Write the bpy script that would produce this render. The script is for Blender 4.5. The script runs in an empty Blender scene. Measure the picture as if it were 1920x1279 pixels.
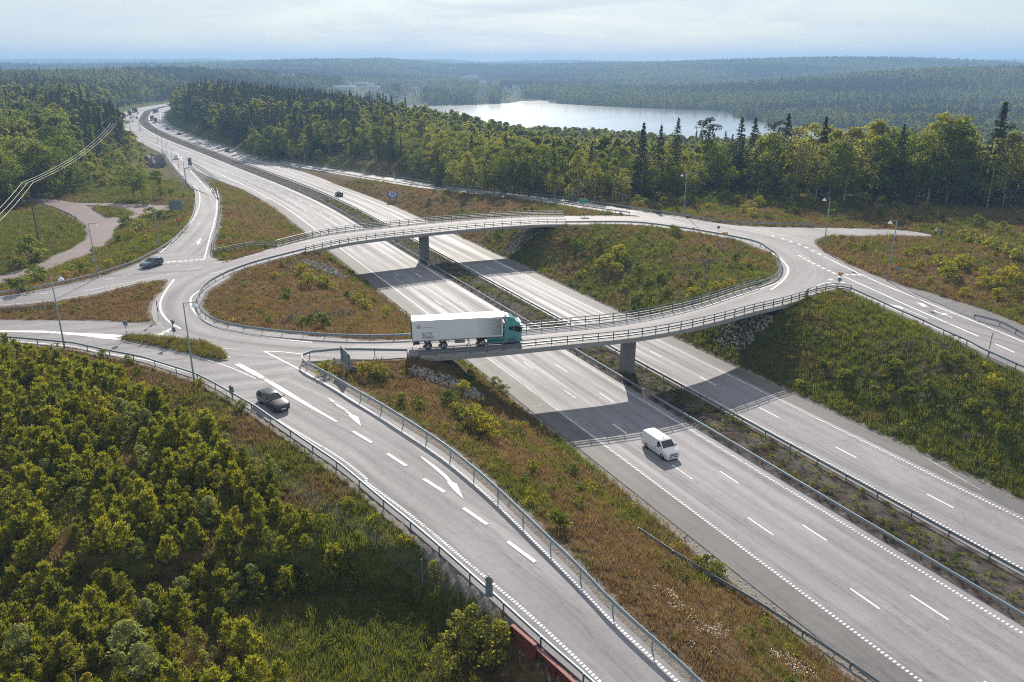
import bpy, bmesh, math, random
import numpy as np
from mathutils import Vector, Matrix, Euler
from mathutils.bvhtree import BVHTree
from mathutils.kdtree import KDTree
from mathutils.geometry import tessellate_polygon

random.seed(7); RNG = np.random.default_rng(7)
SC = bpy.context.scene; COL = SC.collection
R = math.radians

# ------------------------------------------------------------------ camera, sky, sun, exposure
FPX, CX, CY, HOR, CAMH = 1493.0, 960.0, 639.5, 120.0, 42.0
PITCH = math.atan((CY - HOR) / FPX)
cd = bpy.data.cameras.new("camera"); cam = bpy.data.objects.new("camera", cd); COL.objects.link(cam)
cam.location = (0, 0, CAMH); cam.rotation_euler = (math.pi / 2 - PITCH, 0, 0)
cd.sensor_width = 36; cd.lens = FPX / 1920 * 36; cd.clip_start = 0.5; cd.clip_end = 40000
SC.camera = cam

SUN_EL = 30.0
W = bpy.data.worlds.new("World"); SC.world = W; W.use_nodes = True
nt = W.node_tree; nt.nodes.clear()
sky = nt.nodes.new("ShaderNodeTexSky"); sky.sky_type = 'NISHITA'; sky.sun_disc = False
sky.sun_elevation = R(SUN_EL); sky.sun_rotation = 0.0
sky.air_density = 1.0; sky.dust_density = 0.5; sky.ozone_density = 2.5
tc = nt.nodes.new("ShaderNodeTexCoord"); mp = nt.nodes.new("ShaderNodeMapping")
mp.inputs['Scale'].default_value = (2.2, 1.4, 16.0); mp.inputs['Rotation'].default_value = (0.0, 0.10, 0.25)
nz = nt.nodes.new("ShaderNodeTexNoise"); nz.inputs['Scale'].default_value = 1.6; nz.inputs['Detail'].default_value = 7
nz.inputs['Roughness'].default_value = 0.6; nz.inputs['Distortion'].default_value = 0.6
cr = nt.nodes.new("ShaderNodeValToRGB"); cr.color_ramp.elements[0].position = 0.38; cr.color_ramp.elements[1].position = 0.70
cr.color_ramp.elements[0].color = (0.38, 0.38, 0.38, 1); cr.color_ramp.elements[1].color = (1, 1, 1, 1)
mx = nt.nodes.new("ShaderNodeMix"); mx.data_type = 'RGBA'
mx.inputs[7].default_value = (8.0, 8.3, 8.5, 1)
bg = nt.nodes.new("ShaderNodeBackground"); bg.inputs['Strength'].default_value = 0.071
out = nt.nodes.new("ShaderNodeOutputWorld")
nt.links.new(tc.outputs['Generated'], mp.inputs['Vector']); nt.links.new(mp.outputs['Vector'], nz.inputs['Vector'])
nt.links.new(nz.outputs['Fac'], cr.inputs['Fac']); nt.links.new(cr.outputs['Color'], mx.inputs[0])
nt.links.new(sky.outputs['Color'], mx.inputs[6]); nt.links.new(mx.outputs[2], bg.inputs['Color'])
nt.links.new(bg.outputs['Background'], out.inputs['Surface'])

sl = bpy.data.lights.new("sun", 'SUN'); sun = bpy.data.objects.new("sun", sl); COL.objects.link(sun)
sl.energy = 4.8; sl.angle = R(0.5); sl.color = (1.0, 0.92, 0.80)
sun.rotation_euler = (R(-(90 - SUN_EL)), 0, 0); sun.location = (0, 200, 200)
SC.view_settings.view_transform = 'Standard'; SC.view_settings.look = 'None'
SC.view_settings.exposure = 0.52; SC.view_settings.gamma = 1.0
cy = SC.cycles
cy.use_denoising = False; cy.denoising_prefilter = 'ACCURATE'; cy.filter_width = 1.1
cy.max_bounces = 7; cy.diffuse_bounces = 4; cy.glossy_bounces = 2; cy.transmission_bounces = 3; cy.volume_bounces = 0
cy.transparent_max_bounces = 6; cy.caustics_reflective = False; cy.caustics_refractive = False

# ------------------------------------------------------------------ helpers
def un(u, v, z=0.0):
    """ground point seen at photo pixel (u, v) if the surface lies at height z (a number or a function of x, y)"""
    r = (u - CX) / FPX; d = (v - CY) / FPX
    y = math.cos(PITCH) - d * math.sin(PITCH); zz = -(math.sin(PITCH) + d * math.cos(PITCH))
    if callable(z):
        h = 4.0
        for _ in range(12):
            t = (h - CAMH) / zz; h = z(r * t, y * t)
        return Vector((r * t, y * t, h))
    t = (z - CAMH) / zz
    return Vector((r * t, y * t, z))
def pr(p):
    Z = p[2] - CAMH
    dep = p[1] * math.cos(PITCH) - Z * math.sin(PITCH); up = p[1] * math.sin(PITCH) + Z * math.cos(PITCH)
    return CX + FPX * p[0] / dep, CY - FPX * up / dep
TAG = dict(T0=(0, 80), T1=(0, 340), T2=(480, 80), T3=(960, 80), T4=(1440, 80), T5=(480, 340), T6=(960, 340), T7=(1440, 340),
           S0=(0, 600), S1=(480, 600), S2=(960, 600), S3=(1440, 600), S4=(0, 900), S5=(560, 900), S6=(1100, 900))
def px(t, *p):
    x, y = TAG[t]; s = 3.375 if t in ('S4', 'S5', 'S6') else 3.996
    return [(x + a / s, y + b / s) for a, b in p]
def path(P, z): return [un(u, v, z) for u, v in P]

def resample(P, n=None, step=None, closed=False, smooth=True):
    """Catmull-Rom through P, then even spacing"""
    P = [Vector(p) for p in P]; D = []
    m = len(P)
    if m == 2 and not closed: smooth = False
    segs = m if closed else m - 1
    for i in range(segs):
        a = P[i]; b = P[(i + 1) % m]
        p0 = P[i - 1] if (i > 0 or closed) else a * 2 - b
        p3 = P[(i + 2) % m] if (i + 2 < m or closed) else b * 2 - a
        for k in range(10):
            t = k / 10
            if smooth:
                D.append(0.5 * ((2 * a) + (b - p0) * t + (2 * p0 - 5 * a + 4 * b - p3) * t * t + (3 * a - p0 - 3 * b + p3) * t ** 3))
            else: D.append(a.lerp(b, t))
    D.append(P[0].copy() if closed else P[-1].copy())
    A = np.array([list(p) for p in D]); L = np.r_[0, np.cumsum(np.linalg.norm(np.diff(A, axis=0), axis=1))]
    if n is None: n = max(2, int(round(L[-1] / step)) + 1)
    s = np.linspace(0, L[-1], n)
    B = np.c_[np.interp(s, L, A[:, 0]), np.interp(s, L, A[:, 1]), np.interp(s, L, A[:, 2])]
    if closed: B = B[:-1]
    return [Vector(b) for b in B]
def plen(P): return sum((P[i + 1] - P[i]).length for i in range(len(P) - 1))
def normals2(P, closed=False):
    N = []
    n = len(P)
    for i in range(n):
        a = P[(i - 1) % n] if (closed or i > 0) else P[i]; b = P[(i + 1) % n] if (closed or i < n - 1) else P[i]
        d = b - a; d.z = 0; d.normalize(); N.append(Vector((-d.y, d.x, 0)))
    return N
def offset(P, d, closed=False): return [p + n * d for p, n in zip(P, normals2(P, closed))]

class MB:
    def __init__(s): s.v = []; s.f = []; s.m = []; s.uv = {}
    def face(s, pts, m=0):
        i = len(s.v); s.v += [tuple(p) for p in pts]; s.f.append(tuple(range(i, i + len(pts)))); s.m.append(m)
    def box(s, c, d, M=None, m=0, taper=1.0):
        x, y, z = d[0] / 2, d[1] / 2, d[2] / 2; i = len(s.v)
        for sz in (-1, 1):
            k = 1.0 if sz < 0 else taper
            for sx, sy in ((-1, -1), (1, -1), (1, 1), (-1, 1)):
                p = Vector((c[0] + sx * x * k, c[1] + sy * y * k, c[2] + sz * z))
                s.v.append(tuple(M @ p if M else p))
        for q in ((3, 2, 1, 0), (4, 5, 6, 7), (0, 1, 5, 4), (1, 2, 6, 5), (2, 3, 7, 6), (3, 0, 4, 7)):
            s.f.append(tuple(i + k for k in q)); s.m.append(m)
    def tube(s, P, r, n=6, m=0, cap=True):
        P = [Vector(p) for p in P]; rr = r if isinstance(r, (list, tuple)) else [r] * len(P)
        i0 = len(s.v)
        for k, p in enumerate(P):
            a = P[max(0, k - 1)]; b = P[min(len(P) - 1, k + 1)]; t = (b - a).normalized()
            u = t.cross(Vector((0, 0, 1)));
            if u.length < 1e-3: u = Vector((1, 0, 0))
            u.normalize(); w = u.cross(t)
            for j in range(n):
                an = 2 * math.pi * j / n; s.v.append(tuple(p + (u * math.cos(an) + w * math.sin(an)) * rr[k]))
        for k in range(len(P) - 1):
            for j in range(n):
                a = i0 + k * n + j; b = i0 + k * n + (j + 1) % n
                s.f.append((a, b, b + n, a + n)); s.m.append(m)
        if cap:
            s.f.append(tuple(i0 + j for j in range(n))[::-1]); s.m.append(m)
            e = i0 + (len(P) - 1) * n; s.f.append(tuple(e + j for j in range(n))); s.m.append(m)
    def cyl(s, c, ax, r, L, n=16, m=0):
        c = Vector(c); ax = Vector(ax).normalized(); s.tube([c - ax * L / 2, c + ax * L / 2], r, n, m)
    def sweep(s, P, prof, m=0, closed=False, capped=True):
        """prof: (across, up) points, closed outline, swept along P"""
        N = normals2(P, closed); n = len(prof); i0 = len(s.v)
        for p, q in zip(P, N):
            for a, h in prof: s.v.append((p.x + q.x * a, p.y + q.y * a, p.z + h))
        K = len(P) if closed else len(P) - 1
        for k in range(K):
            k2 = (k + 1) % len(P)
            for j in range(n):
                j2 = (j + 1) % n
                s.f.append((i0 + k * n + j, i0 + k2 * n + j, i0 + k2 * n + j2, i0 + k * n + j2)); s.m.append(m)
        if not closed and capped:
            s.f.append(tuple(i0 + j for j in range(n))); s.m.append(m)
            e = i0 + (len(P) - 1) * n; s.f.append(tuple(e + j for j in range(n))[::-1]); s.m.append(m)
    def build(s, name, mats, parent=None, loc=None, smooth=False, bevel=0):
        me = bpy.data.meshes.new(name); me.from_pydata(s.v, [], s.f)
        for mt in (mats if isinstance(mats, (list, tuple)) else [mats]): me.materials.append(mt)
        if len(me.materials) > 1: me.polygons.foreach_set('material_index', s.m)
        if smooth: me.polygons.foreach_set('use_smooth', [True] * len(s.f))
        me.update()
        bm = bmesh.new(); bm.from_mesh(me); bmesh.ops.recalc_face_normals(bm, faces=bm.faces); bm.to_mesh(me); bm.free()
        o = bpy.data.objects.new(name, me); COL.objects.link(o)
        if parent: o.parent = parent
        if loc is not None: o.location = loc
        if bevel:
            b = o.modifiers.new("bevel", 'BEVEL'); b.width = bevel; b.segments = 2; b.limit_method = 'ANGLE'; b.angle_limit = R(28)
        return o
def tag(o, label=None, cat=None, group=None, kind=None):
    if label: o['label'] = label
    if cat: o['category'] = cat
    if group: o['group'] = group
    if kind: o['kind'] = kind
    return o
def empty(name, loc, rz=0, label=None, cat=None, group=None):
    o = bpy.data.objects.new(name, None); COL.objects.link(o); o.empty_display_size = 0.3
    o.location = loc; o.rotation_euler = (0, 0, rz); return tag(o, label, cat, group)
def copy_tree(o, parent=None):
    c = o.copy(); COL.objects.link(c)
    if parent: c.parent = parent
    for ch in o.children: copy_tree(ch, c)
    return c
def struct(o, label, cat='ground'): return tag(o, label, cat, None, 'structure')

# ------------------------------------------------------------------ materials
def new_mat(name):
    m = bpy.data.materials.new(name); m.use_nodes = True
    n = m.node_tree; b = n.nodes['Principled BSDF']; return m, n, b
def L(n, a, b): n.links.new(a, b)
def noise(n, scale, detail=4, rough=0.55, vec=None, dist=0.0):
    t = n.nodes.new("ShaderNodeTexNoise"); t.inputs['Scale'].default_value = scale; t.inputs['Detail'].default_value = detail
    t.inputs['Roughness'].default_value = rough; t.inputs['Distortion'].default_value = dist
    if vec is not None: L(n, vec, t.inputs['Vector'])
    return t.outputs['Fac']
def ramp(n, fac, stops):
    r = n.nodes.new("ShaderNodeValToRGB"); e = r.color_ramp.elements
    while len(e) < len(stops): e.new(0.5)
    for q, (p, c) in zip(e, stops):
        q.position = p; q.color = (c, c, c, 1) if not isinstance(c, (tuple, list)) else (*c[:3], 1)
    L(n, fac, r.inputs['Fac']); return r.outputs['Color']
def mixc(n, fac, a, b, mode='MIX'):
    x = n.nodes.new("ShaderNodeMix"); x.data_type = 'RGBA'; x.blend_type = mode
    for k, q in ((0, fac), (6, a), (7, b)):
        if hasattr(q, 'is_output'): L(n, q, x.inputs[k])
        elif k == 0: x.inputs[0].default_value = q
        else: x.inputs[k].default_value = (*q[:3], 1)
    return x.outputs[2]
def mathn(n, op, a, b=0.0):
    x = n.nodes.new("ShaderNodeMath"); x.operation = op
    for k, q in enumerate((a, b)):
        if hasattr(q, 'is_output'): L(n, q, x.inputs[k])
        else: x.inputs[k].default_value = q
    return x.outputs[0]
def objpos(n): return n.nodes.new("ShaderNodeNewGeometry").outputs['Position']
def bump(n, b, h, strength=0.3, dist=0.02):
    k = n.nodes.new("ShaderNodeBump"); k.inputs['Strength'].default_value = strength; k.inputs['Distance'].default_value = dist
    L(n, h, k.inputs['Height']); L(n, k.outputs['Normal'], b.inputs['Normal'])

def plain(name, c, rough=0.5, metal=0.0, var=0.15, scale=3.0, coat=0.0, spec=0.5):
    m, n, b = new_mat(name)
    tcn = n.nodes.new("ShaderNodeTexCoord"); f = noise(n, scale, 5, 0.6, tcn.outputs['Object'])
    lo = tuple(max(0, q * (1 - var)) for q in c); hi = tuple(min(1, q * (1 + var)) for q in c)
    L(n, mixc(n, f, lo, hi), b.inputs['Base Color'])
    b.inputs['Roughness'].default_value = rough; b.inputs['Metallic'].default_value = metal
    b.inputs['Coat Weight'].default_value = coat; b.inputs['Specular IOR Level'].default_value = spec
    return m
def asphalt(name, c, streak=0.25, rough=0.72):
    """c base grey; attribute 'lane' = (across m, along m) for wheel-track wear"""
    m, n, b = new_mat(name)
    a = n.nodes.new("ShaderNodeAttribute"); a.attribute_name = 'lane'
    mp = n.nodes.new("ShaderNodeMapping"); mp.inputs['Scale'].default_value = (0.62, 0.012, 1); L(n, a.outputs['Vector'], mp.inputs['Vector'])
    s1 = noise(n, 1.0, 3, 0.5, mp.outputs['Vector'])
    p = objpos(n)
    s2 = noise(n, 0.09, 5, 0.6, p); s3 = noise(n, 9.0, 3, 0.7, p); s4 = noise(n, 1.4, 4, 0.65, p)
    f = mathn(n, 'ADD', mathn(n, 'MULTIPLY', mathn(n, 'SUBTRACT', s1, 0.5), streak * 3.2), 0.5)
    col = mixc(n, f, tuple(q * 0.66 for q in c), tuple(q * 1.34 for q in c))
    col = mixc(n, 0.5, col, ramp(n, s2, [(0.3, 0.62), (0.7, 1.0)]), 'MULTIPLY')
    col = mixc(n, 0.55, col, ramp(n, s3, [(0.25, 0.55), (0.75, 1.2)]), 'MULTIPLY')
    col = mixc(n, 0.35, col, ramp(n, s4, [(0.3, 0.7), (0.7, 1.1)]), 'MULTIPLY')
    mp2 = n.nodes.new("ShaderNodeMapping"); mp2.inputs['Scale'].default_value = (0.9, 0.05, 1); L(n, a.outputs['Vector'], mp2.inputs['Vector'])
    cr1 = mathn(n, 'ABSOLUTE', mathn(n, 'SUBTRACT', noise(n, 0.55, 5, 0.55, mp2.outputs['Vector'], 0.4), 0.5))
    cr2 = mathn(n, 'ABSOLUTE', mathn(n, 'SUBTRACT', noise(n, 0.12, 6, 0.6, p, 0.6), 0.5))
    col = mixc(n, 0.55, col, ramp(n, cr1, [(0.004, 0.62), (0.016, 1.0)]), 'MULTIPLY')
    col = mixc(n, 0.45, col, ramp(n, cr2, [(0.002, 0.60), (0.007, 1.0)]), 'MULTIPLY')
    pt = n.nodes.new("ShaderNodeTexVoronoi"); pt.inputs['Scale'].default_value = 0.05; L(n, p, pt.inputs['Vector'])
    col = mixc(n, 0.22, col, ramp(n, pt.outputs['Color'], [(0.2, 0.75), (0.8, 1.15)]), 'MULTIPLY')
    L(n, col, b.inputs['Base Color'])
    L(n, ramp(n, f, [(0.2, rough + 0.1), (0.8, rough - 0.1)]), b.inputs['Roughness'])
    b.inputs['Specular IOR Level'].default_value = 0.32
    bump(n, b, noise(n, 30, 2, 0.6, p), 0.25, 0.01)
    return m
def leafmat(name, c1, c2, trans=0.45, rough=0.55, spread=1.0, tint=False, c3=None):
    m, n, b = new_mat(name)
    oi = n.nodes.new("ShaderNodeObjectInfo"); geo = n.nodes.new("ShaderNodeNewGeometry")
    f = mathn(n, 'ADD', mathn(n, 'MULTIPLY', oi.outputs['Random'], 0.6 * spread), mathn(n, 'MULTIPLY', geo.outputs['Random Per Island'], 0.4))
    col = mixc(n, f, c1, c2)
    if tint:
        at = n.nodes.new("ShaderNodeAttribute"); at.attribute_type = 'INSTANCER'; at.attribute_name = 'tint'
        col2 = mixc(n, f, c3[0], c3[1]); col = mixc(n, at.outputs['Fac'], col2, col)
    L(n, col, b.inputs['Base Color']); b.inputs['Roughness'].default_value = 0.7; b.inputs['Specular IOR Level'].default_value = 0.12
    tr = n.nodes.new("ShaderNodeBsdfTranslucent"); L(n, mixc(n, 1.0, col, (1.4, 1.36, 1.0) if tint else (2.1, 2.05, 0.80), 'MULTIPLY'), tr.inputs['Color'])
    ms = n.nodes.new("ShaderNodeMixShader"); ms.inputs[0].default_value = trans
    o = n.nodes['Material Output']; L(n, b.outputs[0], ms.inputs[1]); L(n, tr.outputs[0], ms.inputs[2]); L(n, ms.outputs[0], o.inputs['Surface'])
    return m
M = {}
M['asphalt'] = asphalt('asphalt_motorway', (0.302, 0.290, 0.312), 0.50)
M['asphalt_ring'] = asphalt('asphalt_upper', (0.300, 0.284, 0.300), 0.38)
M['asphalt_dark'] = asphalt('asphalt_shoulder', (0.180, 0.174, 0.176), 0.12)
M['asphalt_path'] = asphalt('asphalt_path', (0.235, 0.180, 0.178), 0.1)
def paintmat(name, c, wear):
    m, n, b = new_mat(name); p = objpos(n); f = noise(n, 2.6, 6, 0.75, p); g_ = noise(n, 0.25, 3, 0.5, p)
    k = ramp(n, mathn(n, 'ADD', f, mathn(n, 'MULTIPLY', mathn(n, 'SUBTRACT', g_, 0.5), 0.6)), [(wear, 0.0), (wear + 0.16, 1.0)])
    L(n, mixc(n, k, (0.24, 0.23, 0.235), c), b.inputs['Base Color']); b.inputs['Roughness'].default_value = 0.8; b.inputs['Specular IOR Level'].default_value = 0.2; return m
M['paint'] = paintmat('road_paint', (0.80, 0.79, 0.77), 0.28)
M['paintworn'] = paintmat('road_paint_worn', (0.50, 0.48, 0.46), 0.42)
M['steel'] = plain('galvanised_steel', (0.25, 0.30, 0.33), 0.55, 0.35, var=0.22)
M['steel_dark'] = plain('weathered_steel', (0.17, 0.19, 0.20), 0.5, 0.6, var=0.25)
M['concrete'] = plain('concrete', (0.30, 0.29, 0.275), 0.85, var=0.3, scale=1.2)
M['concrete_dark'] = plain('stained_concrete', (0.22, 0.215, 0.21), 0.85, var=0.35, scale=0.9)
M['stone'] = plain('riprap_stone', (0.27, 0.25, 0.23), 0.9, var=0.35, scale=2)
M['rock'] = plain('bare_rock', (0.17, 0.16, 0.155), 0.9, var=0.55, scale=0.7)
M['black'] = plain('black_rubber', (0.018, 0.018, 0.02), 0.7, var=0.2)
M['darkplastic'] = plain('dark_plastic', (0.03, 0.032, 0.036), 0.45, var=0.2)
M['glass'] = plain('tinted_glass', (0.012, 0.02, 0.024), 0.05, var=0.1, spec=0.8)
M['rim'] = plain('alloy_rim', (0.55, 0.56, 0.58), 0.3, 0.8, var=0.1)
M['lamp'] = plain('headlamp', (0.8, 0.82, 0.84), 0.12, 0.2, var=0.05)
M['tail'] = plain('tail_lamp', (0.45, 0.02, 0.02), 0.2, var=0.1)
M['white'] = plain('white_paint', (0.80, 0.80, 0.79), 0.28, var=0.04, coat=0.6)
M['trailer'] = plain('trailer_white', (0.78, 0.79, 0.80), 0.45, var=0.04, scale=0.7)
M['teal'] = plain('teal_paint', (0.105, 0.33, 0.345), 0.28, var=0.06, coat=0.7)
M['teal_dark'] = plain('dark_teal_paint', (0.02, 0.17, 0.17), 0.4, var=0.1)  # darker teal for the lorry's bumper and side skirts
M['car_black'] = plain('dark_car_paint', (0.010, 0.012, 0.016), 0.3, 0.0, var=0.1, coat=0.35)
M['car_grey'] = plain('grey_car_paint', (0.10, 0.12, 0.15), 0.25, 0.5, var=0.1, coat=1.0)
M['car_white'] = plain('pale_car_paint', (0.62, 0.64, 0.66), 0.25, 0.2, var=0.05, coat=1.0)
M['car_red'] = plain('dark_red_car_paint', (0.10, 0.02, 0.02), 0.25, 0.2, var=0.05, coat=1.0)
M['signblue'] = plain('sign_blue', (0.02, 0.13, 0.42), 0.4, var=0.06)
M['signgreen'] = plain('sign_green', (0.02, 0.30, 0.24), 0.4, var=0.06)
M['signyellow'] = plain('sign_yellow', (0.75, 0.38, 0.03), 0.4, var=0.06)
M['signred'] = plain('sign_red', (0.58, 0.045, 0.015), 0.4, var=0.06)
M['signorange'] = plain('sign_orange', (0.70, 0.16, 0.02), 0.4, var=0.06)
M['signback'] = plain('sign_back', (0.17, 0.20, 0.22), 0.6, 0.1, var=0.2)
M['barrier'] = plain('red_timber', (0.115, 0.026, 0.022), 0.8, var=0.35, scale=2.5)
M['barrier_cap'] = plain('faded_timber_cap', (0.30, 0.13, 0.11), 0.8, var=0.3, scale=2.5)
M['wood'] = plain('old_pole_wood', (0.10, 0.075, 0.055), 0.9, var=0.3, scale=4)
M['bark'] = plain('bark', (0.075, 0.06, 0.05), 0.95, var=0.4, scale=6)
M['birchbark'] = plain('birch_bark', (0.48, 0.46, 0.43), 0.8, var=0.35, scale=9)
M['pinebark'] = plain('pine_bark', (0.16, 0.085, 0.05), 0.9, var=0.4, scale=6)
M['wire'] = plain('bare_wire', (0.55, 0.50, 0.42), 0.35, 0.7, var=0.1)
M['skin'] = plain('skin', (0.42, 0.27, 0.2), 0.6, var=0.05)
M['clothwhite'] = plain('white_cloth', (0.72, 0.73, 0.75), 0.9, var=0.08)
M['clothdark'] = plain('dark_cloth', (0.022, 0.023, 0.028), 0.9, var=0.15)
M['clothgrey'] = plain('grey_cloth', (0.11, 0.12, 0.12), 0.9, var=0.12)
M['clothblue'] = plain('blue_cloth', (0.05, 0.075, 0.15), 0.9, var=0.12)
M['wallwhite'] = plain('house_white', (0.74, 0.72, 0.69), 0.8, var=0.08)
M['roofred'] = plain('roof_tile', (0.26, 0.12, 0.09), 0.8, var=0.2)
M['roofgrey'] = plain('roof_grey', (0.30, 0.31, 0.32), 0.7, var=0.15)
M['leaf_a'] = leafmat('leaf_mid', (0.055, 0.084, 0.014), (0.145, 0.165, 0.034), 0.55)
M['leaf_b'] = leafmat('leaf_pale', (0.110, 0.130, 0.028), (0.245, 0.232, 0.065), 0.55)
M['leaf_silver'] = leafmat('leaf_silver', (0.13, 0.155, 0.06), (0.25, 0.265, 0.12), 0.45)
M['leaf_yellow'] = leafmat('leaf_yellow', (0.14, 0.15, 0.018), (0.27, 0.24, 0.035), 0.55)
M['needle'] = leafmat('spruce_needles', (0.022, 0.038, 0.014), (0.060, 0.072, 0.022), 0.2)
M['needle_pine'] = leafmat('pine_needles', (0.040, 0.055, 0.024), (0.085, 0.085, 0.036), 0.2)
M['needle_young'] = leafmat('young_pine_needles', (0.098, 0.112, 0.014), (0.245, 0.240, 0.036), 0.58)
M['grass'] = leafmat('grass_blades', (0.070, 0.092, 0.014), (0.180, 0.188, 0.034), 0.5, tint=True, c3=((0.118, 0.076, 0.036), (0.255, 0.172, 0.090)))
M['weed'] = leafmat('weed_leaves', (0.055, 0.085, 0.016), (0.15, 0.165, 0.03), 0.45)
M['lupin'] = plain('lupin_purple', (0.17, 0.12, 0.22), 0.8, var=0.2)
M['lupinpink'] = plain('lupin_pink', (0.45, 0.27, 0.29), 0.8, var=0.25)
M['flowerwhite'] = plain('white_flowers', (0.72, 0.66, 0.58), 0.8, var=0.1)

# ------------------------------------------------------------------ road layout (world metres, z up)
ZR = 7.4
lerp = lambda a, b, t: a + (b - a) * min(1.0, max(0.0, t))
zC = lambda x, y: lerp(ZR, 5.0, (76 - y) / 42)          # foreground slip road falling towards us
zD = lambda x, y: lerp(ZR, 0.15, (y - 172) / 118)        # far exit ramp
zO = lambda x, y: lerp(ZR, 0.10, (y - 198) / 112)        # far entry ramp
zH = lambda x, y: lerp(ZR, 6.8, (122 - y) / 36)          # right side road
zI = lambda x, y: ZR + 0.2 * min(1, max(0, (x - 60) / 30))
zW = lambda x, y: ZR
zJ = lambda x, y: 3.9

DY = [(-200, 0), (250, 0), (290, -3.5), (335, -10), (410, -20), (488, -31), (547, -36.5), (600, -39), (650, -38), (700, -34), (780, -26), (850, -8), (950, 30), (1100, 110), (1300, 240)]
_dy = np.array(DY, float)
_yy = np.linspace(-200, 1300, 1501); _dd = np.interp(_yy, _dy[:, 0], _dy[:, 1])
_k = np.ones(41) / 41; _dd = np.convolve(np.pad(_dd, 20, mode='edge'), _k, 'valid')
def mwx(x0, y): return x0 - 0.4965 * y + np.interp(y, _yy, _dd)
def mline(x0, y0, y1, step=4.0, z=0.0):
    n = max(2, int((y1 - y0) / step) + 1)
    return [Vector((float(mwx(x0, y)), float(y), z)) for y in np.linspace(y0, y1, n)]

PAVE = {}   # name -> (object, sample points)
def add_lane_attr(me, pts):
    at = me.attributes.new('lane', 'FLOAT_VECTOR', 'POINT'); at.data.foreach_set('vector', np.array(pts, np.float32).ravel())
def strip(name, Lp, Rp, mat, dz=0.0, skirt=0.35, n_across=1):
    n = len(Lp); V = []; UV = []; F = []; s = 0
    k = n_across + 1
    for i in range(n):
        if i: s += ((Lp[i] + Rp[i]) / 2 - (Lp[i - 1] + Rp[i - 1]) / 2).length
        w = (Rp[i] - Lp[i]).length
        for j in range(k):
            p = Lp[i].lerp(Rp[i], j / n_across); V.append((p.x, p.y, p.z + dz)); UV.append((w * j / n_across, s, 0))
    for i in range(n - 1):
        for j in range(n_across): a = i * k + j; F.append((a, a + 1, a + k + 1, a + k))
    if skirt:
        for side in (0, k - 1):
            b0 = len(V)
            for i in range(n):
                x, y, z = V[i * k + side]; V.append((x, y, z - skirt)); UV.append(UV[i * k + side])
            for i in range(n - 1): F.append((i * k + side, (i + 1) * k + side, b0 + i + 1, b0 + i))
    me = bpy.data.meshes.new(name); me.from_pydata(V, [], F); me.materials.append(mat); add_lane_attr(me, UV); me.update()
    bm = bmesh.new(); bm.from_mesh(me); bmesh.ops.recalc_face_normals(bm, faces=bm.faces)
    for f in bm.faces:
        if abs(f.normal.z) > 0.5 and f.normal.z < 0: f.normal_flip()
    bm.to_mesh(me); bm.free()
    o = bpy.data.objects.new(name, me); COL.objects.link(o); return o
def poly_sheet(name, P, mat, dz=0.0, skirt=0.35, zf=None, direction=(0.7, 0.7)):
    tri = tessellate_polygon([[Vector((p.x, p.y, 0)) for p in P]])
    V = [(p.x, p.y, p.z + dz) for p in P]; n = len(P); F = [tuple(t) for t in tri]
    if skirt:
        V += [(p.x, p.y, p.z + dz - skirt) for p in P]; F += [(i, (i + 1) % n, n + (i + 1) % n, n + i) for i in range(n)]
    me = bpy.data.meshes.new(name); me.from_pydata(V, [], F); me.materials.append(mat)
    add_lane_attr(me, [(-v[0] * direction[1] + v[1] * direction[0], v[0] * direction[0] + v[1] * direction[1], 0) for v in V]); me.update()
    bm = bmesh.new(); bm.from_mesh(me)
    for f in bm.faces:
        f.normal_update()
        if f.normal.z < -0.5: f.normal_flip()
    bm.to_mesh(me); bm.free()
    o = bpy.data.objects.new(name, me); COL.objects.link(o); return o
def inside(P, X, Y):
    c = np.zeros(X.shape, bool); n = len(P)
    for i in range(n):
        a = P[i]; b = P[(i + 1) % n]
        if a[1] == b[1]: continue
        q = ((a[1] > Y) != (b[1] > Y)) & (X < (b[0] - a[0]) * (Y - a[1]) / (b[1] - a[1]) + a[0]); c ^= q
    return c
def sample_poly(P, zf, step=0.9):
    A = np.array([(p[0], p[1]) for p in P]); lo = A.min(0); hi = A.max(0)
    X, Y = np.meshgrid(np.arange(lo[0], hi[0], step), np.arange(lo[1], hi[1], step))
    q = inside(P, X, Y); pts = [(x, y, zf(x, y)) for x, y in zip(X[q], Y[q])]
    for i in range(len(P)):
        a = P[i]; b = P[(i + 1) % len(P)]; m = max(1, int((Vector((a[0], a[1])) - Vector((b[0], b[1]))).length / step))
        for k in range(m):
            x = a[0] + (b[0] - a[0]) * k / m; y = a[1] + (b[1] - a[1]) * k / m; pts.append((x, y, zf(x, y)))
    return pts

# --- roundabout loop
INN = [(668, 639), (768, 637), (880, 630), (990, 620), (1067, 613), (1140, 606), (1210, 595), (1280, 580), (1325, 568), (1385, 548), (1435, 533), (1457, 523), (1467, 505), (1462, 490), (1455, 480), (1440, 471), (1415, 457), (1325, 439), (1260, 429), (1185, 421), (1073, 421), (1020, 421), (960, 424), (866, 431), (786, 439), (721, 446), (656, 455), (590, 468), (525, 484), (480, 496), (450, 506), (420, 518), (390, 535), (373, 553), (368, 573), (375, 590), (390, 603), (425, 615), (480, 625), (560, 633)]
ring_in = resample(path(INN, ZR), n=321, closed=True)
for _ in range(6):
    ring_in = [(ring_in[i - 1] + ring_in[i] * 2 + ring_in[(i + 1) % 320]) / 4 for i in range(320)]
wid = np.array([6.3 if p.x < -38 and p.y < 150 else 6.8 if (p.y < 128 and -20 < p.x < 33) else (10.8 if (p.y > 158 and -46 < p.x < 30) else 8.5) for p in ring_in])
for _ in range(30): wid = (np.roll(wid, 1) + wid * 2 + np.roll(wid, -1)) / 4
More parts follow.
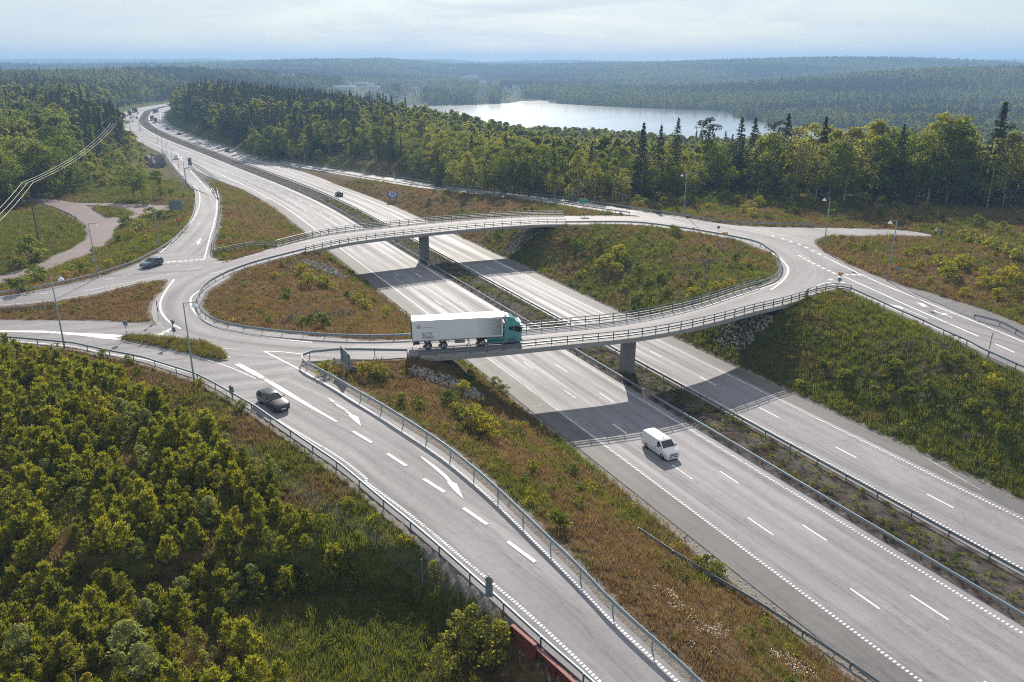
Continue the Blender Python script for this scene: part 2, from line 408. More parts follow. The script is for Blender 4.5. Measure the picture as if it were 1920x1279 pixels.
_nn = normals2(ring_in, True)   # loop runs counter-clockwise: normal (-dy,dx) points inside
ring_out = [p - n * float(w) for p, n, w in zip(ring_in, _nn, wid)]
near_idx = [i for i, p in enumerate(ring_in) if p.y < 135 and -13.5 < p.x < 41.0]
far_idx = [i for i, p in enumerate(ring_in) if p.y > 152 and -41.5 < p.x < 12.5]
near_idx.sort(); far_idx.sort()
bridge_set = set(near_idx) | set(far_idx)
ring_road = strip('roundabout_road', ring_in + [ring_in[0]], ring_out + [ring_out[0]], M['asphalt_ring'], 0.0, 0.0, 3)
struct(ring_road, 'oval roundabout carriageway crossing the motorway on two bridges', 'road')
ring_pts = []
for i in range(320):
    if i in bridge_set: continue
    for t in np.linspace(0, 1, 9): ring_pts.append(tuple(ring_in[i].lerp(ring_out[i], t)))

# --- west level area
railG = px('T1', (-320, 1180), (0, 1198), (300, 1223), (560, 1248)) + px('S0', (800, 262), (1060, 312), (1280, 382), (1460, 437), (1600, 507), (1760, 600), (1918, 700))
railE = px('T1', (1220, 518), (1100, 580), (1000, 630), (850, 680), (740, 717), (500, 775), (250, 825), (0, 865), (-320, 905))
isl_top = px('T1', (-320, 965), (0, 940), (400, 903), (700, 850), (1000, 772), (1180, 740), (1245, 735))
isl_east = px('T1', (1262, 745), (1240, 800), (1195, 895), (1193, 960), (1225, 1015), (1260, 1065))
isl_bot = px('T1', (1235, 1082), (900, 1055), (500, 1043), (0, 1042), (-320, 1050))
C_left = px('S1', (0, 690), (140, 790), (300, 900), (460, 1010), (620, 1120)) + px('S5', (350, 12), (570, 197), (730, 327), (910, 482), (1100, 652), (1310, 842), (1540, 1052), (1790, 1272), (2100, 1560))
C_right = px('S1', (330, 345), (470, 418), (600, 488), (740, 575), (900, 665), (1060, 765), (1230, 873), (1400, 988), (1570, 1122), (1745, 1272)) + px('S5', (1355, 205), (1515, 362), (1690, 532), (1875, 722)) + px('S6', (60, 737), (275, 947), (530, 1177), (760, 1400), (1000, 1640))
west_in = px('T1', (1600, 575), (1700, 640)) + [(430, 520), (385, 548), (372, 575), (400, 605), (480, 620), (600, 632), (668, 637), (693, 672)] + px('S1', (560, 285), (400, 285), (345, 310), (330, 345))
west_poly = path(railG, zW) + [un(*p, zW) for p in reversed(west_in)]
west_poly += path(railE, zW) + path(isl_top, zW) + path(isl_east, zW) + path(isl_bot, zW)
west = poly_sheet('junction_road', west_poly, M['asphalt_ring'], -0.006, direction=(0.95, 0.3))
struct(west, 'western junction carriageway with the left approach roads', 'road')
west_pts = sample_poly(west_poly, zW)
CL = resample(path(C_left, zC), n=80); CR = resample(path(C_right, zC), n=80)
slip = strip('slip_road', CL, CR, M['asphalt_ring'], -0.012, 0.5, 4)
struct(slip, 'foreground slip road with white arrows running down from the roundabout', 'road')
C_poly = CL + CR[::-1]; C_pts = sample_poly(C_poly, zC)

# --- far exit ramp (left)
D_left = px('T0', (1218, 800), (1238, 845), (1300, 935), (1370, 1018), (1440, 1098)) + px('T1', (1452, 62), (1468, 132), (1458, 232), (1418, 332), (1328, 432), (1220, 515))
D_right = px('T0', (1330, 838), (1400, 905), (1500, 1012), (1580, 1092), (1638, 1180)) + px('T1', (1620, 70), (1648, 130), (1650, 230), (1630, 360), (1600, 460), (1580, 580))
DL = resample(path(D_left, zD), n=50); DR = resample(path(D_right, zD), n=50)
exit_ramp = strip('exit_ramp', DL, DR, M['asphalt_ring'], -0.012, 0.4, 3)
struct(exit_ramp, 'curved exit ramp climbing from the far motorway to the roundabout', 'road')
D_poly = DL + DR[::-1]; D_pts = sample_poly(D_poly, zD)

# --- far entry ramp (right of motorway)
O_low = px('T6', (880, 252), (690, 225), (430, 187), (200, 148), (0, 123)) + px('T2', (1560, 1126), (1200, 1082), (800, 1018), (480, 962), (150, 910))
O_up = px('T6', (1500, 307), (1280, 268), (1000, 230), (800, 196), (560, 161), (300, 122)) + px('T3', (0, 1129)) + px('T2', (1370, 1064), (960, 1003), (560, 943), (300, 903), (0, 837))
OL = resample(path(O_low, zO), n=60); OU = resample(path(O_up, zO), n=60)
on_ramp = strip('entry_ramp', OL, OU, M['asphalt_ring'], -0.012, 0.4, 2)
struct(on_ramp, 'entry ramp leading from the roundabout down to the far motorway', 'road')
O_poly = OL + OU[::-1]; O_pts = sample_poly(O_poly, zO)

# --- right side: parking road, side road, lay-by
R_outer = px('T6', (880, 240), (1000, 232), (1280, 268), (1500, 308), (1700, 331), (1918, 343)) + px('T7', (200, 345), (430, 353), (700, 358), (950, 370), (1100, 385), (1190, 402), (1230, 412))
R_park = px('T7', (1190, 418), (900, 410), (560, 410), (420, 415), (350, 440), (345, 470), (420, 535), (600, 628), (780, 702), (930, 762), (1020, 797), (1100, 845), (1280, 920))
R_right = px('T7', (1500, 1015), (1740, 1110), (1918, 1182), (2300, 1340))
R_left = px('T7', (2300, 1590)) + px('S3', (1918, 392), (1830, 352), (1630, 262), (1460, 172), (1290, 97)) + px('T7', (1150, 1067), (990, 997), (850, 932), (730, 876), (620, 825), (520, 802), (480, 815), (420, 830))
R_in = [(1440, 560), (1462, 520), (1469, 505), (1455, 478), (1380, 448), (1260, 426)]
east_poly = [un(*p, zH) for p in R_outer + R_park + R_right + R_left + R_in]
for p in east_poly:
    if p.x > 62 and p.y > 140: p.z = zI(p.x, p.y)
east = poly_sheet('junction_road', east_poly, M['asphalt_ring'], -0.006, direction=(0.5, -0.86))
struct(east, 'eastern junction carriageway with the right side road', 'road')
zE = lambda x, y: zI(x, y) if y > 140 else zH(x, y)
east_pts = sample_poly(east_poly, zE)
lay = px('T7', (1015, 795), (1160, 825), (1300, 870), (1600, 960), (1800, 1040), (1918, 1095), (2300, 1270), (2300, 1330), (1918, 1180), (1740, 1108), (1500, 1010), (1280, 915), (1100, 840))
lay_poly = [un(*p, zH) for p in lay]
layby = poly_sheet('lay_by', lay_poly, M['asphalt_dark'], -0.016); struct(layby, 'dark asphalt lay-by beside the right side road', 'road')
east_pts += sample_poly(lay_poly, zH)

# --- footpath on the left
J1 = px('T1', (150, 128), (300, 130), (430, 137), (540, 158), (640, 174), (720, 240), (790, 285), (858, 350), (830, 420), (760, 490), (600, 570), (350, 662), (230, 695), (0, 768), (-320, 860), (-320, 800), (0, 713), (300, 625), (420, 560), (560, 500), (660, 430), (672, 380), (620, 310), (520, 240), (400, 190), (250, 155), (120, 150))
J2 = px('T1', (540, 158), (660, 164), (850, 164), (1100, 178), (1275, 184), (1275, 212), (1150, 237), (1040, 262), (930, 300), (890, 330), (858, 350), (790, 285), (830, 274), (960, 264), (1035, 247), (1000, 225), (900, 197), (780, 185), (640, 178))
J_poly = path(J1, zJ); J2_poly = path(J2, zJ); jpath = poly_sheet('footpath', J_poly, M['asphalt_path'], 0.0, 0.3); struct(jpath, 'pinkish asphalt path curving past the grass field at left', 'path')
jp2 = poly_sheet('footpath', J2_poly, M['asphalt_path'], -0.006, 0.3); struct(jp2, 'gravelly side arm of the path reaching the dark sign back', 'path')
J_pts = sample_poly(J_poly, zJ) + sample_poly(J2_poly, zJ)

# --- motorway
Y0, Y1 = 20, 1150
def mstrip(name, xa, xb, mat, dz, na=4, y0=Y0, y1=Y1): return strip(name, mline(xa, y0, y1, 6), mline(xb, y0, y1, 6), mat, dz, 0.3, na)
mwA = mstrip('motorway', 52.2, 66.4, M['asphalt'], 0.0); struct(mwA, 'near motorway carriageway with three lanes', 'road')
mwB = mstrip('motorway', 73.5, 84.2, M['asphalt'], 0.0); struct(mwB, 'far motorway carriageway with two lanes', 'road')
shA = mstrip('hard_shoulder', 48.9, 52.2, M['asphalt_dark'], 0.0, 1, 20, 262); struct(shA, 'grey hard shoulder left of the near carriageway', 'road')
shB = mstrip('hard_shoulder', 84.2, 86.9, M['asphalt_dark'], 0.0, 1, 20, 300); struct(shB, 'grey hard shoulder right of the far carriageway', 'road')
ya = list(np.linspace(262, 1150, 120))
wa = np.interp(ya, [262, 285, 300, 320, 420, 520, 700, 1150], [48.9, 48.6, 47.0, 45.6, 46.0, 47.5, 49.5, 50.0])
accA = strip('deceleration_lane', [Vector((float(mwx(w, y)), float(y), 0)) for w, y in zip(wa, ya)], [Vector((float(mwx(52.2, y)), float(y), 0)) for y in ya], M['asphalt'], -0.004, 0.3, 1)
struct(accA, 'exit lane beside the far end of the near carriageway', 'road')
yb = list(np.linspace(300, 1150, 120))
wb = np.interp(yb, [300, 312, 330, 420, 520, 1150], [86.9, 88.5, 89.0, 88.5, 87.0, 86.5])
accB = strip('acceleration_lane', [Vector((float(mwx(84.2, y)), float(y), 0)) for y in yb], [Vector((float(mwx(w, y)), float(y), 0)) for w, y in zip(wb, yb)], M['asphalt'], -0.004, 0.3, 1)
struct(accB, 'entry lane beside the far end of the far carriageway', 'road')

# ------------------------------------------------------------------ terrain
def arc_poly(i0, i1):
    ks = [k % 320 for k in range(i0, i1 + 1)]; return [tuple(ring_in[k])[:2] for k in ks] + [tuple(ring_out[k])[:2] for k in ks[::-1]]
xy = lambda P: [(p[0], p[1]) for p in P]
MASK = {'ring': [arc_poly(max(far_idx), 320 + min(near_idx)), arc_poly(max(near_idx), min(far_idx))], 'west': [xy(west_poly)], 'C': [xy(C_poly)], 'D': [xy(D_poly)], 'O': [xy(O_poly)], 'E': [xy(east_poly), xy(lay_poly)], 'J': [xy(J_poly), xy(J2_poly)]}
GROUPS = [('ring', ring_pts), ('west', west_pts), ('C', C_pts), ('D', D_pts), ('O', O_pts), ('E', east_pts), ('J', J_pts)]
trees_kd = []
for nme, P in GROUPS:
    k = KDTree(len(P))
    for i, p in enumerate(P): k.insert((p[0], p[1], 0), i)
    k.balance(); trees_kd.append((k, P))
# local ground control points (px u, v, height)
CTL = [(0, 700, 4.6), (200, 800, 3.9), (0, 1000, 3.4), (300, 1000, 3.2), (500, 900, 3.7), (600, 1150, 3.0), (850, 1230, 2.8), (0, 1270, 3.0), (400, 1270, 2.8),
       (60, 430, 3.6), (30, 560, 3.2), (200, 470, 3.2), (280, 420, 3.6), (320, 345, 3.6), (250, 365, 3.6), (150, 350, 4.2), (100, 300, 6.5),
       (1780, 470, 8.2), (1850, 520, 8.4), (1700, 480, 7.6), (1900, 470, 9.0), (1910, 600, 6.6), (1660, 420, 7.2), (1800, 420, 7.6), (1500, 395, 7.2), (1400, 385, 7.0),
       (1250, 392, 6.0), (700, 300, 5.5), (640, 290, 5.0), (560, 290, 3.5), (800, 330, 4.5), (950, 362, 5.4), (1100, 380, 5.6), (1600, 380, 7.6),
       (200, 575, 6.3), (100, 590, 6.3), (1800, 650, 4.6), (600, 560, 6.0), (450, 560, 6.3), (1300, 460, 6.4), (1400, 490, 6.3), (1180, 440, 6.2), (1290, 510, 5.4), (1150, 480, 4.4)]
CTL = [(u, v, z + (1.1 if z >= 5.0 else 0.5)) for u, v, z in CTL]
CTLP = np.array([list(un(*c)) for c in CTL])
def far_height(X, Y):
    """broad terrain away from the junction: valley with a lake, wooded hills"""
    d = np.hypot(X, Y)
    n = (np.sin(X * 0.0043 + 1.3) * np.cos(Y * 0.0037 - 0.4) * 6 + np.sin(X * 0.0107 + Y * 0.0069) * 3.2 + np.sin(X * 0.0021 - Y * 0.0031 + 2) * 7)
    amp = np.clip((d - 250) / 700, 0, 1)
    g = lambda x0, y0, sx, sy, h, a=0.0: h * np.exp(-(((X - x0) * math.cos(a) + (Y - y0) * math.sin(a)) / sx) ** 2 - ((-(X - x0) * math.sin(a) + (Y - y0) * math.cos(a)) / sy) ** 2)
    vx = np.clip((X + 75 + np.clip(Y - 420, 0, 400) * 0.28) / 125, 0, 1); vx = vx * vx * (3 - 2 * vx)
    z = 4.0 - 27.5 * vx * np.clip((Y - 238) / 330, 0, 1) ** 0.8
    z = z - 25.0 * (1 - vx) * np.clip((Y - 420 - np.clip(-X, 0, 300) * 1.4) / 420, 0, 1) * np.clip((X + 560) / 300, 0, 1)
    z = z + n * amp * 0.45
    z = z + g(-620, 900, 260, 380, 14) + g(-265, 650, 95, 170, 8.5, 0.4) + g(25, 530, 85, 130, 9.5) + g(-350, 420, 150, 260, 7) + g(-520, 1500, 300, 300, 16)
    z = z + g(850, 1640, 400, 330, 46, 0.12) + g(1350, 1750, 300, 420, 40) + g(1500, 3000, 900, 600, 44)
    z = z + g(700, 3600, 1100, 900, 52) + g(-700, 3600, 700, 900, 30) + g(-1900, 2600, 900, 700, 22)
    z = z + np.clip((Y - 4200) / 2600, 0, 1) * (62 + 9 * np.sin(X * 0.0016 + 0.8) + 5 * np.sin(X * 0.0043) + 12 * np.clip(X / 3000, -1, 1))
    return z
LAKE_Z = -24.0
LAKE = [un(u, v, LAKE_Z) for u, v in ((735, 206), (745, 199), (830, 198), (900, 197), (960, 194), (985, 189.5), (1030, 188.5), (1037, 194), (1100, 198), (1180, 202), (1260, 205), (1330, 206.5), (1365, 210), (1368, 218), (1385, 222), (1440, 230), (1510, 236), (1600, 241), (1680, 250), (1690, 275), (1500, 300), (1200, 290), (1000, 262), (900, 232), (800, 216))]
LAKEA = np.array([(p.x, p.y) for p in LAKE])
def lake_dist(X, Y):
    best = np.full(X.shape, 1e9)
    for i in range(len(LAKEA)):
        a = LAKEA[i]; b = LAKEA[(i + 1) % len(LAKEA)]; ab = b - a
        t = np.clip(((X - a[0]) * ab[0] + (Y - a[1]) * ab[1]) / (ab @ ab), 0, 1)
        best = np.minimum(best, np.hypot(X - a[0] - t * ab[0], Y - a[1] - t * ab[1]))
    return np.where(inside(LAKEA, X, Y), -best, best)
def mw_off(X, Y): return X + 0.4965 * Y - np.interp(Y, _yy, _dd)
def axis(lo, hi, step, far_lo, far_hi, g=1.055):
    a = list(np.arange(lo, hi + 1e-6, step)); s = step; x = hi
    while x < far_hi: s = min(s * g, 140); x += s; a.append(x)
    s = step; x = lo; b = []
    while x > far_lo: s = min(s * g, 140); x -= s; b.append(x)
    return np.array(b[::-1] + a)
XS = axis(-112, 112, 1.0, -112, 6200); YS = axis(36, 262, 1.0, -260, 262)
XS = np.r_[axis(-440, -114, 2.5, -5200, -114), XS]; YS = np.r_[YS, axis(264, 900, 2.5, 264, 9800)]
GX, GY = np.meshgrid(XS, YS)
def smooth01(t): t = np.clip(t, 0, 1); return t * t * (3 - 2 * t)
def build_height():
    X = GX.ravel(); Y = GY.ravel(); N = len(X)
    zf = far_height(X, Y); ld = lake_dist(X, Y)
    zf = np.where(ld < 120, np.minimum(zf, LAKE_Z - 2.0 + np.clip(ld, -6, 200) * 0.22 + 0.6), zf)
    zf = np.where(ld < 0, np.minimum(LAKE_Z - 1.2, LAKE_Z + ld * 0.1), zf)
    # near-field control points
    wsum = np.full(N, 1.0 / 34.0 ** 2); base = zf * wsum
    for c in CTLP:
        w = 1.0 / (np.hypot(X - c[0], Y - c[1]) ** 2 + 9.0) ; w = w * np.exp(-(np.hypot(X - c[0], Y - c[1]) / 60) ** 2)
        base += w * c[2]; wsum += w
    base /= wsum
    z = base.copy(); ws = np.full(N, 1.0 / 13.0 ** 2); acc = base * ws
    dmin = np.full(N, 99.0); zroad = np.zeros(N)
    # motorway corridor
    off = mw_off(X, Y); ang = 0.8957
    wl = np.interp(Y, [0, 262, 285, 320, 520, 1150], [48.9, 48.9, 48.4, 45.6, 47.5, 50]); wr = np.interp(Y, [0, 300, 330, 520, 1150], [86.9, 86.9, 89, 87, 86.5])
    dm = np.maximum(np.maximum(wl - off, off - wr), 0) * ang
    med = (off > 66.4) & (off < 73.5)
    on = (Y < 1250)
    w = np.where(on, 1.0 / (dm + 0.35) ** 2, 0); acc += 0.0 * w; ws += w * 1.0
    dmin = np.where(on, dm, dmin)
    near = (X > -170) & (X < 150) & (Y > 20) & (Y < 420)
    idx = np.where(near)[0]
    D = np.full((len(GROUPS), N), 99.0); ZG = np.zeros((len(GROUPS), N))
    for gi, (k, P) in enumerate(trees_kd):
        for i in idx:
            co, j, d = k.find((X[i], Y[i], 0)); D[gi, i] = max(0.06, d); ZG[gi, i] = P[j][2]
        for Q in MASK[GROUPS[gi][0]]: D[gi] = np.where(near & inside(Q, X, Y), 0.0, D[gi])
    for gi in range(len(GROUPS)):
        q = D[gi] < 90; w = np.where(q, 1.0 / (D[gi] + 0.35) ** 2, 0); acc += w * ZG[gi]; ws += w
        cl = D[gi] < dmin; dmin = np.where(cl, D[gi], dmin); zroad = np.where(cl, ZG[gi], zroad)
    z = acc / ws
    zroad = np.where((dm <= D.min(0)) & on, 0.0, zroad)
    k = 1 - smooth01((dmin - 0.2) / 1.2)
    z = z * (1 - k) + (zroad - 0.05) * k
    z = np.where(dmin <= np.where((Y > 262) | (X < -112), 3.0, 0.03), zroad - np.where((Y > 262) | (X < -112) | (D[2] <= 0.03) | (D[4] <= 0.03) | (D[3] <= 0.03), 0.24, 0.11), z)
    z = np.where(med & on, -0.05 + 0.18 * np.sin(np.clip((off - 66.4) / 7.1, 0, 1) * math.pi), z)
    # small roughness
    rough = (np.sin(X * 1.9 + np.sin(Y * 0.7) * 2) * np.sin(Y * 1.7 + np.sin(X * 0.6) * 2)) * 0.10 + np.sin(X * 0.55 + 1) * np.sin(Y * 0.47) * 0.16
    z = z + rough * np.clip((dmin - 1.2) / 3, 0, 1) * np.clip(1 - np.hypot(X, Y) / 900, 0.2, 1)
    for Q in (arc_poly(min(near_idx), max(near_idx)), arc_poly(min(far_idx), max(far_idx))): z = np.where(near & inside(Q, X, Y), np.minimum(z, ZR - 1.7), z)
    ccx = np.interp(Y, [ (a.y + b_.y) / 2 for a, b_ in zip(CL, CR)][::-1], [(a.x + b_.x) / 2 for a, b_ in zip(CL, CR)][::-1])
    lowb = (X < ccx) & (Y < 54) & (Y > 20) & (D[2] > 0.6) & (D[2] < 60); z = np.where(lowb, np.minimum(z, zroad * np.clip(1 - (D[2] - 0.6) / 1.1, 0, 1) + np.where(D[2] < 1.7, 2.6 * np.clip((D[2] - 0.6) / 1.1, 0, 1), 2.6 + 0.05 * D[2])), z)
    edge = np.exp(-np.clip(dmin - 0.25, 0, 50) / 0.5)
    vr = (D[2] < 6) & (X > ccx) & (Y < 92); edge = np.where(vr, np.maximum(edge, np.exp(-np.clip(D[2] - 0.4, 0, 9) / (0.8 + 0.9 * np.clip((Y - 40) / 45, 0, 1)))), edge)
    sh = (off < 49.2) & (dm < 5) & (Y < 95); edge = np.where(sh, np.maximum(edge, np.exp(-np.clip(dm - 0.3, 0, 9) / (0.5 + 1.0 * np.clip((85 - Y) / 25, 0, 1)))), edge)
    return z.reshape(GX.shape), dmin.reshape(GX.shape), dm.reshape(GX.shape), edge.reshape(GX.shape)
GZ, GD, GM, GE = build_height()
def grid_interp(A, x, y):
    x = np.asarray(x, float); y = np.asarray(y, float)
    i = np.clip(np.searchsorted(XS, x) - 1, 0, len(XS) - 2); j = np.clip(np.searchsorted(YS, y) - 1, 0, len(YS) - 2)
    tx = np.clip((x - XS[i]) / (XS[i + 1] - XS[i]), 0, 1); ty = np.clip((y - YS[j]) / (YS[j + 1] - YS[j]), 0, 1)
    return (A[j, i] * (1 - tx) + A[j, i + 1] * tx) * (1 - ty) + (A[j + 1, i] * (1 - tx) + A[j + 1, i + 1] * tx) * ty
def tz(x, y): return grid_interp(GZ, x, y)
def tzs(x, y): return float(tz(np.array([x]), np.array([y]))[0])
_TT = np.geomspace(30, 11000, 2600)
def unt(u, v):
    """point of the terrain seen at photo pixel (u, v): first crossing along the line of sight"""
    r = (u - CX) / FPX; d = (v - CY) / FPX
    y = math.cos(PITCH) - d * math.sin(PITCH); zz = -(math.sin(PITCH) + d * math.cos(PITCH))
    t = _TT; h = CAMH + zz * t - tz(r * t, y * t); k = np.where(h < 0)[0]
    if not len(k): return un(u, v, tzs)
    i = max(1, k[0]); f = h[i - 1] / (h[i - 1] - h[i]); q = t[i - 1] + f * (t[i] - t[i - 1])
    return Vector((r * q, y * q, tzs(r * q, y * q)))

# vegetation field: 0 dry and brown, 1 lush green
ZONES = [(1650, 720, 0, 26, .95), (1850, 850, 0, 24, .9), (1500, 650, 0, 14, .8), (1130, 500, 3, 14, .75), (1250, 545, 3, 12, .75), (1280, 450, 6, 12, .35), (1040, 490, 3, 12, .6), (1400, 490, 6, 10, .3),
         (600, 560, 6, 18, .12), (450, 560, 6, 14, .08), (620, 510, 3, 9, .5), (200, 575, 6, 26, .10), (60, 590, 6, 26, .12), (450, 420, 3, 20, .15), (540, 430, 1, 8, .5),
         (850, 760, 3, 10, .3), (1000, 900, 2, 9, .25), (1150, 1000, 1, 8, .3), (1350, 1200, 1, 8, .12), (1250, 1100, 1, 6, .15), (1080, 850, .5, 5, .7), (760, 720, 4, 7, .35),
         (150, 680, 5, 16, .12), (400, 750, 5, 10, .2), (600, 900, 4, 9, .3), (750, 1100, 3, 10, .75), (600, 1200, 3, 12, .75), (200, 1000, 3, 26, .6),
         (60, 440, 3.5, 30, .85), (250, 500, 4, 18, .75), (200, 600, 5, 6, .3), (330, 420, 4, 14, .6), (300, 350, 3.6, 14, .8), (220, 340, 4, 25, .85),
         (650, 300, 5, 26, .4), (900, 350, 4, 22, .25), (700, 360, 2, 16, .2), (1250, 392, 6, 20, .6), (1750, 500, 7, 18, .35), (1850, 560, 7, 16, .3), (1900, 470, 8, 14, .6), (1650, 400, 7, 22, .45), (560, 330, 1, 20, .15), (1000, 375, 5, 18, .2)]
ZP = np.array([list(un(u, v, z))[:2] + [r, g] for u, v, z, r, g in ZONES])
def veg(X, Y):
    w = np.full(X.shape, 0.12); a = 0.45 * w
    for x, y, r, g in ZP:
        k = np.exp(-((X - x) ** 2 + (Y - y) ** 2) / (r * r) * 1.6); a = a + k * g; w = w + k
    v = a / w
    n = (np.sin(X * 0.31 + 2 * np.sin(Y * 0.17)) * np.sin(Y * 0.27 + 2 * np.sin(X * 0.13)) * 0.30 + np.sin(X * 0.9 + 1.5 * np.sin(Y * 0.61)) * np.sin(Y * 0.83 + 1.2 * np.sin(X * 0.7)) * 0.16)
    v = v + n
    far = np.clip((np.hypot(X, Y) - 330) / 150, 0, 1)
    return np.clip(v * (1 - far) + 0.8 * far, 0, 1)
GV = veg(GX, GY)
me = bpy.data.meshes.new('ground'); nx, ny = len(XS), len(YS)
ii = np.arange(nx * ny).reshape(ny, nx)
quads = np.stack([ii[:-1, :-1], ii[:-1, 1:], ii[1:, 1:], ii[1:, :-1]], -1).reshape(-1, 4)
me.vertices.add(nx * ny); me.vertices.foreach_set('co', np.stack([GX, GY, GZ], -1).astype(np.float32).ravel())
me.loops.add(quads.size); me.loops.foreach_set('vertex_index', quads.astype(np.int32).ravel())
me.polygons.add(len(quads)); me.polygons.foreach_set('loop_start', np.arange(0, quads.size, 4, dtype=np.int32))
me.polygons.foreach_set('use_smooth', np.ones(len(quads), bool)); me.update(calc_edges=True); me.validate()
for nm, A in (('veg', GV), ('edge', GE), ('med', ((mw_off(GX, GY) > 66.2) & (mw_off(GX, GY) < 73.7) & (GY < 1250)).astype(float))):
    at = me.attributes.new(nm, 'FLOAT', 'POINT'); at.data.foreach_set('value', A.astype(np.float32).ravel())
ground = bpy.data.objects.new('ground', me); COL.objects.link(ground); struct(ground, 'rolling grassy and wooded ground around the interchange', 'ground')
m, n, b = new_mat('ground_cover')
def attr(n, nm):
    a = n.nodes.new("ShaderNodeAttribute"); a.attribute_name = nm; return a.outputs['Fac']
p = objpos(n)
f1 = noise(n, 0.35, 6, 0.65, p, 0.5); f2 = noise(n, 2.6, 5, 0.7, p); f3 = noise(n, 11, 3, 0.7, p)
vg = mathn(n, 'ADD', attr(n, 'veg'), mathn(n, 'MULTIPLY', mathn(n, 'SUBTRACT', f1, 0.5), 0.9))
dry = ramp(n, f2, [(0.25, (0.055, 0.036, 0.020)), (0.5, (0.125, 0.082, 0.042)), (0.8, (0.25, 0.175, 0.095))])
grn = ramp(n, f2, [(0.25, (0.026, 0.036, 0.008)), (0.5, (0.075, 0.088, 0.016)), (0.8, (0.155, 0.155, 0.035))])
col = mixc(n, ramp(n, vg, [(0.25, 0.0), (0.7, 1.0)]), dry, grn)
col = mixc(n, 0.7, col, ramp(n, f3, [(0.25, 0.45), (0.75, 1.25)]), 'MULTIPLY')
grav = ramp(n, f3, [(0.3, (0.13, 0.115, 0.10)), (0.7, (0.34, 0.31, 0.28))])
eg = mathn(n, 'ADD', attr(n, 'edge'), mathn(n, 'MULTIPLY', mathn(n, 'SUBTRACT', f2, 0.5), 0.55))
col = mixc(n, ramp(n, eg, [(0.42, 0.0), (0.56, 1.0)]), col, grav)
mg = ramp(n, f2, [(0.3, (0.018, 0.012, 0.009)), (0.7, (0.062, 0.044, 0.033))])
col = mixc(n, mathn(n, 'MULTIPLY', attr(n, 'med'), ramp(n, f1, [(0.42, 1.0), (0.66, 0.55)])), col, mg)
L(n, col, b.inputs['Base Color']); b.inputs['Roughness'].default_value = 1.0; b.inputs['Specular IOR Level'].default_value = 0.1
bump(n, b, f2, 0.9, 0.25)
me.materials.append(m)

# lake
o = MB(); o.face([(p.x, p.y, LAKE_Z) for p in [Vector(((q.x - 250) * 1.03 + 250, (q.y - 1200) * 1.03 + 1200, 0)) for q in LAKE]])
lake = o.build('lake', plain('lake_water', (0.05, 0.07, 0.09), 0.22, var=0.1, scale=0.02, spec=0.6)); struct(lake, 'pale shining lake beyond the wood', 'water')
lm = lake.data.materials[0]; ln = lm.node_tree; lb = ln.nodes['Principled BSDF']; lb.inputs['Specular IOR Level'].default_value = 0.0
lg = ln.nodes.new('ShaderNodeBsdfGlossy'); lg.inputs['Color'].default_value = (0.93, 0.95, 0.97, 1); lg.inputs['Roughness'].default_value = 0.13
lk = ln.nodes.new('ShaderNodeBump'); lk.inputs['Strength'].default_value = 0.06; lk.inputs['Distance'].default_value = 1.0; L(ln, noise(ln, 0.12, 5, 0.6, objpos(ln)), lk.inputs['Height']); L(ln, lk.outputs['Normal'], lg.inputs['Normal'])
lw = ramp(ln, noise(ln, 0.006, 4, 0.6, objpos(ln), 0.8), [(0.35, 0.80), (0.65, 0.93)])
lx = ln.nodes.new('ShaderNodeMixShader'); L(ln, lw, lx.inputs[0]); L(ln, lb.outputs[0], lx.inputs[1]); L(ln, lg.outputs[0], lx.inputs[2]); L(ln, lx.outputs[0], ln.nodes['Material Output'].inputs['Surface'])
# ------------------------------------------------------------------ painted markings, draped on the pavement
def bvh_of(objs):
    V = []; F = []
    for o in objs:
        k = len(V); V += [tuple(v.co) for v in o.data.vertices]; F += [tuple(i + k for i in p.vertices) for p in o.data.polygons if abs(p.normal.z) > 0.5]
    return BVHTree.FromPolygons(V, F)
UP = bvh_of([ring_road, west, slip, exit_ramp, on_ramp, east, layby])
def drape(x, y, z=None):
    h = UP.ray_cast(Vector((x, y, 30)), Vector((0, 0, -1)))
    return h[0].z if h[0] is not None else (z if z is not None else 0.0)
def band(mb, P, w, drp=True, dz=0.014):
    A = offset(P, w / 2); B = offset(P, -w / 2); i0 = len(mb.v)
    for a, b in zip(A, B):
        for q in (a, b): mb.v.append((q.x, q.y, (drape(q.x, q.y, q.z) if drp else q.z) + dz))
    for i in range(len(P) - 1): mb.f.append((i0 + 2 * i, i0 + 2 * i + 1, i0 + 2 * i + 3, i0 + 2 * i + 2)); mb.m.append(0)
def rumble(mb, P, w, period=0.36, duty=0.5, drp=True, dz=0.014):
    n = int(plen(P) / period); Q = resample(P, n=n + 1, smooth=False); N = normals2(Q)
    for q, nn in zip(Q, N):
        t = Vector((nn.y, -nn.x, 0)) * period * duty / 2; a = nn * w / 2
        pts = [q + a - t, q + a + t, q - a + t, q - a - t]
        mb.face([(p.x, p.y, (drape(p.x, p.y, p.z) if drp else p.z) + dz) for p in pts])
def dashes(mb, P, w, on, off, start=0.0, drp=True, dz=0.014):
    Lt = plen(P); D = resample(P, step=0.5, smooth=False); k = Lt / (len(D) - 1); s = start
    while s < Lt:
        i = max(0, int(s / k)); j = min(len(D) - 1, int((s + on) / k))
        if j > i and s + on > 0: band(mb, D[i:j + 1], w, drp, dz)
        s += on + off
def wpath(P, z): return resample(path(P, z), step=1.2)
def polymark(mb, P, dz=0.02):
    i0 = len(mb.v)
    for t in tessellate_polygon([[Vector((p.x, p.y, 0)) for p in P]]): mb.f.append(tuple(i0 + k for k in t)); mb.m.append(0)
    mb.v += [(p.x, p.y, drape(p.x, p.y, p.z) + dz) for p in P]

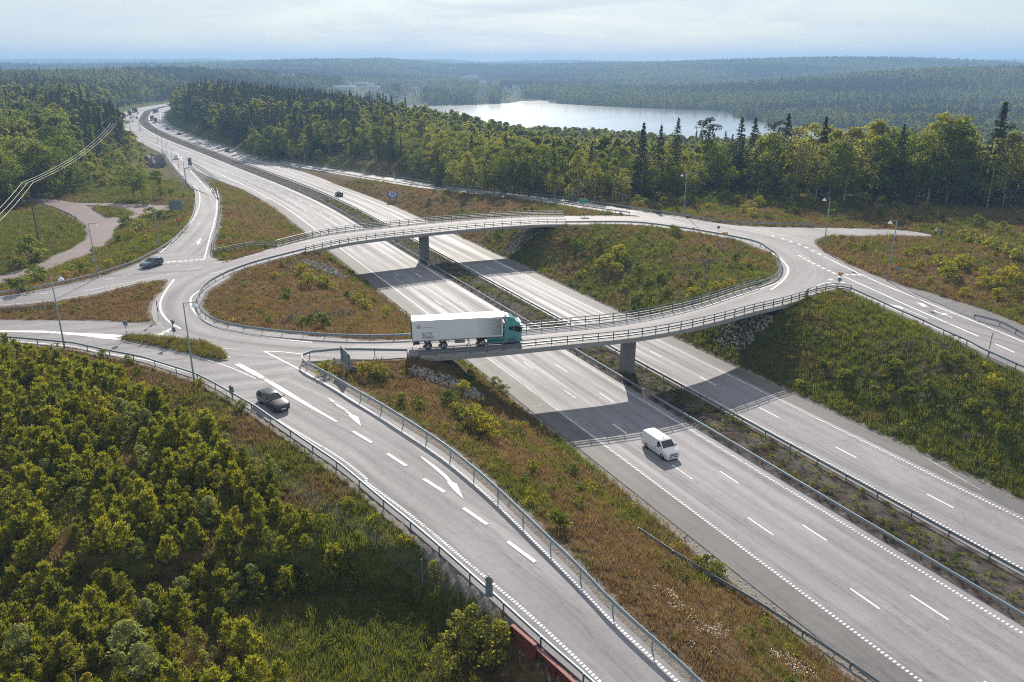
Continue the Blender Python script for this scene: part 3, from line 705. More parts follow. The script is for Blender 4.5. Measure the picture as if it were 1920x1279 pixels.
# motorway lines
def mw_marks(parent, lefts, rights, laneX, phase):
    e = MB()
    for x in lefts:
        rumble(e, mline(x, 30, 128, 2), 0.30, drp=False); band(e, mline(x, 128, 900, 5), 0.3, False)
    for x in rights:
        rumble(e, mline(x, 30, 128, 2), 0.30, drp=False); band(e, mline(x, 128, 900, 5), 0.3, False)
    e.build('edge_line', M['paint'], parent)
    d = MB()
    for x, ph in zip(laneX, phase): dashes(d, mline(x, 30, 700, 3), 0.2, 3.2, 8.9, ph, False)
    d.build('lane_line', M['paint'], parent)
def phase_for(x0, u, v):   # a dash starts (far end) at this pixel; dashes are laid from y=30 upwards
    p = un(u, v, 0); s = (p.y - 30) * math.hypot(1, 0.4965)
    return ((s - 3.2) % 12.1) - 12.1
mw_marks(mwA, [52.35], [65.3], [56.9, 61.15], [phase_for(56.9, 1403, 970), phase_for(61.15, 1502, 982)])
mw_marks(mwB, [74.6], [83.5], [78.9], [phase_for(78.9, 1425, 764)])
sm = MB(); 
band(sm, [un(u, v, 0) for u, v in px('S2', (150, 657), (255, 628))], 0.3, False); band(sm, [un(u, v, 0) for u, v in px('S1', (1650, 340), (1755, 312))], 0.3, False)
band(sm, [un(u, v, 0) for u, v in px('T5', (640, 600), (720, 588))], 0.3, False)
sm.build('cross_line', M['paintworn'], shA)
sm = MB(); band(sm, [un(u, v, 0) for u, v in px('S3', (1160, 1020), (1380, 1150), (1600, 1279))] , 0.2, False); sm.build('edge_line', M['paintworn'], shB)
# exit lane chevrons
gm = MB()
band(gm, wpath(px('T0', (1310, 820), (1345, 850), (1372, 888)), 0.1), 0.5, True, 0.03)
band(gm, [Vector((float(mwx(52.35, y)), y, 0)) for y in np.linspace(296, 330, 12)], 0.5, False, 0.03)
gm.build('gore_line', M['paint'], accA)

# slip road markings
sm = MB(); rumble(sm, resample(path(px('S1', (170, 750), (400, 890), (640, 1040), (850, 1210)) + px('S5', (410, 0), (700, 215), (1050, 505), (1400, 800), (1700, 1075), (1890, 1260), (2200, 1560)), zC), step=1.2), 0.25, 0.30, 0.68)
rumble(sm, resample(path(px('S1', (900, 710), (1150, 870), (1400, 1040), (1690, 1279)) + px('S5', (1350, 250), (1600, 500), (1890, 800)) + px('S6', (200, 930), (580, 1279), (760, 1450)), zC), step=1.2), 0.25, 0.30, 0.68)
band(sm, wpath(px('S1', (60, 235), (330, 372), (560, 500), (690, 580), (900, 710)), zC), 0.26)
sm.build('edge_line', M['paint'], slip)
sm = MB(); polymark(sm, path(px('S1', (-165, 335), (-120, 325), (0, 388), (100, 448), (210, 512), (430, 643), (612, 752), (598, 760), (420, 662), (200, 542), (60, 455), (0, 425), (-90, 375)), zC), 0.03); sm.build('gore_wedge', M['paint'], slip)
sm = MB()
for a, b_ in ((px('S1', (725, 832)), px('S1', (868, 920))), (px('S1', (985, 1003)), px('S1', (1128, 1095))), (px('S1', (1255, 1190)), px('S5', (923, 78))), (px('S5', (1042, 178)), px('S5', (1195, 283))), (px('S5', (1322, 390)), px('S5', (1498, 520)))):
    band(sm, wpath(a + b_, zC), 0.34, True, 0.03)
sm.build('lane_line', M['paint'], slip)
for pts in (px('S1', (537, 585), (560, 585), (620, 628), (690, 672), (722, 702), (765, 718), (788, 793), (735, 752), (688, 706), (700, 706), (668, 683), (610, 645), (560, 605)),
            px('S1', (1228, 1025), (1245, 1025), (1350, 1098), (1430, 1165), (1470, 1213), (1505, 1228)) + px('S5', (1045, 124), (985, 70), (933, 12)) + px('S1', (1440, 1215), (1405, 1175), (1340, 1120), (1275, 1065))):
    sm = MB(); polymark(sm, path(pts, zC), 0.03); sm.build('arrow', M['paint'], slip)
sm = MB(); band(sm, wpath(px('S1', (60, 235), (200, 240), (400, 262)), zW), 0.22); sm.build('edge_line', M['paint'], west)
# western junction markings
sm = MB()
polymark(sm, path(px('S0', (-300, 70), (0, 80), (320, 80), (600, 98), (850, 108), (940, 118), (860, 132), (880, 150), (760, 140), (600, 118), (320, 97), (0, 89), (-300, 80)), zW)); sm.build('gore_wedge', M['paint'], west)
sm = MB()
for t_, pts in (('T1', (1215, 610)), ('T1', (1258, 607)), ('T1', (1300, 603)), ('T1', (1345, 601)), ('T1', (1385, 598)), ('T1', (1428, 594)), ('T1', (1470, 590)), ('T1', (1510, 588)), ('S0', (1165, 128)), ('S0', (1205, 106)), ('S0', (1245, 88)), ('S0', (1280, 71))):
    c = un(*px(t_, pts)[0], zW); 
    polymark(sm, [c + Vector((-0.55, -0.2, 0)), c + Vector((0.5, -0.35, 0)), c + Vector((0.1, 0.75, 0))])
sm.build('give_way_triangles', M['paint'], west)
sm = MB()
for pts in (((620, 825), (980, 755), (1330, 685)), ((1405, 665), (1520, 640)), ((1600, 612), (1730, 590)), ((790, 740), (845, 727)), ((925, 707), (985, 697)), ((1180, 662), (1220, 655)), ((1295, 638), (1335, 632)), ((1410, 614), (1445, 609)), ((0, 895), (60, 886)), ((300, 845), (360, 838))):
    band(sm, wpath(px('T1', *pts), zW), 0.16)
band(sm, wpath(px('T1', (1305, 735), (1250, 810), (1207, 890), (1203, 960), (1228, 1010), (1280, 1062), (1355, 1105)), zW), 0.3)
band(sm, wpath(px('T1', (0, 930), (400, 888), (700, 838), (1000, 765)), zW), 0.12)
band(sm, wpath(px('S0', (1640, 210), (1780, 222)), zW), 0.12); band(sm, wpath(px('S0', (870, 138), (1000, 175), (1200, 215), (1400, 258), (1620, 320), (1760, 370), (1918, 440)), zW), 0.16)
band(sm, wpath(px('S0', (1560, 182), (1640, 222), (1720, 282)), zW), 0.2)
band(sm, wpath(px('T1', (-200, 1180), (0, 1190), (300, 1215), (560, 1240)) + px('S0', (800, 250), (1100, 300), (1300, 360), (1500, 420), (1700, 520), (1918, 650)), zW), 0.22)
sm.build('edge_line', M['paint'], west)
# ring markings
sm = MB()
band(sm, wpath(px('T1', (1530, 800), (1450, 850), (1428, 890), (1440, 950), (1500, 1020), (1600, 1080), (1750, 1130), (1918, 1155)) + px('S1', (200, 145), (420, 168)), zW), 0.3)
band(sm, wpath(px('T7', (30, 540), (70, 562), (115, 602), (150, 650), (140, 705), (85, 768), (20, 815)), zW), 0.35)
band(sm, offset(ring_in[8:84], -1.0), 0.22); band(sm, offset(ring_in[150:232], -0.9), 0.2)
for a, b_ in (((1200, 660), (1330, 640)), ((630, 815), (840, 775)), ((1290, 630), (1700, 570)), ((90, 1075), (360, 1010)), ((230, 908), (430, 860))):
    band(sm, wpath([(380 + a[0] / 8, 380 + a[1] / 8), (380 + b_[0] / 8, 380 + b_[1] / 8)], zW), 0.2)
sm.build('edge_line', M['paint'], ring_road)
# exit and entry ramp lines
sm = MB()
band(sm, wpath(px('T0', (1300, 905), (1375, 995), (1435, 1075)) + px('T1', (1458, 45), (1490, 80), (1497, 160), (1470, 240), (1400, 345), (1300, 445), (1200, 535)), zD), 0.24)
band(sm, wpath(px('T0', (1400, 930), (1490, 1030), (1570, 1110)) + px('T1', (1590, 50), (1620, 110), (1625, 200), (1600, 330), (1560, 470), (1530, 585)), zD), 0.28); sm.build('edge_line', M['paint'], exit_ramp)
sm = MB(); polymark(sm, path(px('T1', (1500, 424), (1511, 431), (1495, 457), (1506, 462), (1476, 477), (1474, 447), (1484, 452)), zD), 0.03); sm.build('arrow', M['paint'], exit_ramp)
sm = MB(); band(sm, [a.lerp(b_, 0.2) for a, b_ in zip(OL, OU)], 0.2); band(sm, [a.lerp(b_, 0.8) for a, b_ in zip(OL, OU)], 0.2); sm.build('edge_line', M['paint'], on_ramp)
# eastern markings
sm = MB()
band(sm, wpath(px('T7', (418, 563), (600, 652), (860, 772), (1200, 912), (1500, 1032), (1918, 1205), (2300, 1370)), zE), 0.3)
band(sm, wpath(px('T7', (565, 712), (760, 800), (1000, 910), (1300, 1042), (1580, 1163)), zE), 0.32)
band(sm, wpath(px('T7', (1703, 1218), (1848, 1283)), zE), 0.3); band(sm, wpath(px('T7', (2000, 1345), (2150, 1410)), zE), 0.3)
band(sm, wpath(px('T7', (330, 805), (440, 757), (515, 788), (600, 812)), zE), 0.24); band(sm, wpath(px('T7', (620, 815), (850, 915), (1150, 1050), (1460, 1190), (1918, 1390)), zE), 0.16)
band(sm, wpath(px('T7', (1020, 955), (1195, 1030)), zE), 0.22); band(sm, wpath(px('T7', (1240, 965), (1380, 1022)), zE), 0.22)
sm.build('edge_line', M['paint'], east)
sm = MB()
for a in ((35, 410), (110, 431), (172, 452), (235, 473), (287, 496), (337, 520), (387, 546), (240, 560), (272, 579), (305, 597), (340, 615), (378, 633), (415, 652), (455, 670), (495, 688), (540, 715)):
    c = px('T7', (a[0] - 12, a[1] - 5), (a[0] + 12, a[1] + 6)); band(sm, path(c, zE), 0.5)
for a in ((590, 700), (640, 701), (683, 702), (560, 760), (470, 738)):
    c = un(*px('T7', a)[0], zE); polymark(sm, [c + Vector((-0.5, 0.4, 0)), c + Vector((0.5, 0.4, 0)), c + Vector((0.0, -0.6, 0))])
sm.build('give_way_dashes', M['paint'], east)
for pts in (((905, 918), (940, 930), (985, 935), (1025, 955), (1000, 958), (975, 948), (935, 940)), ((1110, 908), (1165, 918), (1195, 940), (1160, 942), (1145, 930)), ((1225, 965), (1290, 985), (1330, 990), (1350, 1005), (1300, 1000))):
    sm = MB(); polymark(sm, path(px('T7', *pts), zE), 0.03); sm.build('arrow', M['paint'], east)

# grass island kerbs (raised kerb ring round the sliver island)
SLIV = px('S0', (920, 136), (1000, 124), (1200, 143), (1400, 163), (1550, 183), (1640, 232), (1698, 290), (1672, 304), (1500, 272), (1200, 205), (1000, 165))
sl_p = resample(path(SLIV, ZR), step=0.8, closed=True)
o = MB(); o.sweep(sl_p, [(-0.15, -0.05), (0.15, -0.05), (0.15, 0.13), (-0.15, 0.13)], closed=True); k = o.build('traffic_island', M['concrete']); struct(k, 'narrow kerbed traffic island overgrown with grass', 'island')
o = MB(); i0 = 0
for t in tessellate_polygon([[Vector((p.x, p.y, 0)) for p in sl_p]]): o.f.append(tuple(t)); o.m.append(0)
o.v = [(p.x, p.y, ZR + 0.11) for p in sl_p]
isl_soil = o.build('island_soil', ground.data.materials[0], k)
for nm, val in (('veg', 0.5), ('edge', 0.0), ('med', 0.0)):
    at = isl_soil.data.attributes.new(nm, 'FLOAT', 'POINT'); at.data.foreach_set('value', np.full(len(sl_p), val, np.float32))

# ------------------------------------------------------------------ guard rails
POSTME = {}
def post_mesh(h, style):
    key = (round(h, 2), style)
    if key not in POSTME:
        o = MB()
        if style == 'bridge':
            o.box((0, 0, h / 2), (0.09, 0.12, h)); o.box((0, 0, 0.02), (0.26, 0.26, 0.04))
        elif style == 'tube':
            o.tube([(0, 0, -0.4), (0, 0, h * 0.55), (0.0, 0.10, h * 0.8), (0, 0.0, h)], 0.055, 6)
        else: o.box((0, -0.07, h / 2 - 0.25), (0.10, 0.07, h + 0.45)); o.box((0, -0.02, h - 0.16), (0.08, 0.06, 0.2))
        ob = o.build('post', M['steel_dark' if style != 'tube' else 'steel']); me_ = ob.data; bpy.data.objects.remove(ob); POSTME[key] = me_
    return POSTME[key]
WB = [(0.0, -0.15), (0.045, -0.13), (0.085, -0.08), (0.03, -0.02), (0.03, 0.02), (0.085, 0.08), (0.045, 0.13), (0.0, 0.15), (-0.012, 0.15), (0.018, 0.02), (0.018, -0.02), (-0.012, -0.15)]
def guard_rail(P, label, h=0.75, spacing=4.0, style='wbeam', side=1, parent=None, name='guard_rail', cat='guard rail', mat='steel', group='guard rails along the roads', maxposts=100, ext=0.0):
    if style == 'bridge': mat = 'steel_dark'
    Q = resample(P, step=1.5, smooth=False); base = Q[0].copy()
    if parent is None: root = empty(name, base, 0, label, cat, group)
    else: root = parent
    def loc(pts): return [p - root.location for p in pts]
    def rail(nm, prof, dz):
        o = MB(); o.sweep([p + Vector((0, 0, dz)) for p in loc(Q)], prof); return o.build(nm, M[mat], root)
    circ = lambda r, n=8: [(r * math.cos(2 * math.pi * k / n), r * math.sin(2 * math.pi * k / n)) for k in range(n)]
    if style == 'wbeam': rail('beam', [(a * side * 1.1, b_ * 1.05) for a, b_ in WB], h - 0.16)
    elif style == 'tube': rail('beam', [(a * side * 1.25, b_ * 1.15) for a, b_ in WB], h - 0.17)
    elif style == 'box': rail('beam', [(-0.06, -0.11), (0.06, -0.11), (0.06, 0.11), (-0.06, 0.11)], h - 0.12)
    elif style == 'bridge':
        rail('top_rail', circ(0.06), h); rail('middle_rail', [(-0.04, -0.09), (0.04, -0.09), (0.04, 0.09), (-0.04, 0.09)], h * 0.62); rail('lower_rail', [(-0.035, -0.07), (0.035, -0.07), (0.035, 0.07), (-0.035, 0.07)], h * 0.33)
    Lt = plen(P); n = int(Lt / spacing)
    S = resample(P, n=n + 1, smooth=False); N = normals2(S); me_ = post_mesh(h, style)
    order = sorted(range(len(S)), key=lambda i: (S[i] - cam.location).length)
    keep = set(order[:maxposts]); rest = MB()
    for i, (p, q) in enumerate(zip(S, N)):
        if i in keep:
            c = bpy.data.objects.new('post', me_); COL.objects.link(c); c.parent = root; c.location = p - root.location
            c.rotation_euler = (0, 0, math.atan2(q.y, q.x) - math.pi / 2 + (0 if side > 0 else math.pi))
        else: rest.box(p - root.location + Vector((0, 0, h / 2)), (0.09, 0.09, h))
    if rest.v: tag(rest.build('post_row', M['steel_dark'], root), kind='stuff')
    return root

def up(P, dz): return [p + Vector((0, 0, dz)) for p in P]
# ------------------------------------------------------------------ the two bridges
def bridge(idx, label, piers, cat='bridge'):
    I = [ring_in[i] for i in idx]; O = [ring_out[i] for i in idx]; N = [_nn[i] for i in idx]
    mid = (I[len(I) // 2] + O[len(O) // 2]) / 2
    root = empty('overpass_bridge', Vector((mid.x, mid.y, 0)), 0, label, cat)
    lo = lambda p: p - root.location
    o = MB()
    for i, (a, b_, q) in enumerate(zip(I, O, N)):
        w = (a - b_).length
        for t, h in ((-0.05, -0.04), (-0.05, -0.5), (1.5, -1.0), (w - 1.5, -1.0), (w + 0.05, -0.5), (w + 0.05, -0.04)):
            p = lo(a - q * t); o.v.append((p.x, p.y, p.z + h))
    for i in range(len(I) - 1):
        for j in range(6): o.f.append((i * 6 + j, (i + 1) * 6 + j, (i + 1) * 6 + (j + 1) % 6, i * 6 + (j + 1) % 6)); o.m.append(0)
    for e in (0, len(I) - 1): o.f.append(tuple(e * 6 + j for j in range(6))); o.m.append(0)
    o.build('deck', M['concrete'], root)
    for P, s in ((I, 1), (O, -1)):
        e = MB(); e.sweep([lo(p + q * (0.27 * s)) for p, q in zip(P, N)], [(-0.21, -0.52), (0.21, -0.52), (0.21, 0.10), (-0.21, 0.10)]); e.build('edge_beam', M['concrete'], root, bevel=0.02)
        r = empty('railing', (0, 0, 0)); r.parent = root
        guard_rail(up([lo(p + q * (0.27 * s)) for p, q in zip(P, N)], 0.10), None, 1.12, 2.1, 'bridge', 1, parent=r)
    for c, wt, wb_, d, deckz in piers:
        o = MB(); ang = math.atan2(c[3], c[2]); T = Matrix.Translation(lo(Vector((c[0], c[1], 0)))) @ Matrix.Rotation(ang, 4, 'Z')
        prof = []
        for z, w in ((-0.3, wb_), (deckz - 1.6, wb_ * 1.04), (deckz - 0.02, wt)):
            ring = []
            for k in range(20):
                an = 2 * math.pi * k / 20; ca, sa = math.cos(an), math.sin(an)
                e = 0.45; ring.append(T @ Vector((math.copysign(abs(ca) ** e, ca) * w / 2, math.copysign(abs(sa) ** e, sa) * d / 2, z)))
            prof.append(ring)
        for r0, r1 in zip(prof[:-1], prof[1:]):
            for k in range(20): o.face([r0[k], r0[(k + 1) % 20], r1[(k + 1) % 20], r1[k]])
        o.face(prof[-1]); o.build('pier', M['concrete_dark'], root)
    for e, s in ((0, -1), (len(I) - 1, 1)):
        a, b_ = lo(I[e]), lo(O[e]); t = (a - b_).normalized(); f = Vector((-t.y, t.x, 0)) * s
        # f points out of the span
        nxt = lo(I[1 if e == 0 else len(I) - 2]);
        if (nxt - a).dot(f) > 0: f = -f
        w = (a - b_).length; c = (a + b_) / 2
        Mx = Matrix((( t.x, f.x, 0, c.x + f.x * 0.9), (t.y, f.y, 0, c.y + f.y * 0.9), (0, 0, 1, ZR), (0, 0, 0, 1)))
        o = MB(); o.box((0, -0.55, -2.3), (w - 1.2, 1.3, 2.55), Mx); o.box((-(w / 2 - 0.25), 1.2, -1.35), (0.4, 4.2, 1.6), Mx); o.box((w / 2 - 0.25, 1.2, -1.35), (0.4, 4.2, 1.6), Mx)
        o.build('abutment', M['concrete'], root, bevel=0.03)
    return root
def tang(idx_list, x):
    i = min(idx_list, key=lambda i: abs((ring_in[i].x + ring_out[i].x) / 2 - x)); d = ring_in[(i + 1) % 320] - ring_in[i - 1]; return (d.x, d.y, (ring_in[i] + ring_out[i]) / 2)
p1 = un(1177, 703, 0); tx, ty, mm = tang(near_idx, p1.x)
p2 = un(795, 489, 0); ux, uy, m2 = tang(far_idx, p2.x)
bridge(near_idx, 'near concrete bridge with grey railings carrying the lorry over the motorway', [((p1.x, p1.y + 1.0, tx, ty), 2.3, 1.75, 1.9, ZR - 0.98)])
bridge(far_idx, 'far concrete bridge with grey railings and no vehicle on it', [((p2.x, p2.y + 1.1, ux, uy), 2.2, 1.9, 2.0, ZR - 0.98)])

# ------------------------------------------------------------------ guard rails beside the roads
west_arc = [ring_in[i] for i in range(max(far_idx), 320)] + [ring_in[i] for i in range(0, min(near_idx) + 1)]
east_arc = [ring_in[i] for i in range(max(near_idx), min(far_idx) + 1)]
guard_rail(offset(west_arc, 0.25), 'curved guard rail round the brown west end of the oval grass islands', 0.8, 3.0, 'tube', -1)
guard_rail(offset(east_arc, 0.25), 'curved guard rail round the green east end of the oval grass islands', 0.8, 3.0, 'tube', -1)
o0 = ring_out[max(far_idx)]; 
guard_rail([o0] + [un(*p, ZR) for p in [(489, 463)] + px('T1', (1918, 488), (1780, 512), (1640, 540), (1603, 548))], 'railing from the far bridge to the foot of the exit ramp', 1.05, 2.1, 'bridge', 1)
guard_rail(path(px('T1', (1593, 545), (1600, 470), (1628, 362), (1650, 230), (1650, 130), (1625, 66)) + px('T0', (1640, 1178), (1582, 1090), (1502, 1010), (1432, 935)), zD), 'guard rail on the right edge of the curved exit ramp', 0.8, 4.0, 'wbeam', 1)
guard_rail(up([p for p in DL] + path(railE, ZR)[1:], 0), 'long guard rail on the outer edge of the exit ramp and left approach road', 0.78, 4.0, 'box', 1)
guard_rail(path(railG[:-1], ZR) + CL, 'long guard rail between the slip road and the young pines', 0.82, 4.0, 'box', 1)
cr_corner = [ring_out[min(near_idx)] + Vector((-1.5, 0.1, 0)), *[un(*p, ZR) for p in px('S1', (640, 268), (500, 280), (420, 287), (362, 303), (342, 325), (352, 352))]]
guard_rail(resample(cr_corner + CR[1:], step=1.5), 'tall tubular guard rail between the slip road and the brown verge', 1.05, 4.0, 'tube', 1)
guard_rail(OL, 'guard rail on the near edge of the entry ramp', 0.8, 4.0, 'wbeam', 1)
guard_rail([un(*p, zE) for p in px('T7', (330, 343), (200, 338)) + px('T6', (1918, 336), (1700, 326), (1500, 302))] + OU[1:], 'guard rail on the wooded edge of the entry ramp and roundabout', 0.8, 4.0, 'wbeam', -1)
e0 = ring_out[max(near_idx)]
guard_rail([e0] + [un(*p, ZR) for p in px('T7', (250, 868), (350, 838), (430, 822), (480, 812), (560, 818), (620, 830))], 'curved railing from the near bridge to the right side road', 1.05, 2.1, 'bridge', 1)
guard_rail([un(*p, zH) for p in px('T7', (620, 830), (730, 880), (850, 936), (990, 1001), (1150, 1071), (1290, 1140)) + px('S3', (1460, 175), (1630, 265), (1830, 355), (1918, 395), (2300, 570))], 'dark guard rail on the left edge of the right side road above the green bank', 0.8, 4.0, 'box', 1)
guard_rail([un(*p, zH) for p in px('T7', (1545, 1032), (1620, 1050), (1740, 1082), (1830, 1130), (1918, 1178), (2300, 1360))], 'pale guard rail between the right side road and the lay-by', 0.75, 3.0, 'wbeam', 1)
guard_rail(mline(66.9, 25, 620, 4), 'guard rail on the median side of the near carriageway', 0.75, 4.0, 'wbeam', 1)
guard_rail(mline(73.1, 25, 620, 4), 'guard rail on the median side of the far carriageway', 0.75, 4.0, 'wbeam', -1)
guard_rail([Vector((float(mwx(w, y)), float(y), 0)) for w, y in zip(wb + 0.3, yb) if 330 < y < 820], 'distant guard rail below the dark wood beside the far carriageway', 0.75, 4.0, 'wbeam', 1)
guard_rail([unt(*p) for p in px('S6', (330, 335), (560, 490), (720, 588), (900, 695), (1100, 812), (1300, 945), (1500, 1075), (1750, 1245), (2000, 1420))], 'guard rail half hidden in the verge beside the hard shoulder', 0.58, 4.0, 'wbeam', 1)
guard_rail([un(*p, 0.05) for p in px('T0', (1445, 905), (1540, 968), (1640, 1040))], 'short guard rail at the gore before the exit ramp', 0.75, 4.0, 'wbeam', 1)
guard_rail([un(*p, tzs) for p in px('T1', (-200, 990), (0, 977), (200, 963), (420, 945), (490, 942))], 'low guard rail sunk in the brown grass island', 0.45, 4.0, 'wbeam', 1)

# ------------------------------------------------------------------ lamp posts
def ztop(b, v):
    """height above base b so that the top is seen at row v"""
    lo_, hi = 0.0, 40.0
    for _ in range(40):
        m_ = (lo_ + hi) / 2
        if pr(b + Vector((0, 0, m_)))[1] > v: lo_ = m_
        else: hi = m_
    return lo_
def lamp_post(b, h, arm, label, small=False):
    root = empty('street_lamp', b, 0, label, 'street lamp', 'street lamps round the junction')
    o = MB(); o.tube([(0, 0, -0.4), (0, 0, h * 0.15), (0, 0, h)], [0.12, 0.11, 0.065], 8); o.build('pole', M['steel'], root, smooth=True)
    a = Vector(arm).normalized(); o = MB(); o.tube([(0, 0, h - 0.04), a * 1.25 + Vector((0, 0, h - 0.02))], 0.04, 6); o.tube([Vector((0, 0, h - 0.6)), a * 0.5 + Vector((0, 0, h - 0.05))], 0.02, 5); o.build('arm', M['steel'], root)
    c = a * 1.12 + Vector((0, 0, h - 0.12)); o = MB(); P = [(0.06, 0.06), (0.10, 0.0), (0.22, -0.14), (0.36, -0.34), (0.38, -0.40)]
    for (r0, z0), (r1, z1) in zip(P[:-1], P[1:]):
        for k in range(14):
            a0, a1 = 2 * math.pi * k / 14, 2 * math.pi * (k + 1) / 14
            o.face([(c.x + r0 * math.cos(a0), c.y + r0 * math.sin(a0), c.z + z0), (c.x + r0 * math.cos(a1), c.y + r0 * math.sin(a1), c.z + z0), (c.x + r1 * math.cos(a1), c.y + r1 * math.sin(a1), c.z + z1), (c.x + r1 * math.cos(a0), c.y + r1 * math.sin(a0), c.z + z1)])
    o.face([(c.x + 0.06 * math.cos(2 * math.pi * k / 14), c.y + 0.06 * math.sin(2 * math.pi * k / 14), c.z + 0.06) for k in range(14)])
    sh = o.build('lamp_shade', M['white'], root, smooth=True)
    o = MB(); o.cyl((c.x, c.y, c.z - 0.41), (0, 0, 1), 0.34, 0.05, 14); o.build('lens', M['lamp'], sh)
for (bu, bv), tv, arm, lab, zf in (
    ((122, 656), 518, (1, 0.15, 0), 'tall lamp post by the guard rail at the left edge, above the pines', ZR - 0.3), ((366, 727), 568, (1, 0.3, 0), 'tall lamp post in the foreground beside the thin grass island', ZR - 0.3),
    ((184, 523), 419, (0.8, 0.1, 0), 'lamp post on the grass bank right of the curving footpath', ZR - 0.2), ((300, 470), 383, (-0.4, 0.2, 0), 'lamp post on the green bank below the dark sign back', 6.6),
    ((1282, 403), 326, (-0.7, -0.1, 0), 'lamp post at the wood edge beyond the east grass island', ZR), ((1544, 470), 371, (-1, -0.1, 0), 'lamp post at the mouth of the small side road', ZR), ((1664, 527), 413, (-1, -0.1, 0), 'lamp post beside the yield sign on the right bank', ZR),
    ((347, 414), 331, (1, 0.1, 0), 'lamp post behind the guard rail right of the dark sign back', 5.2), ((355, 385), 316, (1, 0.1, 0), 'lamp post at the bend of the exit ramp', 3.8), ((349, 346), 296, (1, 0.1, 0), 'lamp post halfway up the exit ramp', 2.4),
    ((336, 321), 291, (1, 0.1, 0), 'slim lamp post beside the white car on the exit ramp', 1.2), ((323, 302), 280, (1, 0.1, 0), 'slim distant lamp post nearest the gore wedge', .6), ((313, 291), 268, (1, 0.1, 0), 'slim distant lamp post right of the rock outcrop', .3), ((305, 281), 257, (1, 0.1, 0), 'slim distant lamp post above the rock outcrop', .2), ((296, 268), 249, (1, 0.1, 0), 'smallest and farthest of the slim lamp posts along the motorway', .1)):
    b_ = un(bu, bv, zf); lamp_post(b_, ztop(b_, tv), arm, lab)

# ------------------------------------------------------------------ road signs
def disc(o, c, r, nrm, th=0.03, n=24, m=0):
    o.cyl(c, nrm, r, th, n, m)
def poly_plate(o, pts, T, th=0.03, m=0):
    a = [T @ Vector((x, -th / 2, z)) for x, z in pts]; b_ = [T @ Vector((x, th / 2, z)) for x, z in pts]; n = len(pts)
    o.face(a, m); o.face(b_[::-1], m)
    for i in range(n): o.face([a[i], a[(i + 1) % n], b_[(i + 1) % n], b_[i]], m)
TRI = [(-0.45, 0.39), (0.45, 0.39), (0.0, -0.39)]
def circ2(r, n=22, cx=0, cz=0): return [(cx + r * math.cos(2 * math.pi * k / n), cz + r * math.sin(2 * math.pi * k / n)) for k in range(n)]
def road_sign(b_, h, rz, plates, label, cat='road sign', r=0.035, post='steel', striped=False):
    """plates: list of (part name, outline, height, [(outline, material) faces laid on it], back material); front faces -Y before rotation"""
    root = empty('road_sign', b_, rz, label, cat)
    if striped:
        for k in range(8):
            o = MB(); o.tube([(0, 0, h * k / 8), (0, 0, h * (k + 1) / 8)], 0.05, 8)
            o.build('post_band', M['signblue' if k % 2 else 'white'], root)
    else:
        o = MB(); o.tube([(0, 0, -0.4), (0, 0, h)], r, 8); o.build('post', M[post], root)
    for nm, outl, z, faces, back in plates:
        T = Matrix.Translation((0, -0.05, z)); o = MB(); poly_plate(o, outl, T, 0.03); pl = o.build(nm, M[back], root)
        for k, (fo, mt) in enumerate(faces):
            o = MB(); poly_plate(o, fo, Matrix.Translation((0, -0.069 - 0.004 * k, z)), 0.006); o.build('face_panel', M[mt], pl)
    return root
YIELD = ('yield_plate', TRI, 2.3, [(TRI, 'signred'), ([(-0.27, 0.27), (0.27, 0.27), (0, -0.2)], 'signyellow')], 'signback')
ROUND = ('roundabout_plate', circ2(0.33), 1.5, [(circ2(0.33), 'signblue')] + [([(0.2 * math.cos(a), 0.2 * math.sin(a)), (0.1 * math.cos(a + .5), 0.1 * math.sin(a + .5)), (0.14 * math.cos(a + 1.5), 0.14 * math.sin(a + 1.5)), (0.24 * math.cos(a + 1.3), 0.24 * math.sin(a + 1.3))], 'white') for a in (0.2, 2.3, 4.4)], 'signback')
NOENTRY = lambda z, r=0.42: ('no_entry_plate', circ2(r), z, [(circ2(r), 'signred'), ([(-r * .72, -r * .17), (r * .72, -r * .17), (r * .72, r * .17), (-r * .72, r * .17)], 'signyellow')], 'signback')
RECT = lambda w, h: [(-w / 2, -h / 2), (w / 2, -h / 2), (w / 2, h / 2), (-w / 2, h / 2)]
YB = ('yield_plate', TRI, 2.5, [], 'signback'); RB = ('roundabout_plate', circ2(0.36), 1.6, [], 'signback')
def sgn(u, v, z, *a, **k): return road_sign(un(u, v, z), *a, **k)
sgn(1572, 541, ZR, 2.7, R(-8), [YIELD, ROUND], 'orange yield triangle over blue roundabout disc, at the railing bend')
sgn(1681, 519, 6.8, 2.7, R(-20), [YIELD, ROUND], 'orange yield triangle over blue roundabout disc, on the bushy right bank')
sgn(328, 640, ZR, 2.9, R(155), [YB, RB], 'grey back of a yield triangle over a round plate on the thin grass island')
sgn(298, 600, ZR, 2.7, R(125), [YB, RB], 'grey back of a yield triangle seen edge on, at the tip of the brown island')
sgn(239, 635, ZR, 2.3, R(170), [('round_plate', circ2(0.36), 2.1, [], 'signback')], 'round sign back on a blue and white banded post', striped=True)
sgn(254, 489, 5.4, 2.7, R(10), [('yield_plate', TRI, 2.5, [], 'signback'), NOENTRY(1.6)], 'red no entry disc under a dark triangle on the left bank by the dark car')
sgn(337, 434, 5.4, 2.9, R(5), [NOENTRY(2.6), ('lower_plate', RECT(0.75, 0.75), 1.7, [], 'signback')], 'red no entry disc over a dark plate near the dark panel, left bank')
sgn(429, 420, 4.2, 2.9, R(5), [NOENTRY(2.6), ('lower_plate', RECT(0.75, 0.75), 1.7, [], 'signback')], 'red no entry disc over a dark plate in the brown verge by the exit ramp')
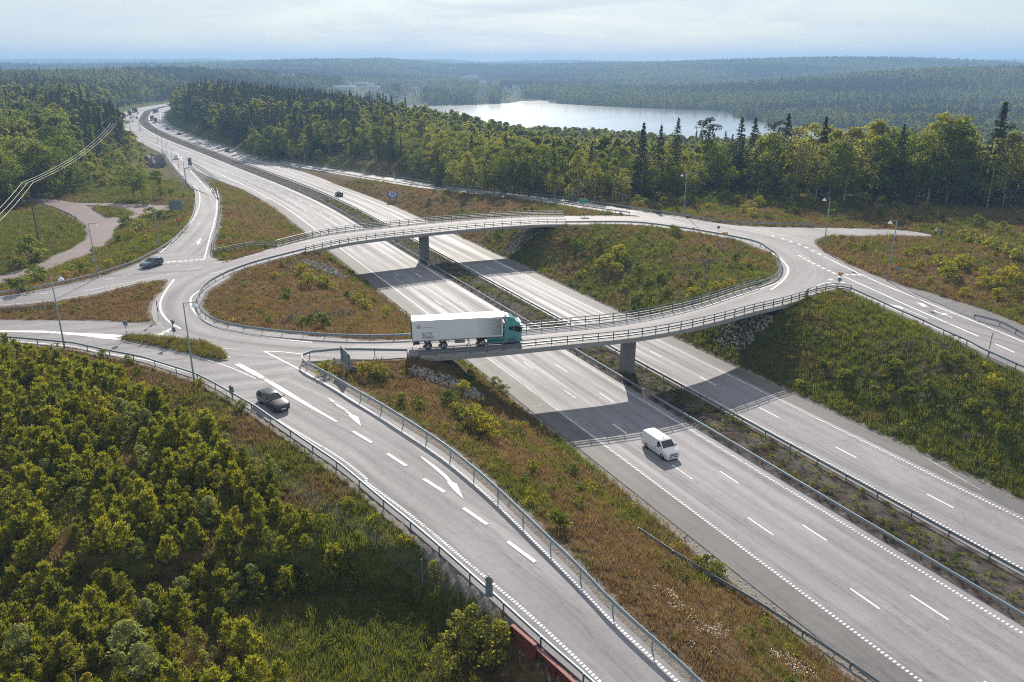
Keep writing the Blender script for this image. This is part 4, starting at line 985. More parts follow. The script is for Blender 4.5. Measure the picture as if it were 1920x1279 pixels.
sgn(414, 468, 7.0, 2.7, R(5), [('yield_plate', TRI, 2.5, [], 'signback'), NOENTRY(1.6)], 'red no entry disc under a dark triangle at the foot of the exit ramp')
sgn(1346, 441, ZR, 1.9, R(0), [('round_plate', circ2(0.33), 1.7, [], 'signback')], 'small dark round sign on the rim of the east grass island')
sgn(1358, 449, ZR - .1, 1.5, R(0), [('arrow_plate', RECT(1.3, 0.42), 1.3, [(RECT(1.3, 0.42), 'signyellow')], 'signback')], 'small orange direction board on the rim of the east grass island')
sgn(1851, 672, 6.9, 3.3, R(50), [('round_plate', circ2(0.42), 3.0, [(circ2(0.42), 'signred'), (circ2(0.29), 'signyellow')], 'signback'), ('small_plate', RECT(0.4, 1.0), 1.9, [], 'steel')], 'brown red round sign over a narrow plate at the right edge of the picture')
sgn(917, 1150, zC(0, 50) - .5, 3.2, R(160), [('round_plate', circ2(0.3), 2.7, [], 'signback'), ('lower_plate', RECT(0.55, 1.1), 1.9, [], 'signback')], 'grey sign back with a round top beside the red barrier')
sgn(437, 762, ZR - 1, 2.6, R(150), [('back_plate', RECT(0.7, 0.95), 1.9, [], 'signback')], 'grey sign back behind the guard rail left of the black estate car')
# blue exit sign on two posts
def board(b_, w, hgt, z0, rz, faces, label, back='signback', nposts=2, r=0.06):
    root = empty('road_sign', b_, rz, label, 'road sign')
    for x in ([-w * 0.32, w * 0.32] if nposts == 2 else [0]):
        o = MB(); o.tube([(x, 0, -0.5), (x, 0, z0 + hgt * 0.95)], r, 8); o.build('post', M['steel'], root)
    T = Matrix.Translation((0, -0.1, z0 + hgt / 2)); o = MB(); poly_plate(o, RECT(w, hgt), T, 0.06); pl = o.build('board', M[back], root)
    for k, (fo, mt) in enumerate(faces):
        o = MB(); poly_plate(o, fo, Matrix.Translation((0, -0.137 - 0.004 * k, z0 + hgt / 2)), 0.006); o.build('face_panel', M[mt], pl)
    return root
bb = unt(737, 377)
fr = lambda x0, z0, x1, z1: [(x0, z0), (x1, z0), (x1, z1), (x0, z1)]
board(bb, 2.9, 2.0, 0.9, R(-8), [(RECT(2.9, 2.0), 'signblue'), (fr(-1.2, -0.15, 1.2, 0.8), 'white'), (fr(-0.62, 0.1, -0.1, 0.55), 'clothdark'), (fr(0.0, 0.1, 0.4, 0.55), 'clothdark'), (fr(0.48, 0.1, 0.72, 0.55), 'clothdark'), (fr(-0.75, -0.7, -0.35, -0.4), 'white'), (fr(-0.2, -0.7, 0.15, -0.4), 'white'), (fr(0.25, -0.7, 0.75, -0.4), 'white')], 'blue and white exit sign in the dry grass beside the far carriageway')
board(un(1093, 403, ZR - .2), 2.0, 1.0, 2.9, R(-12), [(RECT(2.0, 1.0), 'signgreen')], 'teal green direction sign at the end of the entry ramp rail', nposts=1)
board(un(1073, 373, ZR - .4), 0.75, 1.9, 1.1, R(-10), [(RECT(0.75, 1.9), 'signgreen'), (fr(-0.3, 0.45, 0.3, 0.9), 'signorange')], 'narrow green sign with an orange top in front of the wood', nposts=1)
board(un(331, 405, 5.0), 3.6, 2.4, 1.6, R(170), [], 'large dark back of a direction sign beside the exit ramp')
board(un(357, 313, 0.1), 1.5, 3.2, 0.6, R(195), [], 'dark tall sign panel standing at the exit gore')
# big sign seen edge-on at the near bridge
b1 = un(649, 712, ZR - 1.0)
r_ = board(b1, 3.9, 1.75, 2.0, R(118), [(RECT(3.9, 1.75), 'signback')], 'large grey direction sign seen almost edge on beside the near bridge')
board(un(660, 716, ZR - 1.2), 1.3, 1.2, 0.8, R(165), [], 'small square grey sign back on a white post below the large direction sign', nposts=1)

# noise barrier in the foreground
root = empty('noise_barrier', un(985, 1200, 5.0), 0, 'dark red timber noise barrier beside the slip road at the bottom edge', 'noise barrier')
PB = [un(*p, 6.1) for p in px('S5', (1352, 922), (1500, 1050))] ; PB2 = [un(*p, 5.7) for p in px('S5', (1508, 1068), (1600, 1150), (1740, 1279), (1900, 1430))]
for P, top in ((PB, 6.1), (PB2, 5.7)):
    P = resample(P, step=2.4, smooth=False)
    for a, b_ in zip(P[:-1], P[1:]):
        d = (b_ - a); Ln = d.length; ang = math.atan2(d.y, d.x); c = (a + b_) / 2 - root.location
        T = Matrix.Translation((c.x, c.y, 0)) @ Matrix.Rotation(ang, 4, 'Z'); o = MB()
        for k in range(14): o.box((-Ln / 2 + Ln * (k + 0.5) / 14, 0.0 + 0.012 * (k % 2), top - root.location.z - 1.75), (Ln / 14 - 0.012, 0.06, 3.5), T)
        o.build('timber_panel', M['barrier'], root)
        o = MB(); o.box((0, 0, top - root.location.z + 0.05), (Ln + 0.02, 0.24, 0.08), T); o.build('cap_board', M['barrier_cap'], root)
        o = MB(); o.box((-Ln / 2, -0.12, top - root.location.z - 1.8), (0.14, 0.14, 3.6), T); o.build('post', M['barrier'], root)

# wire fence across the pine slope
fp = [unt(*p) for p in ((300, 770), (345, 795), (410, 832), (480, 880), (535, 920), (588, 956), (650, 998), (721, 1048), (790, 1090), (860, 1125))]
fp = resample(fp, step=4.5, smooth=False)
root = empty('wire_fence', fp[0], 0, 'grey wire game fence on thin posts between the slip road and the pines', 'fence')
for k in range(9):
    h = 0.15 + 0.22 * k; o = MB(); o.tube([p - fp[0] + Vector((0, 0, h)) for p in fp], 0.007, 4, cap=False); o.build('wire', M['steel'], root)
for p in fp:
    o = MB(); o.tube([p - fp[0] + Vector((0, 0, -0.3)), p - fp[0] + Vector((0, 0, 2.1))], 0.035, 6); o.build('post', M['steel'], root)

# ------------------------------------------------------------------ power line
def utility_pole(b_, h, label, aframe=False):
    root = empty('power_pole', b_, 0, label, 'power pole', 'power poles along the left wood')
    o = MB(); o.tube([(0, 0, -0.5), (0, 0, h)], [0.16, 0.10], 8); o.build('pole', M['wood'], root)
    if aframe:
        o = MB(); o.tube([(1.6, -0.6, -0.5), (0.1, 0, h * 0.95)], [0.13, 0.09], 8); o.tube([(0.9, -0.3, h * 0.42), (0, 0, h * 0.42)], 0.06, 6); o.build('stay_pole', M['wood'], root)
    o = MB(); o.box((0, 0, h - 0.15), (2.6, 0.1, 0.12)); o.build('crossarm', M['steel_dark'], root)
    for x in (-1.2, 0, 1.2):
        o = MB(); o.tube([(x, 0, h - 0.1), (x, 0, h + 0.18)], 0.05, 6); o.build('insulator', M['white'], root)
    return root
P1 = un(73, 453, 4.2); h1 = ztop(P1, 344); utility_pole(P1, h1, 'brown wooden power pole standing in the left grass field')
P2 = Vector((-163.0, 337.0, tzs(-163, 337))); h2 = ztop(P2, 232); utility_pole(P2, h2, 'power pole among the trees where the three wires reach the wood')
P3 = un(262, 246, tzs); utility_pole(P3, ztop(P3, 221), 'distant leaning wooden pole pair above the bushes beside the motorway', True)
P4 = un(245, 246, tzs); utility_pole(P4, ztop(P4, 226), 'thin distant pole left of the leaning pole pair')
t1 = P1 + Vector((0, 0, h1 + 0.15)); t2 = P2 + Vector((0, 0, h2 + 0.15)); t0 = t1 + (t1 - t2) * 0.55; t0.z = t1.z - 2.0
for x, lb in zip((-1.2, 0, 1.2), ('leftmost of the three sunlit power wires', 'middle one of the three sunlit power wires', 'rightmost of the three sunlit power wires')):
    o = MB(); pts = []
    for a, b_ in ((t0, t1), (t1, t2)):
        for k in range(16): t = k / 16; p = a.lerp(b_, t); pts.append(p + Vector((x, 0, -4 * 2.2 * t * (1 - t))))
    pts.append(t2 + Vector((x, 0, 0))); o.tube(pts, 0.035, 5)
    tag(o.build('power_wire', M['wire']), lb, 'power wire', 'power wires over the left wood')

# ------------------------------------------------------------------ vehicles
def interp_st(st, x, k):
    xs = [s[0] for s in st]; return float(np.interp(-x, [-q for q in xs], [s[k] for s in st]))
class Shell:
    """lofted body: stations (x from front to rear, top height, half width at the belt); belt height, sill, roof height and roof half width"""
    def __init__(s, st, sill, belt, roof, wroof): s.st = st; s.sill = sill; s.belt = belt; s.roof = roof; s.wr = wroof
    def wtop(s, x, z):
        w = interp_st(s.st, x, 2)
        return w if z <= s.belt else w - (z - s.belt) / (s.roof - s.belt) * (w - s.wr * w / max(q[2] for q in s.st))
    def mesh(s):
        o = MB(); rings = []
        for x, zt, w in s.st:
            zb = min(s.belt, zt - 0.04); ze = zt - 0.05; wt = s.wtop(x, zt)
            half = [(w * 0.93, s.sill), (w, s.sill + 0.22), (w, max(s.sill + 0.25, zb)), (s.wtop(x, ze), max(ze, s.sill + 0.28)), (wt - 0.09, zt), (wt * 0.5, zt + 0.025), (0, zt + 0.03)]
            rings.append([(x, -a, z) for a, z in half] + [(x, a, z) for a, z in half[::-1][1:]])
        n = len(rings[0])
        for r0, r1 in zip(rings[:-1], rings[1:]):
            for k in range(n): o.face([r0[k], r0[(k + 1) % n], r1[(k + 1) % n], r1[k]])
        o.face(rings[0]); o.face(rings[-1]); return o
    def side(s, pts, y, eps=0.012): return [(x, y * (s.wtop(x, z) + eps), z) for x, z in pts]
def weld(o, d=0.001, smooth=True):
    bm = bmesh.new(); bm.from_mesh(o.data); bmesh.ops.remove_doubles(bm, verts=bm.verts, dist=d); bmesh.ops.recalc_face_normals(bm, faces=bm.faces)
    for f in bm.faces: f.smooth = smooth
    bm.to_mesh(o.data); bm.free()
    if smooth:
        try: o.data.set_sharp_from_angle(angle=R(35))
        except Exception: pass
def wheel(root, x, y, r, w=0.22, side=1):
    wh = empty('wheel', (x, y, r)); wh.parent = root
    o = MB(); n = 22
    prof = [(r * 0.62, -w / 2), (r * 0.94, -w / 2), (r, -w / 2 + 0.03), (r, w / 2 - 0.03), (r * 0.94, w / 2), (r * 0.62, w / 2)]
    for k in range(n):
        a0, a1 = 2 * math.pi * k / n, 2 * math.pi * (k + 1) / n
        for (r0, y0), (r1, y1) in zip(prof, prof[1:] + prof[:1]):
            o.face([(r0 * math.cos(a0), y0, r0 * math.sin(a0)), (r0 * math.cos(a1), y0, r0 * math.sin(a1)), (r1 * math.cos(a1), y1, r1 * math.sin(a1)), (r1 * math.cos(a0), y1, r1 * math.sin(a0))])
    o.build('tyre', M['black'], wh)
    o = MB(); yy = side * w * 0.32; o.cyl((0, yy, 0), (0, 1, 0), r * 0.2, 0.06, 12)
    for k in range(5):
        a = 2 * math.pi * k / 5; T = Matrix.Rotation(a, 4, 'Y'); o.box((r * 0.38, yy, 0), (r * 0.5, 0.03, r * 0.17), T)
    for k in range(n):
        a0, a1 = 2 * math.pi * k / n, 2 * math.pi * (k + 1) / n
        o.face([(r * .62 * math.cos(a0), yy, r * .62 * math.sin(a0)), (r * .62 * math.cos(a1), yy, r * .62 * math.sin(a1)), (r * .53 * math.cos(a1), yy + side * .015, r * .53 * math.sin(a1)), (r * .53 * math.cos(a0), yy + side * .015, r * .53 * math.sin(a0))])
    o.build('rim', M['rim'], wh)
    return wh
def panel(root, name, pts, mat, th=0.012):
    """a thin plate with real thickness just proud of the body"""
    o = MB(); P = [Vector(p) for p in pts]; n = (P[1] - P[0]).cross(P[2] - P[0]).normalized(); c = sum(P, Vector()) / len(P)
    if n.dot(c - Vector((c.x * 0.6, 0, c.z * 0.6))) < 0: n = -n
    A = [p + n * th for p in P]; B_ = [p - n * th for p in P]; k = len(P)
    o.face(A); o.face(B_[::-1])
    for i in range(k): o.face([A[i], A[(i + 1) % k], B_[(i + 1) % k], B_[i]])
    return o.build(name, M[mat], root)
def arch(root, x, y, r):
    o = MB(); o.cyl((x, y, r * 0.98), (0, 1, 0), r * 1.17, 0.05, 20); o.build('wheel_arch', M['darkplastic'], root)

def car(loc, rz, paint, label, kind='estate', group=None, tilt=0.0):
    root = empty('passenger_car', loc, rz, label, 'car', group)
    K = {'estate': dict(L=4.65, w=0.90, hood=0.95, wsb=0.78, rf=-0.05, rr=-2.05, belt=0.96, roof=1.43),
         'hatch': dict(L=4.3, w=0.90, hood=0.98, wsb=0.72, rf=-0.05, rr=-1.75, belt=0.98, roof=1.47),
         'suv': dict(L=4.6, w=0.93, hood=1.08, wsb=0.8, rf=-0.0, rr=-1.95, belt=1.12, roof=1.66)}[kind]
    h = K['L'] / 2; w = K['w']; bl = K['belt']; rf = K['roof']; hd = K['hood']; sill = 0.24
    st = [(h, 0.56, w * 0.74), (h - 0.06, 0.70, w * 0.84), (h - 0.28, hd - 0.13, w * 0.95), (h - 0.75, hd - 0.04, w), (K['wsb'] + 0.0, hd + 0.02, w), (K['rf'], rf, w), (K['rf'] - 0.7, rf + 0.02, w), (K['rr'] + 0.35, rf - 0.03, w * 0.99), (K['rr'], rf - 0.10, w * 0.97), (-h + 0.12, bl + 0.06, w * 0.93), (-h + 0.02, bl - 0.12, w * 0.88), (-h, 0.55, w * 0.82)]
    S = Shell(st, sill, bl, rf, w * 0.76); body = S.mesh().build('body', M[paint], root); weld(body)
    t = lambda x, z, f=0.90: S.wtop(x, z) * f
    wx0, wz0, wx1, wz1 = K['wsb'] - 0.05, hd + 0.055, K['rf'] + 0.06, rf - 0.02
    panel(root, 'windscreen', [(wx0, -t(wx0, wz0, .88), wz0), (wx0, t(wx0, wz0, .88), wz0), (wx1, t(wx1, wz1, .86), wz1), (wx1, -t(wx1, wz1, .86), wz1)], 'glass', 0.03)
    rx0, rz0, rx1, rz1 = K['rr'] - 0.02, rf - 0.14, -h + 0.16, bl + 0.10
    panel(root, 'rear_window', [(rx0, -t(rx0, rz0, .84), rz0), (rx0, t(rx0, rz0, .84), rz0), (rx1, t(rx1, rz1, .84), rz1), (rx1, -t(rx1, rz1, .84), rz1)], 'glass', 0.03)
    zt = rf - 0.10; zb = bl + 0.02
    for sd in (-1, 1):
        for a, b_, fr0, rr0 in ((K['rf'] + 0.45, -0.45, K['rf'] - 0.02, -0.45), (-0.52, -1.35, -0.52, -1.35), (-1.42, K['rr'] - 0.10, -1.42, K['rr'] + 0.15)):
            panel(root, 'side_window', S.side([(a, zb), (b_, zb), (rr0, zt), (fr0, zt)], sd), 'glass', 0.008)
        panel(root, 'headlight', [(h - 0.30, sd * w * 0.93, hd - 0.20), (h - 0.07, sd * w * 0.55, 0.68), (h - 0.07, sd * w * 0.58, 0.58), (h - 0.28, sd * w * 0.95, 0.66)], 'lamp', 0.02)
        panel(root, 'tail_light', [(-h + 0.0, sd * w * 0.55, bl - 0.14), (-h + 0.10, sd * w * 0.91, bl - 0.06), (-h + 0.08, sd * w * 0.90, bl - 0.30), (-h - 0.0, sd * w * 0.55, bl - 0.30)], 'tail', 0.02)
        o = MB(); o.box((K['wsb'] - 0.25, sd * (w + 0.09), bl + 0.07), (0.12, 0.2, 0.13)); o.build('door_mirror', M[paint], root, bevel=0.03)
        for x in (h - 0.88, -h + 0.92):
            arch(root, x, sd * (w * 0.97 - 0.02), 0.33); wheel(root, x, sd * (w - 0.09), 0.325, 0.21, sd)
    o = MB(); o.box((h - 0.02, 0, 0.52), (0.05, w * 0.95, 0.16)); o.build('grille', M['darkplastic'], root)
    o = MB(); o.box((h + 0.015, 0, 0.40), (0.02, 0.52, 0.11)); o.build('number_plate', M['white'], root)
    o = MB(); o.box((-h - 0.01, 0, 0.62), (0.02, 0.52, 0.11)); o.build('number_plate', M['white'], root)
    return root
def heading(P, t): d = P[1] - P[0]; return math.atan2(d.y, d.x)
def dir_at(a, b_, z): p = un(*a, z); q = un(*b_, z); return math.atan2(q.y - p.y, q.x - p.x)
MWA = math.atan2(-1, 0.4965)            # towards the camera along the motorway
def on_mw(x0, y): return Vector((float(mwx(x0, y)), y, 0.004)), math.atan2(-1, -(mwx(x0, y + 3) - mwx(x0, y - 3)) / 6 )

p = un(513, 760, zC); car(Vector((p.x, p.y, drape(p.x, p.y) + .006)), dir_at((482, 750), (520, 774), ZR), 'car_black', 'black estate car driving down the slip road in the foreground', 'estate')
p = un(285, 499, ZR); car(Vector((p.x, p.y, ZR)), dir_at((301, 493), (270, 502), ZR), 'car_grey', 'dark blue grey hatchback turning onto the left approach road', 'hatch')
p = un(636, 367, 0); car(Vector((p.x, p.y, .004)), MWA + math.pi + R(1), 'car_black', 'dark hatchback driving away on the far carriageway behind the bridge', 'hatch')
p = un(426, 284, 0); car(Vector((p.x, p.y, .004)), R(118), 'car_black', 'dark car on the far carriageway beyond the brown median, upper left', 'suv')
p = un(331, 298, zD); car(Vector((p.x, p.y, drape(p.x, p.y) + .006)), dir_at((326, 290), (336, 304), 0.3), 'car_white', 'white car entering the exit ramp beside the gore', 'hatch')
p = un(314, 243, 0); car(Vector((p.x, p.y, .004)), R(120), 'car_black', 'small dark car on the distant far carriageway, left of the dark red one', 'hatch')
p = un(336, 252.5, 0); car(Vector((p.x, p.y, .004)), R(120), 'car_red', 'small dark red car on the distant far carriageway', 'hatch')
for (u, v), pt, lab in (((240, 230), 'car_grey', 'tiny grey car lowest on the distant bend of the near carriageway'), ((249, 228), 'car_white', 'tiny pale car right of the lowest grey car on the distant bend'), ((245.5, 222), 'car_grey', 'tiny dark car just below the distant coach'), ((257, 222), 'car_black', 'tiny dark car at the right lane of the distant bend'), ((251, 220), 'car_white', 'tiny pale car between two dark cars on the distant bend'), ((259, 214), 'car_white', 'tiny white car beside the distant lorry on the bend'), ((289, 211), 'car_black', 'tiny dark car next to the van leaving the distant bend'), ((292, 205), 'car_grey', 'farthest tiny car at the end of the distant bend')):
    p = un(u, v, 0); car(Vector((p.x, p.y, .004)), R(-66), pt, lab, 'hatch', 'tiny cars on the distant bend')
def lorry(loc, rz, label, cabc, boxc, Lb=9.0):
    root = empty('lorry', loc, rz, label, 'lorry')
    o = MB(); o.box((-Lb / 2, 0, 2.35), (Lb, 2.5, 2.7)); o.build('cargo_box', M[boxc], root, bevel=0.05)
    o = MB(); o.box((1.3, 0, 1.9), (2.1, 2.4, 2.7), taper=0.94); o.build('cab', M[cabc], root, bevel=0.08)
    o = MB(); o.box((2.36, 0, 2.35), (0.06, 2.1, 0.95)); o.build('windscreen', M['glass'], root)
    o = MB(); o.box((-Lb / 2, 0, 0.85), (Lb, 1.0, 0.3)); o.build('chassis', M['darkplastic'], root)
    for x in (1.2, -Lb * 0.6, -Lb * 0.6 - 1.4):
        for sd in (-1, 1): wheel(root, x, sd * 1.1, 0.48, 0.3, sd)
    return root
p = un(292, 229.5, 0); lorry(Vector((p.x, p.y, .004)), R(114), 'dark lorry leading nearer the camera of two on the distant far carriageway', 'car_grey', 'car_grey', 7)
p = un(287, 225, 0); lorry(Vector((p.x, p.y, .004)), R(108), 'brownish lorry just ahead of another on the distant far carriageway', 'car_grey', 'signback', 7)
p = un(244, 216, 0); lorry(Vector((p.x, p.y, .004)), R(-60), 'grey coach at the left of the distant bend', 'car_grey', 'car_grey', 8)
p = un(254.5, 211, 0); lorry(Vector((p.x, p.y, .004)), R(-50), 'dark lorry highest on the left half of the distant bend', 'car_grey', 'car_grey', 7)
p = un(293.5, 211.5, 0); lorry(Vector((p.x, p.y, .004)), R(95), 'brownish van-like lorry at the end of the distant far carriageway', 'signback', 'signback', 6)

# white van
def van(loc, rz, label):
    root = empty('van', loc, rz, label, 'van'); h = 2.45; w = 0.95
    st = [(h, 0.62, w * 0.80), (h - 0.05, 0.82, w * 0.90), (h - 0.35, 1.07, w * 0.97), (h - 0.78, 1.20, w), (h - 0.88, 1.26, w), (h - 1.55, 1.90, w), (h - 1.95, 1.97, w), (-h + 0.5, 1.97, w), (-h + 0.10, 1.94, w), (-h + 0.02, 1.86, w * 0.99), (-h, 0.6, w * 0.97)]
    S = Shell(st, 0.26, 1.12, 1.97, w * 0.84); weld(S.mesh().build('body', M['white'], root))
    t = lambda x, z, f: S.wtop(x, z) * f
    panel(root, 'windscreen', [(h - 0.92, -t(h - .92, 1.29, .88), 1.31), (h - 0.92, t(h - .92, 1.29, .88), 1.31), (h - 1.52, t(h - 1.52, 1.86, .86), 1.88), (h - 1.52, -t(h - 1.52, 1.86, .86), 1.88)], 'glass', 0.03)
    for sd in (-1, 1):
        panel(root, 'side_window', S.side([(h - 0.98, 1.17), (h - 1.95, 1.17), (h - 1.95, 1.80), (h - 1.55, 1.80)], sd), 'glass', 0.008)
        panel(root, 'headlight', [(h - 0.42, sd * w * 0.94, 1.02), (h - 0.12, sd * w * 0.60, 0.90), (h - 0.09, sd * w * 0.62, 0.78), (h - 0.36, sd * w * 0.97, 0.86)], 'lamp', 0.02)
        panel(root, 'fog_lamp_recess', [(h - 0.10, sd * w * 0.88, 0.56), (h + 0.01, sd * w * 0.55, 0.56), (h + 0.01, sd * w * 0.55, 0.42), (h - 0.10, sd * w * 0.88, 0.38)], 'darkplastic', 0.02)
        panel(root, 'tail_light', [(-h - 0.01, sd * w * 0.80, 1.5), (-h + 0.02, sd * w * 0.95, 1.5), (-h + 0.02, sd * w * 0.96, 1.0), (-h - 0.01, sd * w * 0.82, 1.0)], 'tail', 0.02)
        panel(root, 'rubbing_strip', S.side([(h - 2.1, 0.74), (-h + 0.3, 0.74), (-h + 0.3, 0.70), (h - 2.1, 0.70)], sd, 0.012), 'signback', 0.006)
        panel(root, 'door_handle', S.side([(h - 2.02, 1.0), (h - 2.2, 1.0), (h - 2.2, 1.045), (h - 2.02, 1.045)], sd, 0.02), 'darkplastic', 0.015)
        o = MB(); o.box((h - 1.15, sd * (w + 0.12), 1.28), (0.12, 0.22, 0.26)); o.build('door_mirror', M['white' if sd < 0 else 'darkplastic'], root, bevel=0.03)
        for x in (h - 0.92, -h + 1.0):
            arch(root, x, sd * (w * 0.98 - 0.02), 0.35); wheel(root, x, sd * (w - 0.10), 0.345, 0.22, sd)
    o = MB(); o.box((h - 0.045, 0, 0.84), (0.06, w * 1.12, 0.05)); o.box((h - 0.015, 0, 0.70), (0.06, w * 1.1, 0.10)); o.build('grille', M['darkplastic'], root)
    o = MB(); o.box((h + 0.02, 0, 0.50), (0.03, w * 1.0, 0.1)); o.build('bumper_intake', M['darkplastic'], root)
    o = MB(); o.cyl((h - 0.02, 0, 0.86), (1, 0, 0.25), 0.085, 0.04, 18); o.build('badge', M['rim'], root)
    o = MB(); o.box((h + 0.04, 0, 0.44), (0.02, 0.52, 0.11)); o.build('number_plate', M['paint'], root)
    o = MB(); o.box((h - 2.0, 0, 2.03), (0.16, 0.05, 0.06)); o.build('roof_aerial', M['darkplastic'], root)
    return root
pa = un(1225, 846, 0)
van(Vector((pa.x + 0.75, pa.y - 0.2, .004)), MWA, 'white panel van driving towards us in the middle lane of the near carriageway')

# articulated lorry on the near bridge
pr0 = un(803.6, 655.5, ZR); pf0 = un(959, 646.5, ZR); dd = (pf0 - pr0); dd.z = 0; rz = math.atan2(dd.y, dd.x); Ln = dd.length
sc = Ln / 10.9
T0 = pf0 + Vector((-math.sin(rz), math.cos(rz), 0)) * 1.1 * sc
truck = empty('articulated_lorry', Vector((T0.x, T0.y, ZR + 0.006)), rz, 'teal articulated lorry with white box trailer lettered ELECTRIC POWERED on the near bridge', 'lorry'); truck.scale = (sc, sc, sc)
def tbox(nm, c, d, mat, bev=0.03, par=None, taper=1.0):
    o = MB(); o.box(c, d, None, 0, taper); return o.build(nm, M[mat], par or truck, bevel=bev)
FX = 0.0   # front axle at x=0; cab front at +1.35
fr_x = -0.62 - 0.55; tl = 11.75
tcx = fr_x - tl / 2
trl = tbox('trailer_box', (tcx, 0, 2.62), (tl, 2.55, 2.75), 'trailer', 0.04)
tbox('roof_edge', (tcx, -1.265, 3.97), (tl - 0.1, 0.05, 0.06), 'white', 0, trl); tbox('bottom_rail', (tcx, -1.28, 1.28), (tl - 0.05, 0.03, 0.12), 'rim', 0, trl)
tbox('corner_post', (fr_x - 0.05, -1.27, 2.62), (0.10, 0.05, 2.7), 'white', 0, trl); tbox('corner_post', (fr_x - tl + 0.05, -1.27, 2.62), (0.10, 0.05, 2.7), 'white', 0, trl)
tbox('rear_frame', (fr_x - tl - 0.03, 0, 2.4), (0.08, 2.5, 2.2), 'darkplastic', 0.01, trl)
# halftone dots growing towards the front of the trailer
o = MB(); yf = -1.28
for i in range(44):
    for j in range(26):
        fx = i / 43; s = 0.012 + 0.036 * fx ** 0.9
        x = fr_x - 3.35 + 3.15 * fx; z = 1.50 + 2.3 * (j + 0.5 * (i % 2)) / 26
        if z > 3.82: continue
        o.face([(x - s, yf, z), (x, yf, z - s), (x + s, yf, z), (x, yf, z + s)])
o.build('dot_pattern', M['clothgrey'], trl)
def text_mesh(txt, size, name, par, loc, mat):
    cu = bpy.data.curves.new(name, 'FONT'); cu.body = txt; cu.size = size; cu.extrude = 0.004; cu.space_line = 0.82; cu.offset = 0.0
    to = bpy.data.objects.new(name, cu); COL.objects.link(to); bpy.context.view_layer.update()
    me_ = bpy.data.meshes.new_from_object(to.evaluated_get(bpy.context.evaluated_depsgraph_get())); bpy.data.objects.remove(to)
    ob = bpy.data.objects.new(name, me_); COL.objects.link(ob); me_.materials.clear(); me_.materials.append(M[mat]); ob.parent = par; ob.location = loc; ob.rotation_euler = (math.pi / 2, 0, 0); ob.scale = (0.60, 1.12, 1); return ob
text_mesh('ELECTRIC\nPOWERED', 0.52, 'lettering', trl, (fr_x - tl + 1.25, yf, 1.98), 'clothdark')
o = MB(); cx_, cz_ = fr_x - tl + 0.85, 3.18
for k in range(28):
    a0, a1 = 2 * math.pi * k / 28, 2 * math.pi * (k + 1) / 28
    o.face([(cx_ + .21 * math.cos(a0), yf, cz_ + .21 * math.sin(a0)), (cx_ + .21 * math.cos(a1), yf, cz_ + .21 * math.sin(a1)), (cx_ + .27 * math.cos(a1), yf, cz_ + .27 * math.sin(a1)), (cx_ + .27 * math.cos(a0), yf, cz_ + .27 * math.sin(a0))])
o.face([(cx_ - .2, yf, cz_ - .05), (cx_ + .2, yf, cz_ - .05), (cx_ + .2, yf, cz_ + .05), (cx_ - .2, yf, cz_ + .05)]); o.build('emblem', M['clothgrey'], trl)
o = MB(); o.box((cx_ + 1.2, yf, cz_ - 0.12), (1.3, 0.006, 0.035)); o.build('small_lettering', M['clothgrey'], trl)
tbox('trailer_chassis', (tcx - 0.4, 0, 1.08), (tl - 1.0, 1.0, 0.28), 'darkplastic', 0.02); tbox('underrun_bar', (fr_x - tl + 0.15, 0, 0.65), (0.12, 2.3, 0.14), 'darkplastic', 0.02)
tbox('mudguard', (fr_x - tl + 0.55, -1.0, 0.95), (0.7, 0.5, 0.35), 'darkplastic', 0.03); tbox('support_leg', (-5.6, -0.85, 0.75), (0.14, 0.14, 0.9), 'rim', 0.01); tbox('support_leg', (-5.6, 0.85, 0.75), (0.14, 0.14, 0.9), 'rim', 0.01)
tbox('pallet_box', (-6.8, -0.95, 0.82), (1.3, 0.45, 0.3), 'steel', 0.02)
cab_st = [(1.36, 1.45, 1.10), (1.34, 2.0, 1.16), (1.22, 2.55, 1.22), (1.02, 3.05, 1.23), (0.80, 3.12, 1.23), (-0.45, 3.18, 1.23), (-0.62, 3.15, 1.22)]
S = Shell(cab_st, 0.42, 1.75, 3.18, 1.16); cab = S.mesh().build('cab', M['teal'], truck); weld(cab)
panel(cab, 'windscreen', [(1.36, -1.04, 1.85), (1.36, 1.04, 1.85), (1.06, 1.02, 2.98), (1.06, -1.02, 2.98)], 'glass', 0.03)
for sd in (-1, 1):
    panel(cab, 'side_window', S.side([(1.14, 1.72), (0.35, 1.95), (0.35, 2.60), (1.0, 2.62), (1.16, 2.3)], sd), 'glass', 0.01)
    panel(cab, 'quarter_window', S.side([(0.25, 2.0), (-0.35, 2.1), (-0.35, 2.55), (0.25, 2.6)], sd), 'glass', 0.01)
    panel(cab, 'headlight', [(1.38, sd * 0.72, 0.98), (1.34, sd * 1.10, 1.05), (1.34, sd * 1.10, 0.82), (1.38, sd * 0.72, 0.80)], 'lamp', 0.02)
    o = MB(); o.box((1.28, sd * 1.36, 2.2), (0.14, 0.18, 0.75)); o.build('door_mirror', M['darkplastic'], cab, bevel=0.04)
    panel(cab, 'side_fairing', [(-0.62, sd * 1.22, 0.45), (-0.95, sd * 1.23, 0.5), (-0.95, sd * 1.23, 3.2), (-0.62, sd * 1.22, 3.15)], 'teal', 0.02)
    wheel(truck, 0, sd * 1.07, 0.50, 0.32, sd); arch(truck, 0, sd * 1.20, 0.5)
    wheel(truck, -3.95, sd * 1.0, 0.50, 0.55, sd)
    for x in (-8.9, -10.9): wheel(truck, x, sd * 1.05, 0.48, 0.4, sd)
o = MB(); 
for y in (-1.05, 1.05): pass
prof = [(0.75, 3.16), (0.35, 3.55), (-0.25, 3.85), (-0.60, 3.88), (-0.60, 3.14)]
